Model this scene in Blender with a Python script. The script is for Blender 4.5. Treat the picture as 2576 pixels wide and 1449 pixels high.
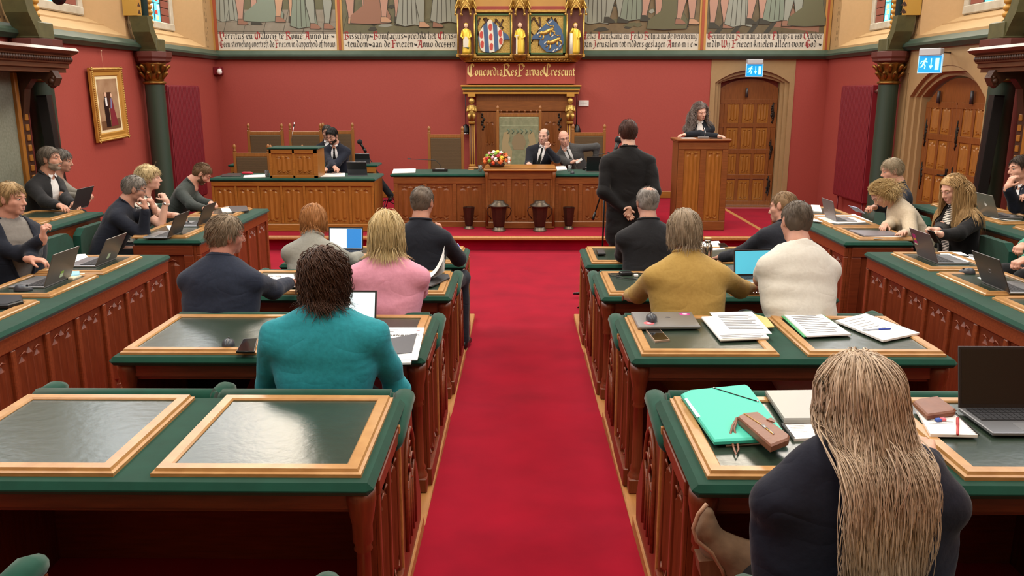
import bpy, bmesh, math, random
import numpy as np
from mathutils import Vector, Matrix, Euler
for _o in list(bpy.data.objects): bpy.data.objects.remove(_o)
S = bpy.context.scene
COL = S.collection
R = math.radians
# ------------------------------------------------------------------ camera
F_PX, PX_W, PX_H, CAM_H = 2117.0, 2576.0, 1449.0, 2.2
PITCH = math.atan((724.5-230)/F_PX); YAW = math.atan(22/F_PX*math.cos(PITCH))
cd_ = bpy.data.cameras.new('camera'); cam = bpy.data.objects.new('camera', cd_); COL.objects.link(cam)
cam.location = (0,0,CAM_H); cam.rotation_euler = (math.pi/2-PITCH, 0, YAW)
cd_.sensor_width = 36; cd_.lens = F_PX/PX_W*36; cd_.clip_start = .05; cd_.clip_end = 100
S.camera = cam
# ------------------------------------------------------------------ world, lights, exposure
S.view_settings.view_transform = 'Standard'; S.view_settings.look = 'None'
S.view_settings.gamma = 1; S.view_settings.use_curve_mapping = False
S.view_settings.exposure = 0.72
W = bpy.data.worlds.new('sky'); S.world = W; W.use_nodes = True
W.node_tree.nodes['Background'].inputs[0].default_value = (.75,.86,1,1)
W.node_tree.nodes['Background'].inputs[1].default_value = 1.6
def area(name, loc, look, sx, sy, power, col):
    l = bpy.data.lights.new(name,'AREA'); l.shape='RECTANGLE'; l.size=sx; l.size_y=sy; l.energy=power; l.color=col
    o = bpy.data.objects.new(name,l); COL.objects.link(o); o.location = loc
    o.rotation_euler = (Vector(look)-Vector(loc)).to_track_quat('-Z','Y').to_euler()
    return o
DAY=(.93,.97,1.0); WARM=(1.0,.87,.70)
for sx in (-1,1):
    for yy in (-.8,2.2,5.2,8.2,11.3,14.35):       # the tall side windows, one per bay, above the frame of the picture
        area('window_daylight',(sx*5.55,yy,5.3),(0,yy-.3,1.5),1.5,3.6,80,DAY)
area('end_wall_added_light',(0,16.0,7.3),(0,4,.8),3.2,2.0,150,DAY)  # unseen light added high on the end wall, for desks and blotter reflections
for sx in (-1,1):                                  # warm lights added in the upper end-wall corners, for the blotters' warm reflection
    area('corner_added_light',(sx*4.5,15.7,6.7),(sx*1.5,5,.8),1.6,1.6,95,WARM)
for yy in (1.5,6.0,10.5):                         # warm fill added below the ceiling, no fixture in view
    area('overhead_added_light',(0,yy,8.3),(0,yy,0),3.2,1.6,210,WARM)
for xx in (-1.02,0,1.02):                          # picture lights over the gilded statues
    l=bpy.data.lights.new('statue_spot','SPOT'); l.energy=26; l.spot_size=R(32); l.spot_blend=.6; l.color=(1,.9,.55); l.shadow_soft_size=.04
    o=bpy.data.objects.new('statue_spot',l); COL.objects.link(o); o.location=(xx*1.0,14.6,5.2)
    o.rotation_euler=(Vector((xx,15.9,3.15))-Vector(o.location)).to_track_quat('-Z','Y').to_euler()
# ------------------------------------------------------------------ pixel -> place helpers
_cp,_sp,_cy,_sy = math.cos(PITCH),math.sin(PITCH),math.cos(YAW),math.sin(YAW)
def ray(x,y):
    a=(x-1288.)/F_PX; b=(y-724.5)/F_PX
    dx=a; dy=_cp-b*_sp; dz=-_sp-b*_cp
    return (dx*_cy-dy*_sy, dx*_sy+dy*_cy, dz)
def onZ(x,y,z):
    r=ray(x,y); t=(z-CAM_H)/r[2]; return Vector((r[0]*t,r[1]*t,z))
def onY(x,y,Yv):
    r=ray(x,y); t=Yv/r[1]; return Vector((r[0]*t,Yv,CAM_H+r[2]*t))
def onX(x,y,Xv):
    r=ray(x,y); t=Xv/r[0]; return Vector((Xv,r[1]*t,CAM_H+r[2]*t))
# ------------------------------------------------------------------ materials
def lin(c):
    if isinstance(c,str):
        c=c.lstrip('#'); c=[int(c[i:i+2],16)/255 for i in (0,2,4)]
        c=[x/12.92 if x<=.04045 else ((x+.055)/1.055)**2.4 for x in c]
    return (c[0],c[1],c[2],1)
def dark(c,k): c=lin(c); return (c[0]*k,c[1]*k,c[2]*k)
MATS={}
def mat(name,col,rough=.6,metal=0,kind='plain',col2=None,scale=8.,bump=.15,sheen=0,emit=0,spec=.5,stretch=(1,1,1),coat=0,trans=0,amount=.5):
    if name in MATS: return MATS[name]
    m=bpy.data.materials.new(name); m.use_nodes=True; nt=m.node_tree; N=nt.nodes; L=nt.links
    b=N['Principled BSDF']; b.inputs['Base Color'].default_value=lin(col)
    b.inputs['Roughness'].default_value=rough; b.inputs['Metallic'].default_value=metal
    b.inputs['Specular IOR Level'].default_value=spec
    if sheen: b.inputs['Sheen Weight'].default_value=sheen; b.inputs['Sheen Roughness'].default_value=.45
    if coat: b.inputs['Coat Weight'].default_value=coat; b.inputs['Coat Roughness'].default_value=.12
    if trans: b.inputs['Transmission Weight'].default_value=trans
    if emit: b.inputs['Emission Color'].default_value=lin(col); b.inputs['Emission Strength'].default_value=emit
    if kind!='plain':
        tc=N.new('ShaderNodeTexCoord'); mp=N.new('ShaderNodeMapping'); L.new(tc.outputs['Object'],mp.inputs[0])
        mp.inputs['Scale'].default_value=stretch
        no=N.new('ShaderNodeTexNoise'); no.inputs['Scale'].default_value=scale; no.inputs['Detail'].default_value=5
        L.new(mp.outputs[0],no.inputs['Vector'])
        fac=no.outputs['Fac']
        if kind=='stripe':
            w=N.new('ShaderNodeTexWave'); w.wave_type='BANDS'; w.bands_direction='Z'; w.inputs['Scale'].default_value=scale
            w.inputs['Distortion'].default_value=1.2; w.inputs['Detail'].default_value=2; w.inputs['Detail Scale'].default_value=3
            L.new(mp.outputs[0],w.inputs['Vector']); fac=w.outputs['Fac']
        if kind=='hair':
            g=N.new('ShaderNodeNewGeometry'); mx=N.new('ShaderNodeMath'); mx.operation='ADD'
            L.new(g.outputs['Random Per Island'],mx.inputs[0]); 
            mu=N.new('ShaderNodeMath'); mu.operation='MULTIPLY'; mu.inputs[1].default_value=.8; L.new(no.outputs['Fac'],mu.inputs[0]); L.new(mu.outputs[0],mx.inputs[1])
            m2=N.new('ShaderNodeMath'); m2.operation='MULTIPLY'; m2.inputs[1].default_value=.56; L.new(mx.outputs[0],m2.inputs[0]); fac=m2.outputs[0]
        if col2 is not None:
            cr=N.new('ShaderNodeValToRGB'); e=cr.color_ramp.elements
            e[0].position=.5-amount*.5; e[1].position=.5+amount*.5; e[0].color=lin(col2); e[1].color=lin(col)
            L.new(fac,cr.inputs[0]); L.new(cr.outputs[0],b.inputs['Base Color'])
        if bump:
            bp=N.new('ShaderNodeBump'); bp.inputs['Strength'].default_value=bump; bp.inputs['Distance'].default_value=.01
            L.new(fac,bp.inputs['Height']); L.new(bp.outputs[0],b.inputs['Normal'])
    MATS[name]=m; return m
def wood(name,c,c2,rough=.38,stretch=(14,14,1.2),scale=5.,bump=.06): return mat(name,c,rough,0,'noise',c2,scale,bump,stretch=stretch,amount=.75)
M_oak   = wood('oak','#a8702c','#80501a')                       # honey oak of the front desks, grain upright
M_oakh  = wood('oak_across','#a8702c','#80501a',stretch=(1.2,14,14))
M_oak2  = wood('brown_oak','#8d5528','#653816')                 # the presidium desk
M_oak2h = wood('brown_oak_across','#8d5528','#653816',stretch=(1.2,14,14))
M_red   = wood('red_brown_wood','#833f22','#5d2713')            # member benches
M_redh  = wood('red_brown_wood_along','#8c4826','#632c16',stretch=(14,1.2,14))
M_redx  = wood('red_brown_wood_across','#833f22','#5d2713',stretch=(1.2,14,14))
M_frame = wood('light_oak','#bd925c','#9a6d3c',stretch=(3,3,10),rough=.33)
M_nose  = wood('pale_oak','#b9824a','#93612f',stretch=(10,1.2,10),rough=.45)
M_dark  = wood('dark_walnut','#4a2a18','#2c170c',rough=.45)
M_void  = mat('under_desk_board','#2a120b',.7)
M_velvet= mat('green_velvet','#0a4234',.85,0,'noise','#063226',9,.12,sheen=.12,spec=.2,amount=.7)
M_pad   = mat('green_velvet_pad','#0c4739',.85,0,'noise','#073529',12,.12,sheen=.2,spec=.2,amount=.7)
M_blot  = mat('green_leather','#2c3a2f',.27,0,'noise','#26332a',26,.10,spec=.55,amount=.6)
M_carpet= mat('red_carpet','#980a26',.95,0,'noise','#7c0720',2.6,.3,sheen=.05,spec=.1,amount=.6)
M_wall  = mat('red_wall','#a44b41',.62,0,'noise','#9c453d',30,.12,spec=.35,amount=.8)
M_rad   = mat('radiator_enamel','#7a1f2b',.4)
M_tan   = mat('tan_plaster','#b9976a',.7,0,'noise','#b09062',18,.06,amount=.9)
M_stone = mat('tan_stone','#a5895f',.7,0,'noise','#9a7f57',14,.08,amount=.9)
M_wstone= mat('white_stone','#cfc9b8',.7,0,'noise','#a9a08a',6,.2,amount=.6)
M_green = mat('green_paint','#3d5044',.45,0,'noise','#344638',6,.03)
M_dgreen= mat('dark_green_paint','#2f4136',.4)
M_olive = mat('olive_paint','#5b5a38',.5,0,'noise','#4a4a2e',10,.1)
M_gold  = mat('gilding','#cfae62',.36,.6,'noise','#a8843c',20,.25)
M_goldp = mat('gold_paint','#b98a3a',.45,.2)
M_bronze= mat('bronze_gilt','#6d4a22',.38,.8,'noise','#a0763a',18,.4)
M_mar   = mat('maroon_paint','#5a2a22',.5)
M_black = mat('black_plastic','#0c0c0e',.4)
M_blackm= mat('black_metal','#101012',.35,.4)
M_white = mat('white_paper','#e6e6e4',.75)
M_cream = mat('cream_paper','#e2d8bd',.8)
M_iron  = mat('dark_iron','#2b251f',.5,.6)
M_chrome= mat('chrome','#c9c9cc',.2,1)
M_alu   = mat('aluminium','#9b9da0',.35,.75)
M_dgrey = mat('dark_grey_metal','#4c4a4c',.4,.55)
M_key   = mat('keyboard_black','#1b1c1f',.55)
M_copper= mat('dark_copper','#4a2c20',.42,.55,'noise','#38211a',8,.05)
# ------------------------------------------------------------------ mesh builder
class MB:
    def __init__(s): s.v=[]; s.f=[]; s.m=[]; s.s=[]
    def add(s,vs,fs,mi=0,sm=False,M=None):
        n=len(s.v)
        if M is not None: vs=[tuple(M@Vector(p)) for p in vs]
        s.v.extend([tuple(p) for p in vs]); 
        for f in fs: s.f.append([i+n for i in f]); s.m.append(mi); s.s.append(sm)
        return s
    def box(s,x0,x1,y0,y1,z0,z1,b=0,mi=0,M=None):
        if x0>x1: x0,x1=x1,x0
        if y0>y1: y0,y1=y1,y0
        if z0>z1: z0,z1=z1,z0
        if b<=0:
            vs=[(x,y,z) for x in (x0,x1) for y in (y0,y1) for z in (z0,z1)]
            return s.add(vs,[(0,1,3,2),(4,6,7,5),(0,4,5,1),(2,3,7,6),(0,2,6,4),(1,5,7,3)],mi,False,M)
        b=min(b,(x1-x0)*.49,(y1-y0)*.49,(z1-z0)*.49)
        X=(x0,x1);Y=(y0,y1);Z=(z0,z1); vs=[];ix={}
        for i in (0,1):
            for j in (0,1):
                for k in (0,1):
                    bi=b if i==0 else -b; bj=b if j==0 else -b; bk=b if k==0 else -b
                    ix[i,j,k,0]=len(vs); vs.append((X[i],Y[j]+bj,Z[k]+bk))
                    ix[i,j,k,1]=len(vs); vs.append((X[i]+bi,Y[j],Z[k]+bk))
                    ix[i,j,k,2]=len(vs); vs.append((X[i]+bi,Y[j]+bj,Z[k]))
        fs=[]
        for i in (0,1): fs.append([ix[i,j,k,0] for j,k in ((0,0),(0,1),(1,1),(1,0))][::1 if i==0 else -1])
        for j in (0,1): fs.append([ix[i,j,k,1] for i,k in ((0,0),(1,0),(1,1),(0,1))][::1 if j==0 else -1])
        for k in (0,1): fs.append([ix[i,j,k,2] for i,j in ((0,0),(0,1),(1,1),(1,0))][::1 if k==0 else -1])
        for j in (0,1):
            for k in (0,1): fs.append([ix[0,j,k,1],ix[1,j,k,1],ix[1,j,k,2],ix[0,j,k,2]])
        for i in (0,1):
            for k in (0,1): fs.append([ix[i,0,k,0],ix[i,1,k,0],ix[i,1,k,2],ix[i,0,k,2]])
        for i in (0,1):
            for j in (0,1): fs.append([ix[i,j,0,0],ix[i,j,1,0],ix[i,j,1,1],ix[i,j,0,1]])
        for i in (0,1):
            for j in (0,1):
                for k in (0,1): fs.append([ix[i,j,k,0],ix[i,j,k,1],ix[i,j,k,2]])
        return s.add(vs,fs,mi,False,M)
    def prism(s,poly,axis,a,b,mi=0,M=None,sm=False):
        # poly in the two other axes (cyclic order kept x,y,z without axis)
        def P(u,v,w): return (w,u,v) if axis==0 else ((u,w,v) if axis==1 else (u,v,w))
        n=len(poly); vs=[P(u,v,a) for u,v in poly]+[P(u,v,b) for u,v in poly]
        s.add(vs,[list(range(n)),list(range(2*n-1,n-1,-1))],mi,False,M); 
        base=len(s.v)-2*n
        for i in range(n): s.f.append([base+i,base+(i+1)%n,base+n+(i+1)%n,base+n+i]); s.m.append(mi); s.s.append(sm)
        return s
    def tube(s,pts,rad,n=8,mi=0,cap=True,sm=True,flat=1.,up=(0,0,1),M=None):
        pts=[Vector(p) for p in pts]; k=len(pts)
        if not hasattr(rad,'__len__'): rad=[rad]*k
        vs=[];fs=[]; ref=Vector(up); pu=None
        for i in range(k):
            t=(pts[min(i+1,k-1)]-pts[max(i-1,0)])
            t=t.normalized() if t.length>1e-9 else Vector((0,0,1))
            if pu is None:
                a=ref if abs(t.dot(ref))<.95 else Vector((1,0,0))
                pu=(a-t*a.dot(t)).normalized()
            else:
                pu=pu-t*pu.dot(t)
                pu=pu.normalized() if pu.length>1e-6 else Vector((1,0,0))
            sd=t.cross(pu)
            for j in range(n):
                a=2*math.pi*j/n
                vs.append(pts[i]+sd*(math.cos(a)*rad[i])+pu*(math.sin(a)*rad[i]*flat))
        for i in range(k-1):
            for j in range(n): fs.append([i*n+j,i*n+(j+1)%n,(i+1)*n+(j+1)%n,(i+1)*n+j])
        if cap: fs.append(list(range(n))[::-1]); fs.append([(k-1)*n+j for j in range(n)])
        return s.add(vs,fs,mi,sm,M)
    def lathe(s,prof,n=16,c=(0,0,0),mi=0,sm=True,M=None,rot=0.):
        vs=[];fs=[];k=len(prof)
        for r,z in prof:
            for j in range(n):
                a=2*math.pi*j/n+rot; vs.append((c[0]+r*math.cos(a),c[1]+r*math.sin(a),c[2]+z))
        for i in range(k-1):
            for j in range(n): fs.append([i*n+j,i*n+(j+1)%n,(i+1)*n+(j+1)%n,(i+1)*n+j])
        fs.append(list(range(n))[::-1]); fs.append([(k-1)*n+j for j in range(n)])
        return s.add(vs,fs,mi,sm,M)
    def ball(s,c,r,n=10,m=7,mi=0,M=None,sc=(1,1,1)):
        prof=[(max(1e-4,r*math.sin(math.pi*i/m)),-r*math.cos(math.pi*i/m)) for i in range(m+1)]
        vs=[];fs=[]
        for rr,z in prof:
            for j in range(n):
                a=2*math.pi*j/n; vs.append((c[0]+rr*math.cos(a)*sc[0],c[1]+rr*math.sin(a)*sc[1],c[2]+z*sc[2]))
        for i in range(m):
            for j in range(n): fs.append([i*n+j,i*n+(j+1)%n,(i+1)*n+(j+1)%n,(i+1)*n+j])
        return s.add(vs,fs,mi,True,M)
    def mesh(s,name,mats):
        me=bpy.data.meshes.new(name); me.from_pydata(s.v,[],s.f)
        if not isinstance(mats,(list,tuple)): mats=[mats]
        for m in mats: me.materials.append(m)
        me.polygons.foreach_set('material_index',s.m); me.polygons.foreach_set('use_smooth',s.s)
        bm=bmesh.new(); bm.from_mesh(me); bmesh.ops.recalc_face_normals(bm,faces=bm.faces); bm.to_mesh(me); bm.free()
        me.update(); return me
    def build(s,name,mats,parent=None,M=None):
        return link(name,s.mesh(name,mats),parent,M)
def link(name,me,parent=None,M=None):
    o=bpy.data.objects.new(name,me); COL.objects.link(o)
    if parent is not None: o.parent=parent
    if M is not None: o.matrix_local=M
    return o
def tag(o,label=None,cat=None,group=None,kind=None):
    if label: o['label']=label
    if cat: o['category']=cat
    if group: o['group']=group
    if kind: o['kind']=kind
    return o
def thing(name,label,cat,loc=(0,0,0),rz=0,group=None):
    o=bpy.data.objects.new(name,None); COL.objects.link(o); o.location=loc; o.rotation_euler=(0,0,rz); o.empty_display_size=.1
    return tag(o,label,cat,group)
def struct(name,mb,mats,label=None):
    o=mb.build(name,mats); o['kind']='structure'
    if label: o['label']=label
    return o
def TR(loc=(0,0,0),rz=0,rx=0,ry=0,sc=(1,1,1)):
    return Matrix.Translation(loc)@Euler((rx,ry,rz)).to_matrix().to_4x4()@Matrix.Diagonal((*sc,1))
_cache={}
def linenfold(w,h):
    """carved panel in the x-z plane facing -y, origin bottom left: recessed field, upright folds with pointed ends"""
    key=('lf',round(w,3),round(h,3))
    if key in _cache: return _cache[key]
    b=MB(); b.box(0,w,0,.01,0,h)
    n=3; m=w*.12; ww=(w-2*m)/n
    for i in range(n):
        x0=m+i*ww; x1=x0+ww; xm=(x0+x1)/2; k=abs(i-(n-1)/2)/((n-1)/2)
        top=h-.035-.035*k*min(1,h/.5); bot=.03+.03*k*min(1,h/.5); t=min(.03,h*.06); d=-.020+.005*k
        for xa,xb,dd in ((x0+.004,xm,d),(xm,x1-.004,d)):
            pass
        vs=[(x0+.003,0,bot+t),(xm,d,bot),(x1-.003,0,bot+t),(x0+.003,0,top-t),(xm,d,top),(x1-.003,0,top-t),(xm,d,bot+t*.8),(xm,d,top-t*.8),(xm,0,bot-.006),(xm,0,top+.006)]
        b.add(vs,[(0,6,7,3),(6,2,5,7),(0,8,6),(8,2,6),(3,7,9),(7,5,9)],0)
    # the carved leaf ends near the top and bottom
    for z,sg in ((h-.028,1),(.024,-1)):
        for sx in (-1,1):
            b.tube([(w/2+sx*w*.10,-.006,z-sg*.035),(w/2+sx*w*.22,-.014,z-sg*.012),(w/2+sx*w*.36,-.012,z-sg*.028)],[.003,.006,.002],5,0)
    me=b.mesh('panel',[M_red]); _cache[key]=me; return me
def panel(parent,w,h,M,material,name='panel'):
    key=('lfm',round(w,3),round(h,3),material.name)
    if key not in _cache:
        me=linenfold(w,h).copy(); me.materials.clear(); me.materials.append(material); _cache[key]=me
    return link(name,_cache[key],parent,M)
def panelled_front(parent,x0,x1,z0,z1,y,n,material,matx,rail=.09,stile=.045,base=.10,M=None,name='front_board'):
    """board facing -y between x0,x1 with n carved panels; rails and stiles proud"""
    M=M or Matrix.Identity(4)
    b=MB(); b.box(x0,x1,y+.012,y+.04,z0,z1)
    b.box(x0,x1,y-.020,y+.02,z1-rail,z1,.006); b.box(x0,x1,y-.026,y+.02,z0,z0+base,.008)
    pw=(x1-x0-stile)/n
    for i in range(n+1):
        xc=x0+i*pw; b.box(xc,xc+stile,y-.018,y+.02,z0+base,z1-rail,.006)
    fb=b.build(name,[matx],parent,M)
    for i in range(n):
        panel(parent,pw-stile-.004,z1-rail-z0-base-.004,M@TR((x0+i*pw+stile+.002,y+.004,z0+base+.002)),material)
    return fb
# ------------------------------------------------------------------ the room
YB, XW, ZC, ZS = 16.2, 5.7, 2.78, .2      # end wall, side walls, underside of cornice, stage height
YR, ZTOP = -2.5, 8.6
def ramp(y): return max(0.,min(.26,(7.9-y)*.042))
b=MB(); ys=[YR,1.7,7.9,YB]; zs=[ramp(y) for y in ys]
for i in range(3): b.add([(-XW,ys[i],zs[i]),(XW,ys[i],zs[i]),(XW,ys[i+1],zs[i+1]),(-XW,ys[i+1],zs[i+1])],[(0,1,2,3)])
for i in range(3): b.add([(-XW,ys[i],-.1),(XW,ys[i],-.1),(XW,ys[i+1],-.1),(-XW,ys[i+1],-.1)],[(3,2,1,0)])
b.box(XW-.05,XW+.45,10.4,12.9,-.1,.001)
struct('floor',b,M_carpet,'deep red carpet on the aisle and the chamber floor')
b=MB(); b.box(-XW,3.58,11.78,YB,-.05,ZS); struct('stage_floor',b,M_carpet,'red carpeted dais one step above the floor')
b=MB(); b.box(-XW,3.60,11.70,11.80,ZS-.045,ZS+.004,.012); b.box(3.53,3.61,11.80,YB,ZS-.045,ZS+.004,.01)
struct('trim_1',b,M_nose,'oak nosing along the edge of the dais')
b=MB(); b.box(-XW,XW,YR,YR-.2,-.1,ZTOP); struct('wall_rear',b,M_tan)
b=MB(); b.box(-XW-.3,XW+.3,YR-.2,YB+.3,ZTOP,ZTOP+.2); struct('ceiling',b,mat('ceiling_boards','#6b5236',.7))
# end wall: red below, plaster above, an opening for the door
DX0,DX1=3.54,5.08
b=MB(); b.box(-XW-.3,DX0,YB,YB+.3,-.1,ZC+.1); b.box(DX1,XW+.3,YB,YB+.3,-.1,ZC+.1); b.box(DX0,DX1,YB+.28,YB+.4,-.1,ZC+.1); b.box(-XW-.3,XW+.3,YB,YB+.3,ZC+.1,ZTOP,mi=1)
struct('wall_back',b,[M_wall,M_tan],'red painted end wall with tan plaster above the cornice')
def side_wall(s,name):
    b=MB()
    def bx(y0,y1,z0,z1,mi=0,t=.3): b.box(s*XW,s*(XW+t),y0,y1,z0,z1,mi=mi)
    if s<0: bx(YR,YB,-.1,ZC+.1)
    else:
        bx(YR,10.12,-.1,ZC+.1); bx(13.05,YB,-.1,ZC+.1)
        bx(10.12,10.45,-.1,ZC+.1,2); bx(12.85,13.05,-.1,ZC+.1,2); bx(10.45,12.85,2.46,ZC+.1,2)
        b.box(s*(XW+.42),s*(XW+.5),10.3,13.0,-.1,2.7,mi=2)
    # plaster above, one splayed window niche per bay
    bays=[(13.0,YB,14.6),(9.9,13.0,11.45),(6.8,9.9,8.35)]
    zb=ZC+.1
    bx(YR,6.8,zb,ZTOP,1)
    for y0,y1,yc in bays:
        hw=1.16; bx(y0,yc-hw,zb,ZTOP,1); bx(yc+hw,y1,zb,ZTOP,1); bx(yc-hw,yc+hw,6.6,ZTOP,1)
        wi=.72; X0=s*XW; X1=s*(XW+.42); z0=2.98; z1=3.24; zt=6.6
        b.add([(X0,yc-hw,z0),(X0,yc+hw,z0),(X1,yc+wi,z1),(X1,yc-wi,z1)],[(0,1,2,3)],1)          # sloping sill
        b.add([(s*(XW+.20),yc-.93,3.08),(s*(XW+.20),yc+.93,3.08),(s*(XW+.20),yc+.93,3.125),(s*(XW+.20),yc-.93,3.125),(s*(XW+.3),yc-.93,3.125),(s*(XW+.3),yc+.93,3.125)],[(0,1,2,3),(3,2,5,4)],1)
        for e in (-1,1): b.add([(X0,yc+e*hw,z0),(X1,yc+e*wi,z1),(X1,yc+e*wi,zt),(X0,yc+e*hw,zt)],[(0,1,2,3)],1)
        b.add([(X1,yc-wi,z1),(X1,yc+wi,z1),(X1,yc+wi,zt),(X1,yc-wi,zt)],[(0,1,2,3)],3)
        bx(yc-hw,yc+hw,zb,z0,1)
    return struct(name,b,[M_wall,M_tan,M_stone,M_wstone],'red painted side wall with plaster window niches above')
side_wall(-1,'wall_left'); side_wall(1,'wall_right')
# windows in the niches
_st=[mat('glass_blue','#59c4dd',.2,emit=.9),mat('glass_yellow','#e8d27a',.2,emit=1.1),mat('glass_red','#b23a2c',.2,emit=.5),mat('glass_white','#e9f2f2',.2,emit=1.3)]
M_brick=mat('window_brick','#8d5040',.8); M_lead=mat('lead','#4a4a48',.5,.5)
wn=0
for s in (-1,1):
    for yc in (14.6,11.45,8.35):
        wn+=1; X1=s*(XW+.41)
        wb=MB(); 
        for e in (-1,1): wb.box(X1,X1-s*.05,yc+e*.72,yc+e*.60,3.22,6.6,.01)
        wb.box(X1,X1-s*.06,yc-.72,yc+.72,3.22,3.34,.015)
        root=struct('window_%d'%wn,wb,[M_wstone],'white stone framed window high in the side wall')
        rv=MB(); rr=random.Random(wn)
        for e in (-1,1):
            for k in range(26):
                z=3.34+k*.12; rv.box(X1-s*.005,X1-s*.022,yc+e*.59,yc+e*.27,z+.006,z+.114,.004)
        rv.build('brick_reveal',[M_brick],root)['kind']='stuff'
        for i in range(2):
            for k in range(10):
                pm=MB(); y0=yc-.25+i*.25; z=3.34+k*.30
                pm.box(X1-s*.006,X1-s*.012,y0+.008,y0+.242,z+.008,z+.292); pm.build('pane',[_st[3] if k%3==2 else _st[0]],root)
                q=MB()
                for t in range(3):
                    a=rr.random()*.12+.04; q.box(X1-s*.012,X1-s*.016,y0+a,y0+a+.09,z+.03+t*.085,z+.10+t*.085,mi=rr.choice([0,1,1,2]))
                q.build('stained_glass',[_st[2],_st[1],_st[3]],root)
        lm=MB()
        for i in range(3): lm.box(X1,X1-s*.02,yc-.25+i*.25-.008,yc-.25+i*.25+.008,3.34,6.5)
        lm.build('lead_bar',[M_lead],root)
# cornice, string lines
def cprof(p=.13): return [(0,ZC),(p*.55,ZC),(p*.75,ZC+.025),(p,ZC+.05),(p,ZC+.085),(p*.25,ZC+.16),(0,ZC+.165)]
b=MB(); b.prism([(YB-u,z) for u,z in cprof()],0,-XW,-1.13); b.prism([(YB-u,z) for u,z in cprof()],0,1.13,XW); struct('trim_2',b,M_green,'green moulded cornice along the end wall')
for i,s in enumerate((-1,1)):
    b=MB(); b.prism([(s*(XW-u),z) for u,z in cprof()],1,YR,YB); struct('trim_%d'%(3+i),b,M_green,'green moulded cornice along the side wall')
# dashed stencil lines on the plaster beside the niches
M_sten=mat('stencil_paint','#5e4a30',.7)
for i,s in enumerate((-1,1)):
    b=MB()
    for yc in (14.6,11.45,8.35):
        for e in (-1,1):
            for dy in (1.24,1.31):
                for k in range(20): 
                    z=2.98+k*.11; b.box(s*(XW-.002),s*(XW-.001),yc+e*dy-.006,yc+e*dy+.006,z,z+(.07 if k%3 else .03))
    o=struct('trim_%d'%(5+i),b,M_sten,'dashed stencil lines painted on the plaster')
# baseboards
b=MB(); b.box(-XW,DX0,YB-.02,YB,ZS,ZS+.13,.008); struct('baseboard_back',b,M_oakh)
# ------------------------------------------------------------------ wall columns
M_rib=mat('rib_ochre','#a8802e',.5)
def column(s,y,lab):
    c=thing('column',lab,'column',(s*5.5,y,0),group='green wall columns')
    b=MB(); b.lathe([(.20,0),(.20,.35),(.16,.42),(.145,.5),(.140,2.30),(.142,2.32)],20); b.build('shaft',[M_dgreen],c)
    b=MB(); b.lathe([(.145,2.30),(.165,2.315),(.165,2.335),(.145,2.35)],20); b.lathe([(.135,2.35),(.14,2.45),(.17,2.58),(.20,2.62)],16); b.build('neck_ring',[M_bronze],c)
    b=MB(); rr=random.Random(3)
    for row,(z,r,k) in enumerate(((2.42,.165,8),(2.52,.195,8))):
        for i in range(k):
            a=2*math.pi*(i+.5*row)/k
            cx,cyy=math.cos(a),math.sin(a)
            b.tube([(cx*(r-.05),cyy*(r-.05),z-.05),(cx*r,cyy*r,z+.02),(cx*(r+.035),cyy*(r+.035),z+.055),(cx*(r+.045),cyy*(r+.045),z+.03)],[.02,.03,.026,.012],6)
            b.ball((cx*(r+.03),cyy*(r+.03),z+.045),.026,6,4)
    b.build('leaf_capital',[M_bronze],c)
    b=MB(); b.lathe([(.20,2.61),(.26,2.64),(.26,2.67),(.28,2.70),(.28,2.77),(.20,2.78)],8,rot=math.pi/8,sm=False); b.build('abacus',[M_mar],c)
    # vault springer above: bracket, shaft, gilded rope, stencilled rib
    b=MB(); b.box(-.15,.15,-.15,.16,2.775,2.96,.012)
    A=[(-.149,2.80),(-.21,2.90),(-.31,3.04),(-.37,3.26)]; B_=[(-.06,2.965),(-.12,3.02),(-.18,3.11),(-.215,3.26)]
    for k in range(3): b.prism([A[k],A[k+1],B_[k+1],B_[k]],0,-.12,.14)
    b.build('springer_block',[M_olive],c)
    b=MB(); b.box(-.155,.155,-.155,-.02,2.82,2.90,.004); b.build('rosette_band',[M_goldp],c) if False else None
    b=MB(); b.tube([(s*.06,0,2.95),(s*.06,0,6.5)],.065,14); b.build('upper_shaft',[mat('teal_paint','#2f4d50',.4)],c)
    b=MB()
    for k in range(60): b.ball((s*.06,.17,2.98+k*.075),.062,10,6,sc=(1,1,.75))
    b.build('gilded_rope',[M_goldp],c)
    b=MB(); b.box(s*.0,s*.18,-.37,-.21,3.26,6.5); b.box(s*-.01,s*.19,-.39,-.37,3.26,6.5,mi=1); b.build('rib',[M_goldp,M_rib],c)
    b=MB()
    for k in range(30):
        z=3.29+k*.1; b.add([(s*-.002,-.34,z),(s*-.002,-.24,z),(s*-.002,-.29,z+.06)],[(0,1,2)])
        b.add([(-.1,-.3705,z),(.0,-.3705,z),(-.05,-.3705,z+.06)],[(0,1,2)])
    tag(b.build('stencil',[M_dark],c),kind='stuff')
    return c
column(-1,12.95,'dark green wall column with gilded leaf capital between framed portrait and radiator')
column(1,13.0,'dark green wall column with gilded leaf capital beside the double door')
column(-1,9.85,'dark green wall column half hidden by tall black loudspeaker near framed portrait')
column(1,9.95,'dark green wall column half hidden by tall black loudspeaker near double door')
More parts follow.
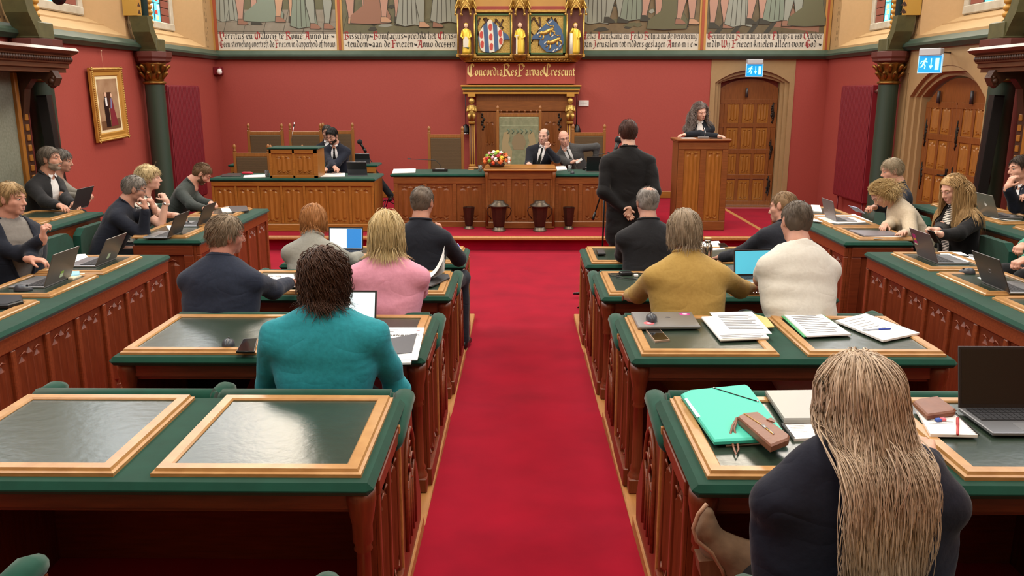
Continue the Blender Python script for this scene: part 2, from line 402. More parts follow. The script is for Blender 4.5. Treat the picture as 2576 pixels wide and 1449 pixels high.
# ------------------------------------------------------------------ doors
def arch_poly(x0,x1,zs,zt,z0=0,n=12):
    xm=(x0+x1)/2; hw=(x1-x0)/2; p=[(x0,z0)]
    for i in range(n+1):
        t=-1+2*i/n; p.append((xm+hw*t, zs+(zt-zs)*(1-abs(t)**2.2)))
    p.append((x1,z0)); return p
def door(idx,leaves,w,h,zs,M,lab,hinge_side):
    """facing -y in local space, centred on x=0, floor z=0"""
    fb=MB()
    for k,(o,d0,d1) in enumerate(((.0,.0,.10),(.07,.06,.16),(.13,.12,.26))):
        outer=arch_poly(-w/2-.21+o,w/2+.21-o,zs+.10,h+.21-o); inner=arch_poly(-w/2-.14+o,w/2+.14-o,zs+.10,h+.14-o)
        n=len(outer)
        vs=[(x,d0,z) for x,z in outer]+[(x,d0,z) for x,z in inner]+[(x,d1,z) for x,z in inner]
        for i in range(n-1): fb.add([vs[i],vs[i+1],vs[n+i+1],vs[n+i]],[(0,1,2,3)]); fb.add([vs[n+i],vs[n+i+1],vs[2*n+i+1],vs[2*n+i]],[(0,1,2,3)])
    # flat surround to the rectangle of the opening
    W2=w/2+.23; top=ZC+.02
    outer=arch_poly(-w/2-.21,w/2+.21,zs+.10,h+.21); n=len(outer)
    for i in range(1,n-2): 
        a,c=outer[i],outer[i+1]; fb.add([(a[0],0,a[1]),(c[0],0,c[1]),(c[0],0,top),(a[0],0,top)],[(0,1,2,3)])
    for e in (-1,1): fb.box(e*(w/2+.21),e*W2,-.005,.02,0,top)
    root=fb.build('door_%d'%idx,[M_stone],None,M); tag(root,lab,None,None,'structure')
    lw=w/leaves
    for li in range(leaves):
        x0=-w/2+li*lw
        d=MB(); poly=arch_poly(-w/2,w/2,zs,h-.02); pl=[(x,z) for x,z in poly if x0-.001<=x<=x0+lw+.001]
        if leaves==2:
            pl=([(x0,0)]+[p for p in pl if p[1]>0]+[(x0+lw,0)])
        d.prism(pl,1,.20,.25)
        leaf=d.build('door_leaf',[M_oak2],root)
        rows=4; cols=3 if leaves==1 else 2
        zz=[.13,.64,1.13,1.62]; ph=.40
        mx=.13; pw=(lw-2*mx)/cols
        r_=MB()
        for i in range(cols+1): r_.box(x0+mx+i*pw-.03,x0+mx+i*pw+.03,.185,.21,.08,2.06,.005)
        for z in zz+[2.06]: r_.box(x0+.015,x0+lw-.015,.1825,.21,z-.09,z-.005,.005)
        r_.box(x0+.0,x0+mx-.035,.1875,.21,.02,zs,.004); r_.box(x0+lw-mx+.035,x0+lw,.1875,.21,.02,zs,.004)
        r_.build('stile_frame',[M_oak2],leaf)
        for z in zz:
            for i in range(cols): panel(leaf,pw-.07,ph,TR((x0+mx+i*pw+.035,.199,z)),M_oak)
        for z in ((.42,1.12,1.80) if leaves==1 else (1.62,1.0)):
            hx=x0+lw-.08 if hinge_side>0 else x0+.08
            hb=MB(); rr=random.Random(int(z*100))
            for k in range(9):
                t=-1+k/4; hb.ball((hx+rr.uniform(-.025,.025),.185,z+t*.17),.028*(1.2-abs(t)*.7),7,5,sc=(1,.5,1.2))
            hb.tube([(hx,.18,z-.2),(hx+.02,.175,z-.05),(hx,.175,z+.05),(hx,.18,z+.2)],[.006,.014,.014,.005],6)
            hb.build('iron_hinge',[M_iron],leaf)
        if li==0 and leaves==2:
            hb=MB(); hb.box(x0+lw-.10,x0+lw-.05,.17,.19,.98,1.16,.004); hb.tube([(x0+lw-.075,.18,1.07),(x0+lw-.075,.13,1.07),(x0+lw-.20,.125,1.065)],.011,7); hb.build('door_handle',[M_black],leaf)
        cl=MB(); cl.tube([(x0+lw*.45,.16,h-.19),(x0+lw*.45,.16,h-.36)],[.022,.026],8); cl.build('door_closer',[M_dgrey],leaf)
    return root
door(1,1,1.10,2.45,2.26,TR((4.32,YB-.01,0)),'arched oak door with carved panels and iron hinges in the red end wall',1)
door(2,2,1.78,2.40,2.02,TR((XW-.01,11.65,0),rz=-math.pi/2),'arched double oak door in tan stone surround in the side wall',-1)
# ------------------------------------------------------------------ exit signs
M_sign=mat('sign_blue','#0a8fd0',.4,emit=.55); M_signw=mat('sign_pale','#9fecf4',.4,emit=.75)
def exit_sign(loc,rz,lab):
    t=thing('exit_sign',lab,'sign',loc,rz)
    b=MB(); b.tube([(0,.02,.24),(0,.62 if rz==0 else .55,.24)],.012,6); b.build('wall_bracket',[M_dgrey],t)
    b=MB(); b.box(-.14,.14,-.05,.05,.19,.28,.008); b.build('lamp_housing',[mat('grey_housing','#b9bec4',.4)],t)
    b=MB(); b.box(-.155,.155,-.012,.012,-.03,.20,.003); b.build('acrylic_edge',[mat('pale_acrylic','#a9d6f2',.15,emit=.35)],t)
    b=MB(); b.box(-.142,.142,-.0145,.0145,-.018,.185); pl=b.build('sign_plate',[M_sign],t)
    b=MB(); Y0=-.017
    def q(p): b.prism([(x,z) for x,z in p],1,Y0,Y0+.002)
    q([(.07,.01),(.118,.01),(.118,.155),(.07,.155)])                       # the doorway
    q([(.012,.06),(.024,.06),(.024,.155),(.012,.155)]); q([(-.008,.065),(.044,.065),(.018,.02)])  # the arrow
    def bar(p0,p1,w):
        a=Vector(p0);c=Vector(p1);d=(c-a).normalized();n=Vector((-d.y,d.x))*w/2; q([tuple(a+n),tuple(c+n),tuple(c-n),tuple(a-n)])
    q([(-.052+.014*math.cos(a*math.pi/4),.145+.014*math.sin(a*math.pi/4)) for a in range(8)])
    bar((-.06,.132),(-.082,.085),.026); bar((-.08,.09),(-.055,.062),.016); bar((-.055,.062),(-.062,.022),.014)
    bar((-.084,.09),(-.098,.05),.015); bar((-.098,.05),(-.128,.048),.013); bar((-.062,.122),(-.03,.105),.012); bar((-.068,.125),(-.105,.118),.012); bar((-.105,.118),(-.118,.09),.011)
    b.build('pictogram',[M_signw],pl)
    return t
pe=onY(1897,186,YB-.35); exit_sign((pe.x,YB-.35,2.49),0,'glowing blue exit sign above single arched door in the end wall')
exit_sign((5.28,11.28,2.46),R(-50),'glowing blue exit sign above the double door in the side wall')
# ------------------------------------------------------------------ radiators
def radiator(s,y0,y1,lab):
    t=thing('radiator',lab,'radiator',(s*5.6,(y0+y1)/2,0),group='tall red wall radiators'); hw=(y1-y0)/2
    b=MB(); b.box(-.05*1,.05,-hw,hw,.42,2.30,.01); b.build('body',[M_rad],t)
    b=MB(); n=24
    for i in range(n):
        y=-hw+(i+.5)*2*hw/n; b.box(-s*.05,-s*.066,y-.018,y+.018,.44,2.28,.006)
    b.build('flute',[M_rad],t)['kind']='stuff'
    b=MB(); b.tube([(0,-hw-.10,2.2),(0,-hw,2.2)],.02,8); b.tube([(0,-hw-.13,2.2),(0,-hw-.08,2.2)],.035,10); b.build('valve',[M_mar],t)
    b=MB(); b.tube([(0,-hw+.1,.42),(0,-hw+.1,.0)],.015,8); b.build('pipe',[M_rad],t); b=MB(); b.tube([(0,hw-.1,.42),(0,hw-.1,.0)],.015,8); b.build('pipe',[M_rad],t)
radiator(-1,13.55,14.85,'tall dark red fluted radiator between column and corner with motion detector')
radiator(1,13.70,14.98,'tall dark red fluted radiator between column and corner near single door')
# motion detector, wall plate
t=thing('motion_detector','small white motion detector in the corner above the radiator','sensor',(-5.6,16.05,2.58))
b=MB(); b.box(-.1,.04,-.02,.15,-.08,.06,.01); b.build('bracket',[M_rad],t)
b=MB(); b.ball((.03,-.05,-.03),.05,10,7); b.box(.0,.06,-.06,0,-.03,.03,.01); b.build('sensor_head',[M_white],t)
p=onY(1468,260,YB); t=thing('switch_plate','white double switch plate on red wall beside the canopy','switch',(p.x,YB-.011,p.z))
b=MB(); b.box(-.095,.095,-.012,.01,-.055,.055,.004); b.build('plate',[M_white],t); b=MB(); b.box(-.001,.001,-.014,-.011,-.04,.04); b.box(-.06,.06,-.0135,-.011,-.002,.002); b.build('rocker_gap',[mat('grey_gap','#b4b2ae',.6)],t)
# ------------------------------------------------------------------ benches of the members
def writing_frame(parent,w,d,M,name='blotter_frame'):
    """oak moulded frame w (x) by d (y), origin near left corner, with a leather blotter as sub-part"""
    key=('fr',round(w,3),round(d,3))
    if key not in _cache:
        b=MB(); prof=[(0,0),(0,.012),(.010,.016),(.014,.026),(.05,.026),(.056,.020),(.056,0)]
        c=[(0,0,1,1),(w,0,-1,1),(w,d,-1,-1),(0,d,1,-1)]
        rings=[[(x+sx*o,y+sy*o,z) for o,z in prof] for x,y,sx,sy in c]
        n=len(prof)
        for i in range(4):
            a,e=rings[i],rings[(i+1)%4]
            for k in range(n-1): b.add([a[k],e[k],e[k+1],a[k+1]],[(0,1,2,3)])
        me=b.mesh('frame',[M_frame])
        q=MB(); q.box(.05,w-.05,.05,d-.05,.0,.017); mq=q.mesh('blotter',[M_blot]); _cache[key]=(me,mq)
    me,mq=_cache[key]; f=link(name,me,parent,M); link('blotter',mq,f); return f
ROWS=[(6.95,.045),(5.53,.115),(3.98,.185),(2.49,.25),(1.01,.30)]      # near edge of frames, platform height
SIDE={-1:dict(xa=.465,x1=2.03,fr=((.51,1.19),(1.31,1.99))),1:dict(xa=.545,x1=2.14,fr=((.60,1.28),(1.42,2.10)))}
# low platforms under the rows
for s,nm in ((-1,'left'),(1,'right')):
    b=MB(); xe=SIDE[s]['xa']-.012; x1=SIDE[s]['x1']+.12
    for i,(y,z) in enumerate(ROWS):
        y0=y-.33 if i<4 else 0.9; y1=y+1.15
        b.box(s*xe,s*(xe+.16),y0,y1-.0,-.05,z,.006); b.box(s*(xe+.16),s*x1,y0,y1,-.05,z-.002,mi=1)
    struct('platform_'+nm,b,[M_nose,M_carpet],'low stepped platform with pale oak edge under the benches')
TURNED=[(.040,0),(.040,.10),(.030,.11),(.036,.13),(.028,.15),(.026,.30),(.024,.46),(.032,.47),(.026,.485),(.034,.50),(.034,.56),(.042,.60),(.050,.65),(.05,.69)]
def tracery(b,y0,y1,z0,z1,x,s):
    """pointed arch with mullions carved on a bench end; x plane, sticking out towards the aisle (-s)"""
    ym=(y0+y1)/2; h=z1-z0
    def P(y,z,o=.0): return (x-s*(.006+o),y,z)
    A=[P(y0,z0)]+[P(y0+(ym-y0)*(1-math.cos(t*math.pi/2)),z0+h*.6+h*.4*math.sin(t*math.pi/2)) for t in np.linspace(0,1,7)]
    B=[P(2*ym-p[1],p[2]) for p in A]
    for L in (A,B): b.tube(L,.010,6,1)
    for t in (.25,.5,.75): b.tube([P(y0+(y1-y0)*t,z0),P(y0+(y1-y0)*t,z0+h*.58)],.007,5,1)
    for t in (.25,.75):
        yy=y0+(y1-y0)*t; b.tube([P(yy+(y1-y0)*.22*math.cos(a),z0+h*.62+(y1-y0)*.22*math.sin(a)) for a in np.linspace(0,2*math.pi,9)],.006,5,1)
    b.tube([P(ym+.035*math.cos(a),z0+h*.82+.035*math.sin(a)) for a in np.linspace(0,2*math.pi,9)],.006,5,1)
    b.box(x-s*.001,x-s*.004,y0,y1,z0,z0+h*.6,mi=2)
def bench_unit(s,row,desk=True,seat=True):
    y,z=ROWS[row]; q=SIDE[s]; xa,x1=q['xa'],q['x1']
    side='left' if s<0 else 'right'
    nm='bench_desk' if desk else 'bench'
    o=thing(nm,'?','bench',(0,y,z),group='green topped double benches in rows')
    def mx(a,b_): return (min(s*a,s*b_),max(s*a,s*b_))
    if desk:
        b=MB(); X=mx(xa,x1); b.box(X[0],X[1],-.055,.735,.695,.74,.02); b.build('desk_top',[M_velvet],o)
        for f0,f1 in q['fr']:
            X=mx(f0,f1); writing_frame(o,.68,.70,TR((X[0],0,.740)))
        b=MB(); X=mx(xa+.07,x1-.05); b.box(X[0],X[1],.02,.04,.62,.695); b.box(X[0],X[1],.04,.70,.60,.62); b.build('apron',[M_redx],o)
        for xx in (xa+.055,x1-.055):
            b=MB(); b.lathe(TURNED,12,(s*xx,.035,0)); b.box(s*xx-.042,s*xx+.042,-.007,.077,0,.08,.006); b.build('turned_leg',[M_red],o)
        # end panel towards the aisle with folds
        b=MB(); X=mx(xa+.02,xa+.06); b.box(X[0],X[1],.08,.53,0,.695)
        for yy in (.085,.30,.50): b.box(s*(xa+.022),s*(xa+.004),yy,yy+.03,0,.69,.004)
        b.box(s*(xa+.024),s*(xa-.006),.08,.53,0,.10,.006); b.box(s*(xa+.024),s*(xa+.0),.08,.53,.64,.695,.004)
        e=b.build('end_panel',[M_red],o)
        for yy in (.115,.33):
            M=TR((s*(xa+.02),yy if s>0 else yy+.17,.11),rz=R(90) if s<0 else R(-90))
            if s>0: M=TR((s*(xa+.02),yy+.17,.11),rz=R(-90))
            else: M=TR((s*(xa+.02),yy,.11),rz=R(90))
            panel(e,.17,.53,M,M_red,'fold_panel')
        b=MB(); X=mx(x1-.06,x1-.02); b.box(X[0],X[1],.08,.78,0,.695); b.build('outer_end_panel',[M_red],o)
        b=MB(); b.box(s*(xa+.018),s*(xa-.004),.525,.545,0,.70,.003); b.build('edge_strip',[M_nose],o)
    b=MB(); X=mx(xa+.02,x1-.02); b.box(X[0],X[1],.745,.785,0,.70); b.build('back_board',[M_redx],o)
    if desk and not seat:
        panelled_front(o,min(s*(xa+.02),s*(x1-.02)),max(s*(xa+.02),s*(x1-.02)),0,.69,0,6,M_red,M_redx,M=TR((0,.80,0))@TR(rz=math.pi,loc=(s*(xa+x1),0,0)))
    if seat:
        xm=(xa+x1)/2
        for a,c in ((xa+.055,xm-.008),(xm+.008,x1-.02)):
            b=MB(); X=mx(a,c); 
            n=5; pts=[]
            prof=[(.742,.60),(.740,.715),(.750,.742),(.775,.754),(.802,.750),(.822,.725),(.835,.50),(.80,.46),(.75,.46)]
            b.prism(prof,0,X[0]+.012,X[1]-.012,sm=True); b.prism([(yy*.98+.0157,zz-.012 if zz>.6 else zz) for yy,zz in prof],0,X[0],X[1],sm=True)
            b.build('backrest_pad',[M_pad],o)
            b=MB(); b.box(X[0],X[1],.80,1.24,.38,.46,.025); b.build('seat_cushion',[M_pad],o)
        b=MB(); X=mx(xa+.06,x1-.03); b.box(X[0],X[1],.80,1.20,.30,.38); b.box(X[0],X[1],1.14,1.17,0,.30); b.build('seat_base',[M_redx],o)
        for i,xx in enumerate((xa-.0,xm,x1-.02)):
            b=MB(); xc=xx+.02 if i<2 else xx-.01
            if i==0: b.tube([(s*xc,.50,.61),(s*xc,.51,.635),(s*xc,.56,.655),(s*xc,.66,.675),(s*xc,.76,.695),(s*xc,.84,.70),(s*xc,.885,.69),(s*xc,.90,.665)],[.015,.036,.043,.045,.046,.046,.036,.015],12,flat=.85)
            else: b.tube([(s*xc,.80,.655),(s*xc,.81,.685),(s*xc,.86,.70),(s*xc,.92,.70),(s*xc,.96,.69),(s*xc,.98,.66)],[.015,.036,.044,.044,.036,.015],12,flat=.85)
            b.build('armrest',[M_pad],o)
            b=MB(); X=mx(xc-.022,xc+.022)
            b.prism([(.548,0),(1.10,0),(1.12,.12),(1.02,.30),(.90,.45),(.89,.66),(.80,.685),(.66,.66),(.548,.625)] if i==0 else [(.80,.3),(1.06,.3),(1.0,.45),(.97,.66),(.86,.68),(.80,.66)],0,X[0],X[1])
            if i==0: tracery(b,.61,.86,.12,.60,s*(xc-.022),s)
            b.build('seat_end' if i!=1 else 'seat_divider',[M_red,M_redh,M_dark],o)
    return o
for s in (-1,1):
    side=-1 if s<0 else 1
    for k in range(5):
        o=bench_unit(s,k,desk=k<4,seat=k>0)
        o['label']={(-1,0):'front red-brown bench desk beside aisle with grey-jacketed woman at it',(-1,1):'red-brown bench desk with stapled white papers, pink-jacketed woman at it',
          (-1,2):'red-brown bench desk with teal-jacketed woman at it',(-1,3):'red-brown bench desk with two empty green blotters, behind teal-jacketed woman',(-1,4):'green padded bench seats facing the desk with two empty blotters',
          (1,0):'front red-brown bench desk beside aisle with two dark-suited men at it',(1,1):'red-brown bench desk with yellow-jacketed person and man in white at it',
          (1,2):'red-brown bench desk with closed laptop, papers and spiral notepad, nobody at it',(1,3):'red-brown bench desk with turquoise folder, long-haired blonde woman at it',(1,4):'green padded bench seats under the long-haired blonde woman in navy'}[(s,k)]
# ------------------------------------------------------------------ side benches, running along the aisle direction
def side_bench(s,y0,y1,xf,xb,zt,frames,lab,npan,zb=0.,panels=True,seats=None,seat_x=None):
    o=thing('side_bench',lab,'bench',(s*xf,y0,0),group='side benches along the walls')
    L=y1-y0; D=xb-xf
    # local frame: x away from the aisle (times s), y along
    b=MB(); X=(min(-s*.04,s*D),max(-s*.04,s*D)); b.box(X[0],X[1],-.03,L+.03,zt-.045,zt,.02); b.build('desk_top',[M_velvet],o)
    for (f0,f1) in frames:
        w=.50; f=writing_frame(o,w,f1-f0,TR((s*.13 if s>0 else -.13-w,f0-y0,zt)))
    if panels:
        # facing the aisle: local -y of the front -> -s x
        if s<0: M=TR((0,0,0),rz=R(90))      # x->y, -y -> +x
        else:   M=TR((0,L,0),rz=R(-90))
        panelled_front(o,0,L,zb,zt-.045,0,npan,M_red,M_redh,M=M)
    else:
        b=MB(); b.box(0,s*.04,0,L,zb,zt-.045); b.build('front_board',[M_redh],o)
    # the end facing the near side
    Xa,Xb=(min(s*.04,s*D),max(s*.04,s*D))
    panelled_front(o,Xa,Xb,zb,zt-.045,0,1,M_red,M_redx,stile=.09,name='end_board')
    b=MB(); b.box(Xa,Xb,L-.04,L,zb,zt-.045); b.build('far_end_board',[M_redx],o)
    b=MB(); b.box(-s*.03,s*.03,-.01,L,zb,zb+.09,.008); b.build('plinth',[M_nose],o)
    return o
def side_seats(s,ys,x0,x1,zseat,ztop,lab):
    for i,y in enumerate(ys):
        o=thing('bench_chair',lab[i],'seat',(s*x0,y,0),group='green velvet seats behind the side benches')
        b=MB(); b.box(0,s*(x1-x0),-.31,.31,zseat-.09,zseat,.03); b.build('seat_cushion',[M_pad],o)
        b=MB(); 
        b.prism([(-.30,zseat-.05),(.30,zseat-.05),(.31,zseat+.2),(.28,ztop-.06),(.20,ztop),(-.20,ztop),(-.28,ztop-.06),(-.31,zseat+.2)],0,s*(x1-x0-.02),s*(x1-x0+.05)); b.build('backrest',[M_pad],o)
        b=MB(); b.box(s*.03,s*(x1-x0),-.28,.28,.02,zseat-.09); b.build('seat_box',[M_redx],o)
Fl=[(5.22,5.88),(5.94,6.60)]; 
side_bench(-1,3.1,6.72,2.9,3.48,.90,[(3.78,4.44),(4.50,5.12),(5.24,5.88),(5.95,6.60)],'red-brown side bench under laptop with green sticker, near the empty blotters',10)
side_bench(1,3.1,6.90,2.9,3.48,.90,[(3.88,4.54),(4.62,5.28),(5.36,6.02),(6.14,6.80)],'red-brown side bench under laptop with magenta sticker',11)
side_bench(-1,7.42,9.50,2.9,3.48,.90,[(7.50,8.16),(8.18,8.80),(8.84,9.44)],'red-brown side bench where man rests face on hand beside blonde woman',6)
side_bench(1,7.38,9.62,2.9,3.48,.90,[(7.46,8.12),(8.16,8.82),(8.90,9.56)],'red-brown side bench with closed laptop and woman in cream knit',6)
side_bench(-1,4.2,8.15,4.12,4.70,1.05,[(5.5,6.16),(6.24,6.90),(6.86+.02,7.50),(7.54,8.12)],'rear side bench with bearded man in dark blazer, before the wall column',11,panels=False)
side_bench(1,4.2,8.80,4.12,4.70,1.05,[(5.8,6.46),(6.58,7.24),(7.40,8.02),(8.10,8.74)],'rear side bench with silver laptop and man resting chin on hand',12,panels=False)
SL=['green velvet seat behind the side bench, beyond gesturing man towards the hall','green velvet seat under gesturing man in navy blazer','empty green velvet seat beside gesturing man','empty green velvet seat between gesturing man and man resting face on hands','green velvet seat under man resting face on hands','green velvet seat under blonde woman with patterned blouse','green velvet seat under man in grey-green blazer']
SR=['green velvet seat beyond person in mint green sleeves','green velvet seat under person in mint green sleeves','empty green velvet seat beside person in mint green sleeves','green velvet seat under long-haired woman in black cardigan','green velvet seat under woman in cream knit','green velvet seat under fair-haired man reading','empty green velvet seat nearest the double door column']
side_seats(-1,(4.8,5.5,6.35,7.1,7.8,8.5,9.15),3.62,4.02,.46,.98,SL)
side_seats(1,(5.0,5.7,6.4,7.1,7.85,8.55,9.2),3.62,4.02,.46,.98,SR)
# ------------------------------------------------------------------ broad-nib lettering
def _m(x): return [(x-.09,.9),(x,.80),(x,.18),(x+.09,.08)]
_oL=[(.3,.94),(.13,.78),(.13,.22),(.28,.06)]; _oR=[(.3,.94),(.46,.78),(.46,.22),(.28,.06)]
GLY={'i':([_m(.15),[(.12,1.22),(.2,1.3)]],.34),'n':([_m(.15),[(.15,.72),(.33,.93),(.46,.8),(.46,.18),(.55,.08)]],.66),
'm':([_m(.15),[(.15,.72),(.31,.93),(.42,.8),(.42,.18),(.5,.08)],[(.42,.72),(.58,.93),(.70,.8),(.70,.18),(.78,.08)]],.9),
'u':([[(.06,.9),(.15,.8),(.15,.2),(.28,.06),(.45,.22)],_m(.46)],.66),'r':([_m(.15),[(.15,.72),(.32,.94),(.44,.80)]],.5),
'o':([_oL,_oR],.6),'e':([_oL,[(.3,.94),(.45,.78),(.41,.60),(.15,.46)],[(.28,.06),(.45,.2)]],.54),'c':([_oL,[(.3,.94),(.44,.8)],[(.28,.06),(.45,.2)]],.52),
'a':([[(.13,.8),(.28,.94),(.43,.8),(.43,.18),(.52,.08)],[(.43,.54),(.15,.40),(.15,.2),(.27,.06),(.43,.2)]],.62),
'd':([_oL,[(.10,1.42),(.40,1.08),(.46,.78),(.46,.22),(.28,.06)],[(.10,1.42),(.0,1.36)]],.6),'b':([[(.05,1.5),(.13,1.4),(.13,.2),(.28,.06)],[(.13,.72),(.3,.94),(.46,.78),(.46,.22),(.28,.06)]],.6),
'h':([[(.05,1.5),(.13,1.4),(.13,.18),(.22,.08)],[(.13,.72),(.3,.94),(.46,.78),(.46,.12),(.34,-.28)]],.6),'l':([[(.06,1.5),(.15,1.4),(.15,.18),(.26,.08)]],.35),
't':([[(.15,1.2),(.15,.18),(.28,.08)],[(.0,.9),(.34,.9)]],.4),'f':([[(.40,1.36),(.25,1.48),(.15,1.25),(.15,-.15)],[(.0,.9),(.34,.9)]],.42),
's':([[(.43,.84),(.28,.95),(.14,.76),(.43,.28),(.28,.05),(.12,.18)]],.55),'p':([[(.05,.95),(.15,.8),(.15,-.42)],[(.15,.72),(.3,.94),(.46,.78),(.46,.22),(.28,.06),(.15,.18)]],.6),
'g':([[(.46,.82),(.3,.94),(.13,.78),(.13,.22),(.28,.06),(.46,.22)],[(.46,.92),(.46,-.1),(.30,-.38),(.08,-.28)]],.6),'v':([[(.06,1.0),(.14,.8),(.14,.2),(.28,.06),(.46,.26),(.46,.78),(.34,.98)]],.58),
'w':([[(.06,1.0),(.14,.8),(.14,.2),(.27,.06),(.42,.22),(.42,.9)],[(.42,.22),(.55,.06),(.70,.26),(.70,.78),(.6,.98)]],.84),'x':([_m(.2),[(.0,.5),(.42,.5)],[(.2,.18),(.05,-.12)],[(.2,.75),(.42,.92)]],.5),
'z':([[(.1,.86),(.44,.9),(.14,.12),(.46,.12)]],.55),'k':([[(.05,1.5),(.13,1.4),(.13,.08)],[(.13,.5),(.4,.92)],[(.13,.55),(.32,.48),(.46,.08)]],.56),'j':([[(.06,.9),(.15,.8),(.15,-.2),(.0,-.38)],[(.12,1.22),(.2,1.3)]],.34),
'y':([[(.06,1.0),(.14,.8),(.14,.2),(.28,.06),(.46,.26)],[(.46,.92),(.46,.0),(.25,-.38)]],.58),'.':([[(.07,.44),(.17,.56)],[(.10,.40),(.16,.46)]],.28),':':([[(.08,.25),(.15,.32)],[(.08,.7),(.15,.77)]],.3),'=':([[(.05,.62),(.42,.66)],[(.05,.34),(.42,.38)]],.55),' ':([],.3),
'~':([[(.0,.4),(.15,.65),(.3,.4),(.45,.65),(.6,.4)],[(.1,.3),(.5,.75)],[(.1,.75),(.5,.3)]],.7),
'C':([[(.82,1.3),(.55,1.5),(.14,1.12),(.12,.40),(.5,-.05),(.86,.25)],[(.52,1.5),(.46,-.02)],[(.82,1.3),(.78,1.05)]],.95),'G':([[(.82,1.3),(.5,1.5),(.12,1.12),(.12,.40),(.48,-.05),(.82,.2),(.8,.62),(.5,.66)],[(.44,1.45),(.40,.05)]],.95),
'R':([[(.2,1.42),(.2,.05)],[(.0,1.36),(.5,1.5),(.78,1.18),(.52,.78),(.2,.74)],[(.46,.76),(.88,-.02)],[(.0,.0),(.42,.02)]],.95),'P':([[(.22,1.42),(.22,.0)],[(.0,1.36),(.52,1.5),(.84,1.12),(.54,.66),(.24,.68)],[(.0,-.02),(.46,.0)]],.92),
'B':([[(.2,1.42),(.2,.02)],[(.0,1.36),(.5,1.5),(.74,1.2),(.5,.82),(.2,.78)],[(.5,.82),(.82,.42),(.5,.0),(.0,.02)]],.92),'A':([[(.0,.02),(.24,.1),(.55,1.46),(.72,1.35),(.72,.1),(.86,.0)],[(.26,.55),(.72,.55)],[(.1,1.3),(.55,1.46)]],.95),
'V':([[(.0,1.36),(.2,1.44),(.22,.4),(.42,.0),(.78,.5),(.8,1.1),(.62,1.46)]],.92),'M':([[(.5,1.44),(.12,1.05),(.12,.3),(.4,.0)],[(.5,1.44),(.5,.0)],[(.5,1.44),(.9,1.05),(.9,.3),(.62,.0)]],1.05),
'F':([[(.24,1.4),(.24,-.05)],[(.0,1.34),(.5,1.48),(.84,1.34)],[(.24,.74),(.66,.8)],[(.0,.0),(.42,.0)]],.85),'E':([[(.7,1.3),(.45,1.48),(.12,1.1),(.12,.4),(.46,-.02),(.82,.25)],[(.12,.75),(.66,.75)],[(.42,1.4),(.4,.1)]],.86),
'L':([[(.1,1.3),(.3,1.46),(.26,.1),(.86,.04),(.9,.25)],[(.48,1.3),(.48,.3)]],.92),'J':([[(.1,1.36),(.6,1.44),(.44,1.2),(.44,.2),(.2,-.25),(.0,-.1)]],.7),'O':([[(.5,1.5),(.12,1.1),(.12,.4),(.5,-.04),(.88,.4),(.88,1.1),(.5,1.5)]],1.0),
'W':([[(.0,1.36),(.14,1.42),(.16,.3),(.36,.0),(.56,.3),(.56,1.42)],[(.56,.3),(.76,.0),(.98,.4),(.98,1.1),(.84,1.44)]],1.1)}
def lettering(parent,text,xl,xr,zbase,xh,y,m_small,m_cap,name='lettering',nib=.15,capscale=1.0):
    """flat letters on the plane Y=y facing -y; widths squeezed to run from xl to xr"""
    adv=[];t=0
    for ch in text: adv.append(t); t+=GLY[ch][1]*(capscale if ch.isupper() else 1)
    k=(xr-xl)/(t-.05); a,c=MB(),MB(); ns=[0]
    for ch,x0 in zip(text,adv):
        up=ch.isupper(); T=c if up else a; sc=capscale if up else 1; w=nib*(1.55 if up else 1)
        for st in GLY[ch][0]:
            for p,q in zip(st[:-1],st[1:]):
                for n in ((w/2*.72,w/2*.72),):
                    P=[(x0+(p[0]*sc),p[1]*sc),(x0+q[0]*sc,q[1]*sc)]
                    d=Vector((P[1][0]-P[0][0],P[1][1]-P[0][1])); d=d.normalized() if d.length>0 else Vector((1,0))
                    e=Vector((-d.y,d.x))*.022
                    nv=Vector(n); 
                    if abs(nv.dot(Vector((-d.y,d.x))))<.022: nv=nv+e
                    poly=[(P[0][0]-nv.x,P[0][1]-nv.y),(P[0][0]+nv.x,P[0][1]+nv.y),(P[1][0]+nv.x,P[1][1]+nv.y),(P[1][0]-nv.x,P[1][1]-nv.y)]
                    ns[0]+=1; T.add([(xl+u*k,y-.00012*(ns[0]%12),zbase+v*xh) for u,v in poly],[(0,1,2,3)])
    if a.v: tag(a.build(name,[m_small],parent),kind='stuff')
    if c.v: tag(c.build(name+'_capitals',[m_cap],parent),kind='stuff')
def clip(poly,a,b,c):
    """keep a*x+b*y<=c"""
    out=[]
    for i in range(len(poly)):
        p,q=poly[i],poly[(i+1)%len(poly)]; dp=a*p[0]+b*p[1]-c; dq=a*q[0]+b*q[1]-c
        if dp<=0: out.append(p)
        if dp*dq<0: t=dp/(dp-dq); out.append((p[0]+(q[0]-p[0])*t,p[1]+(q[1]-p[1])*t))
    return out
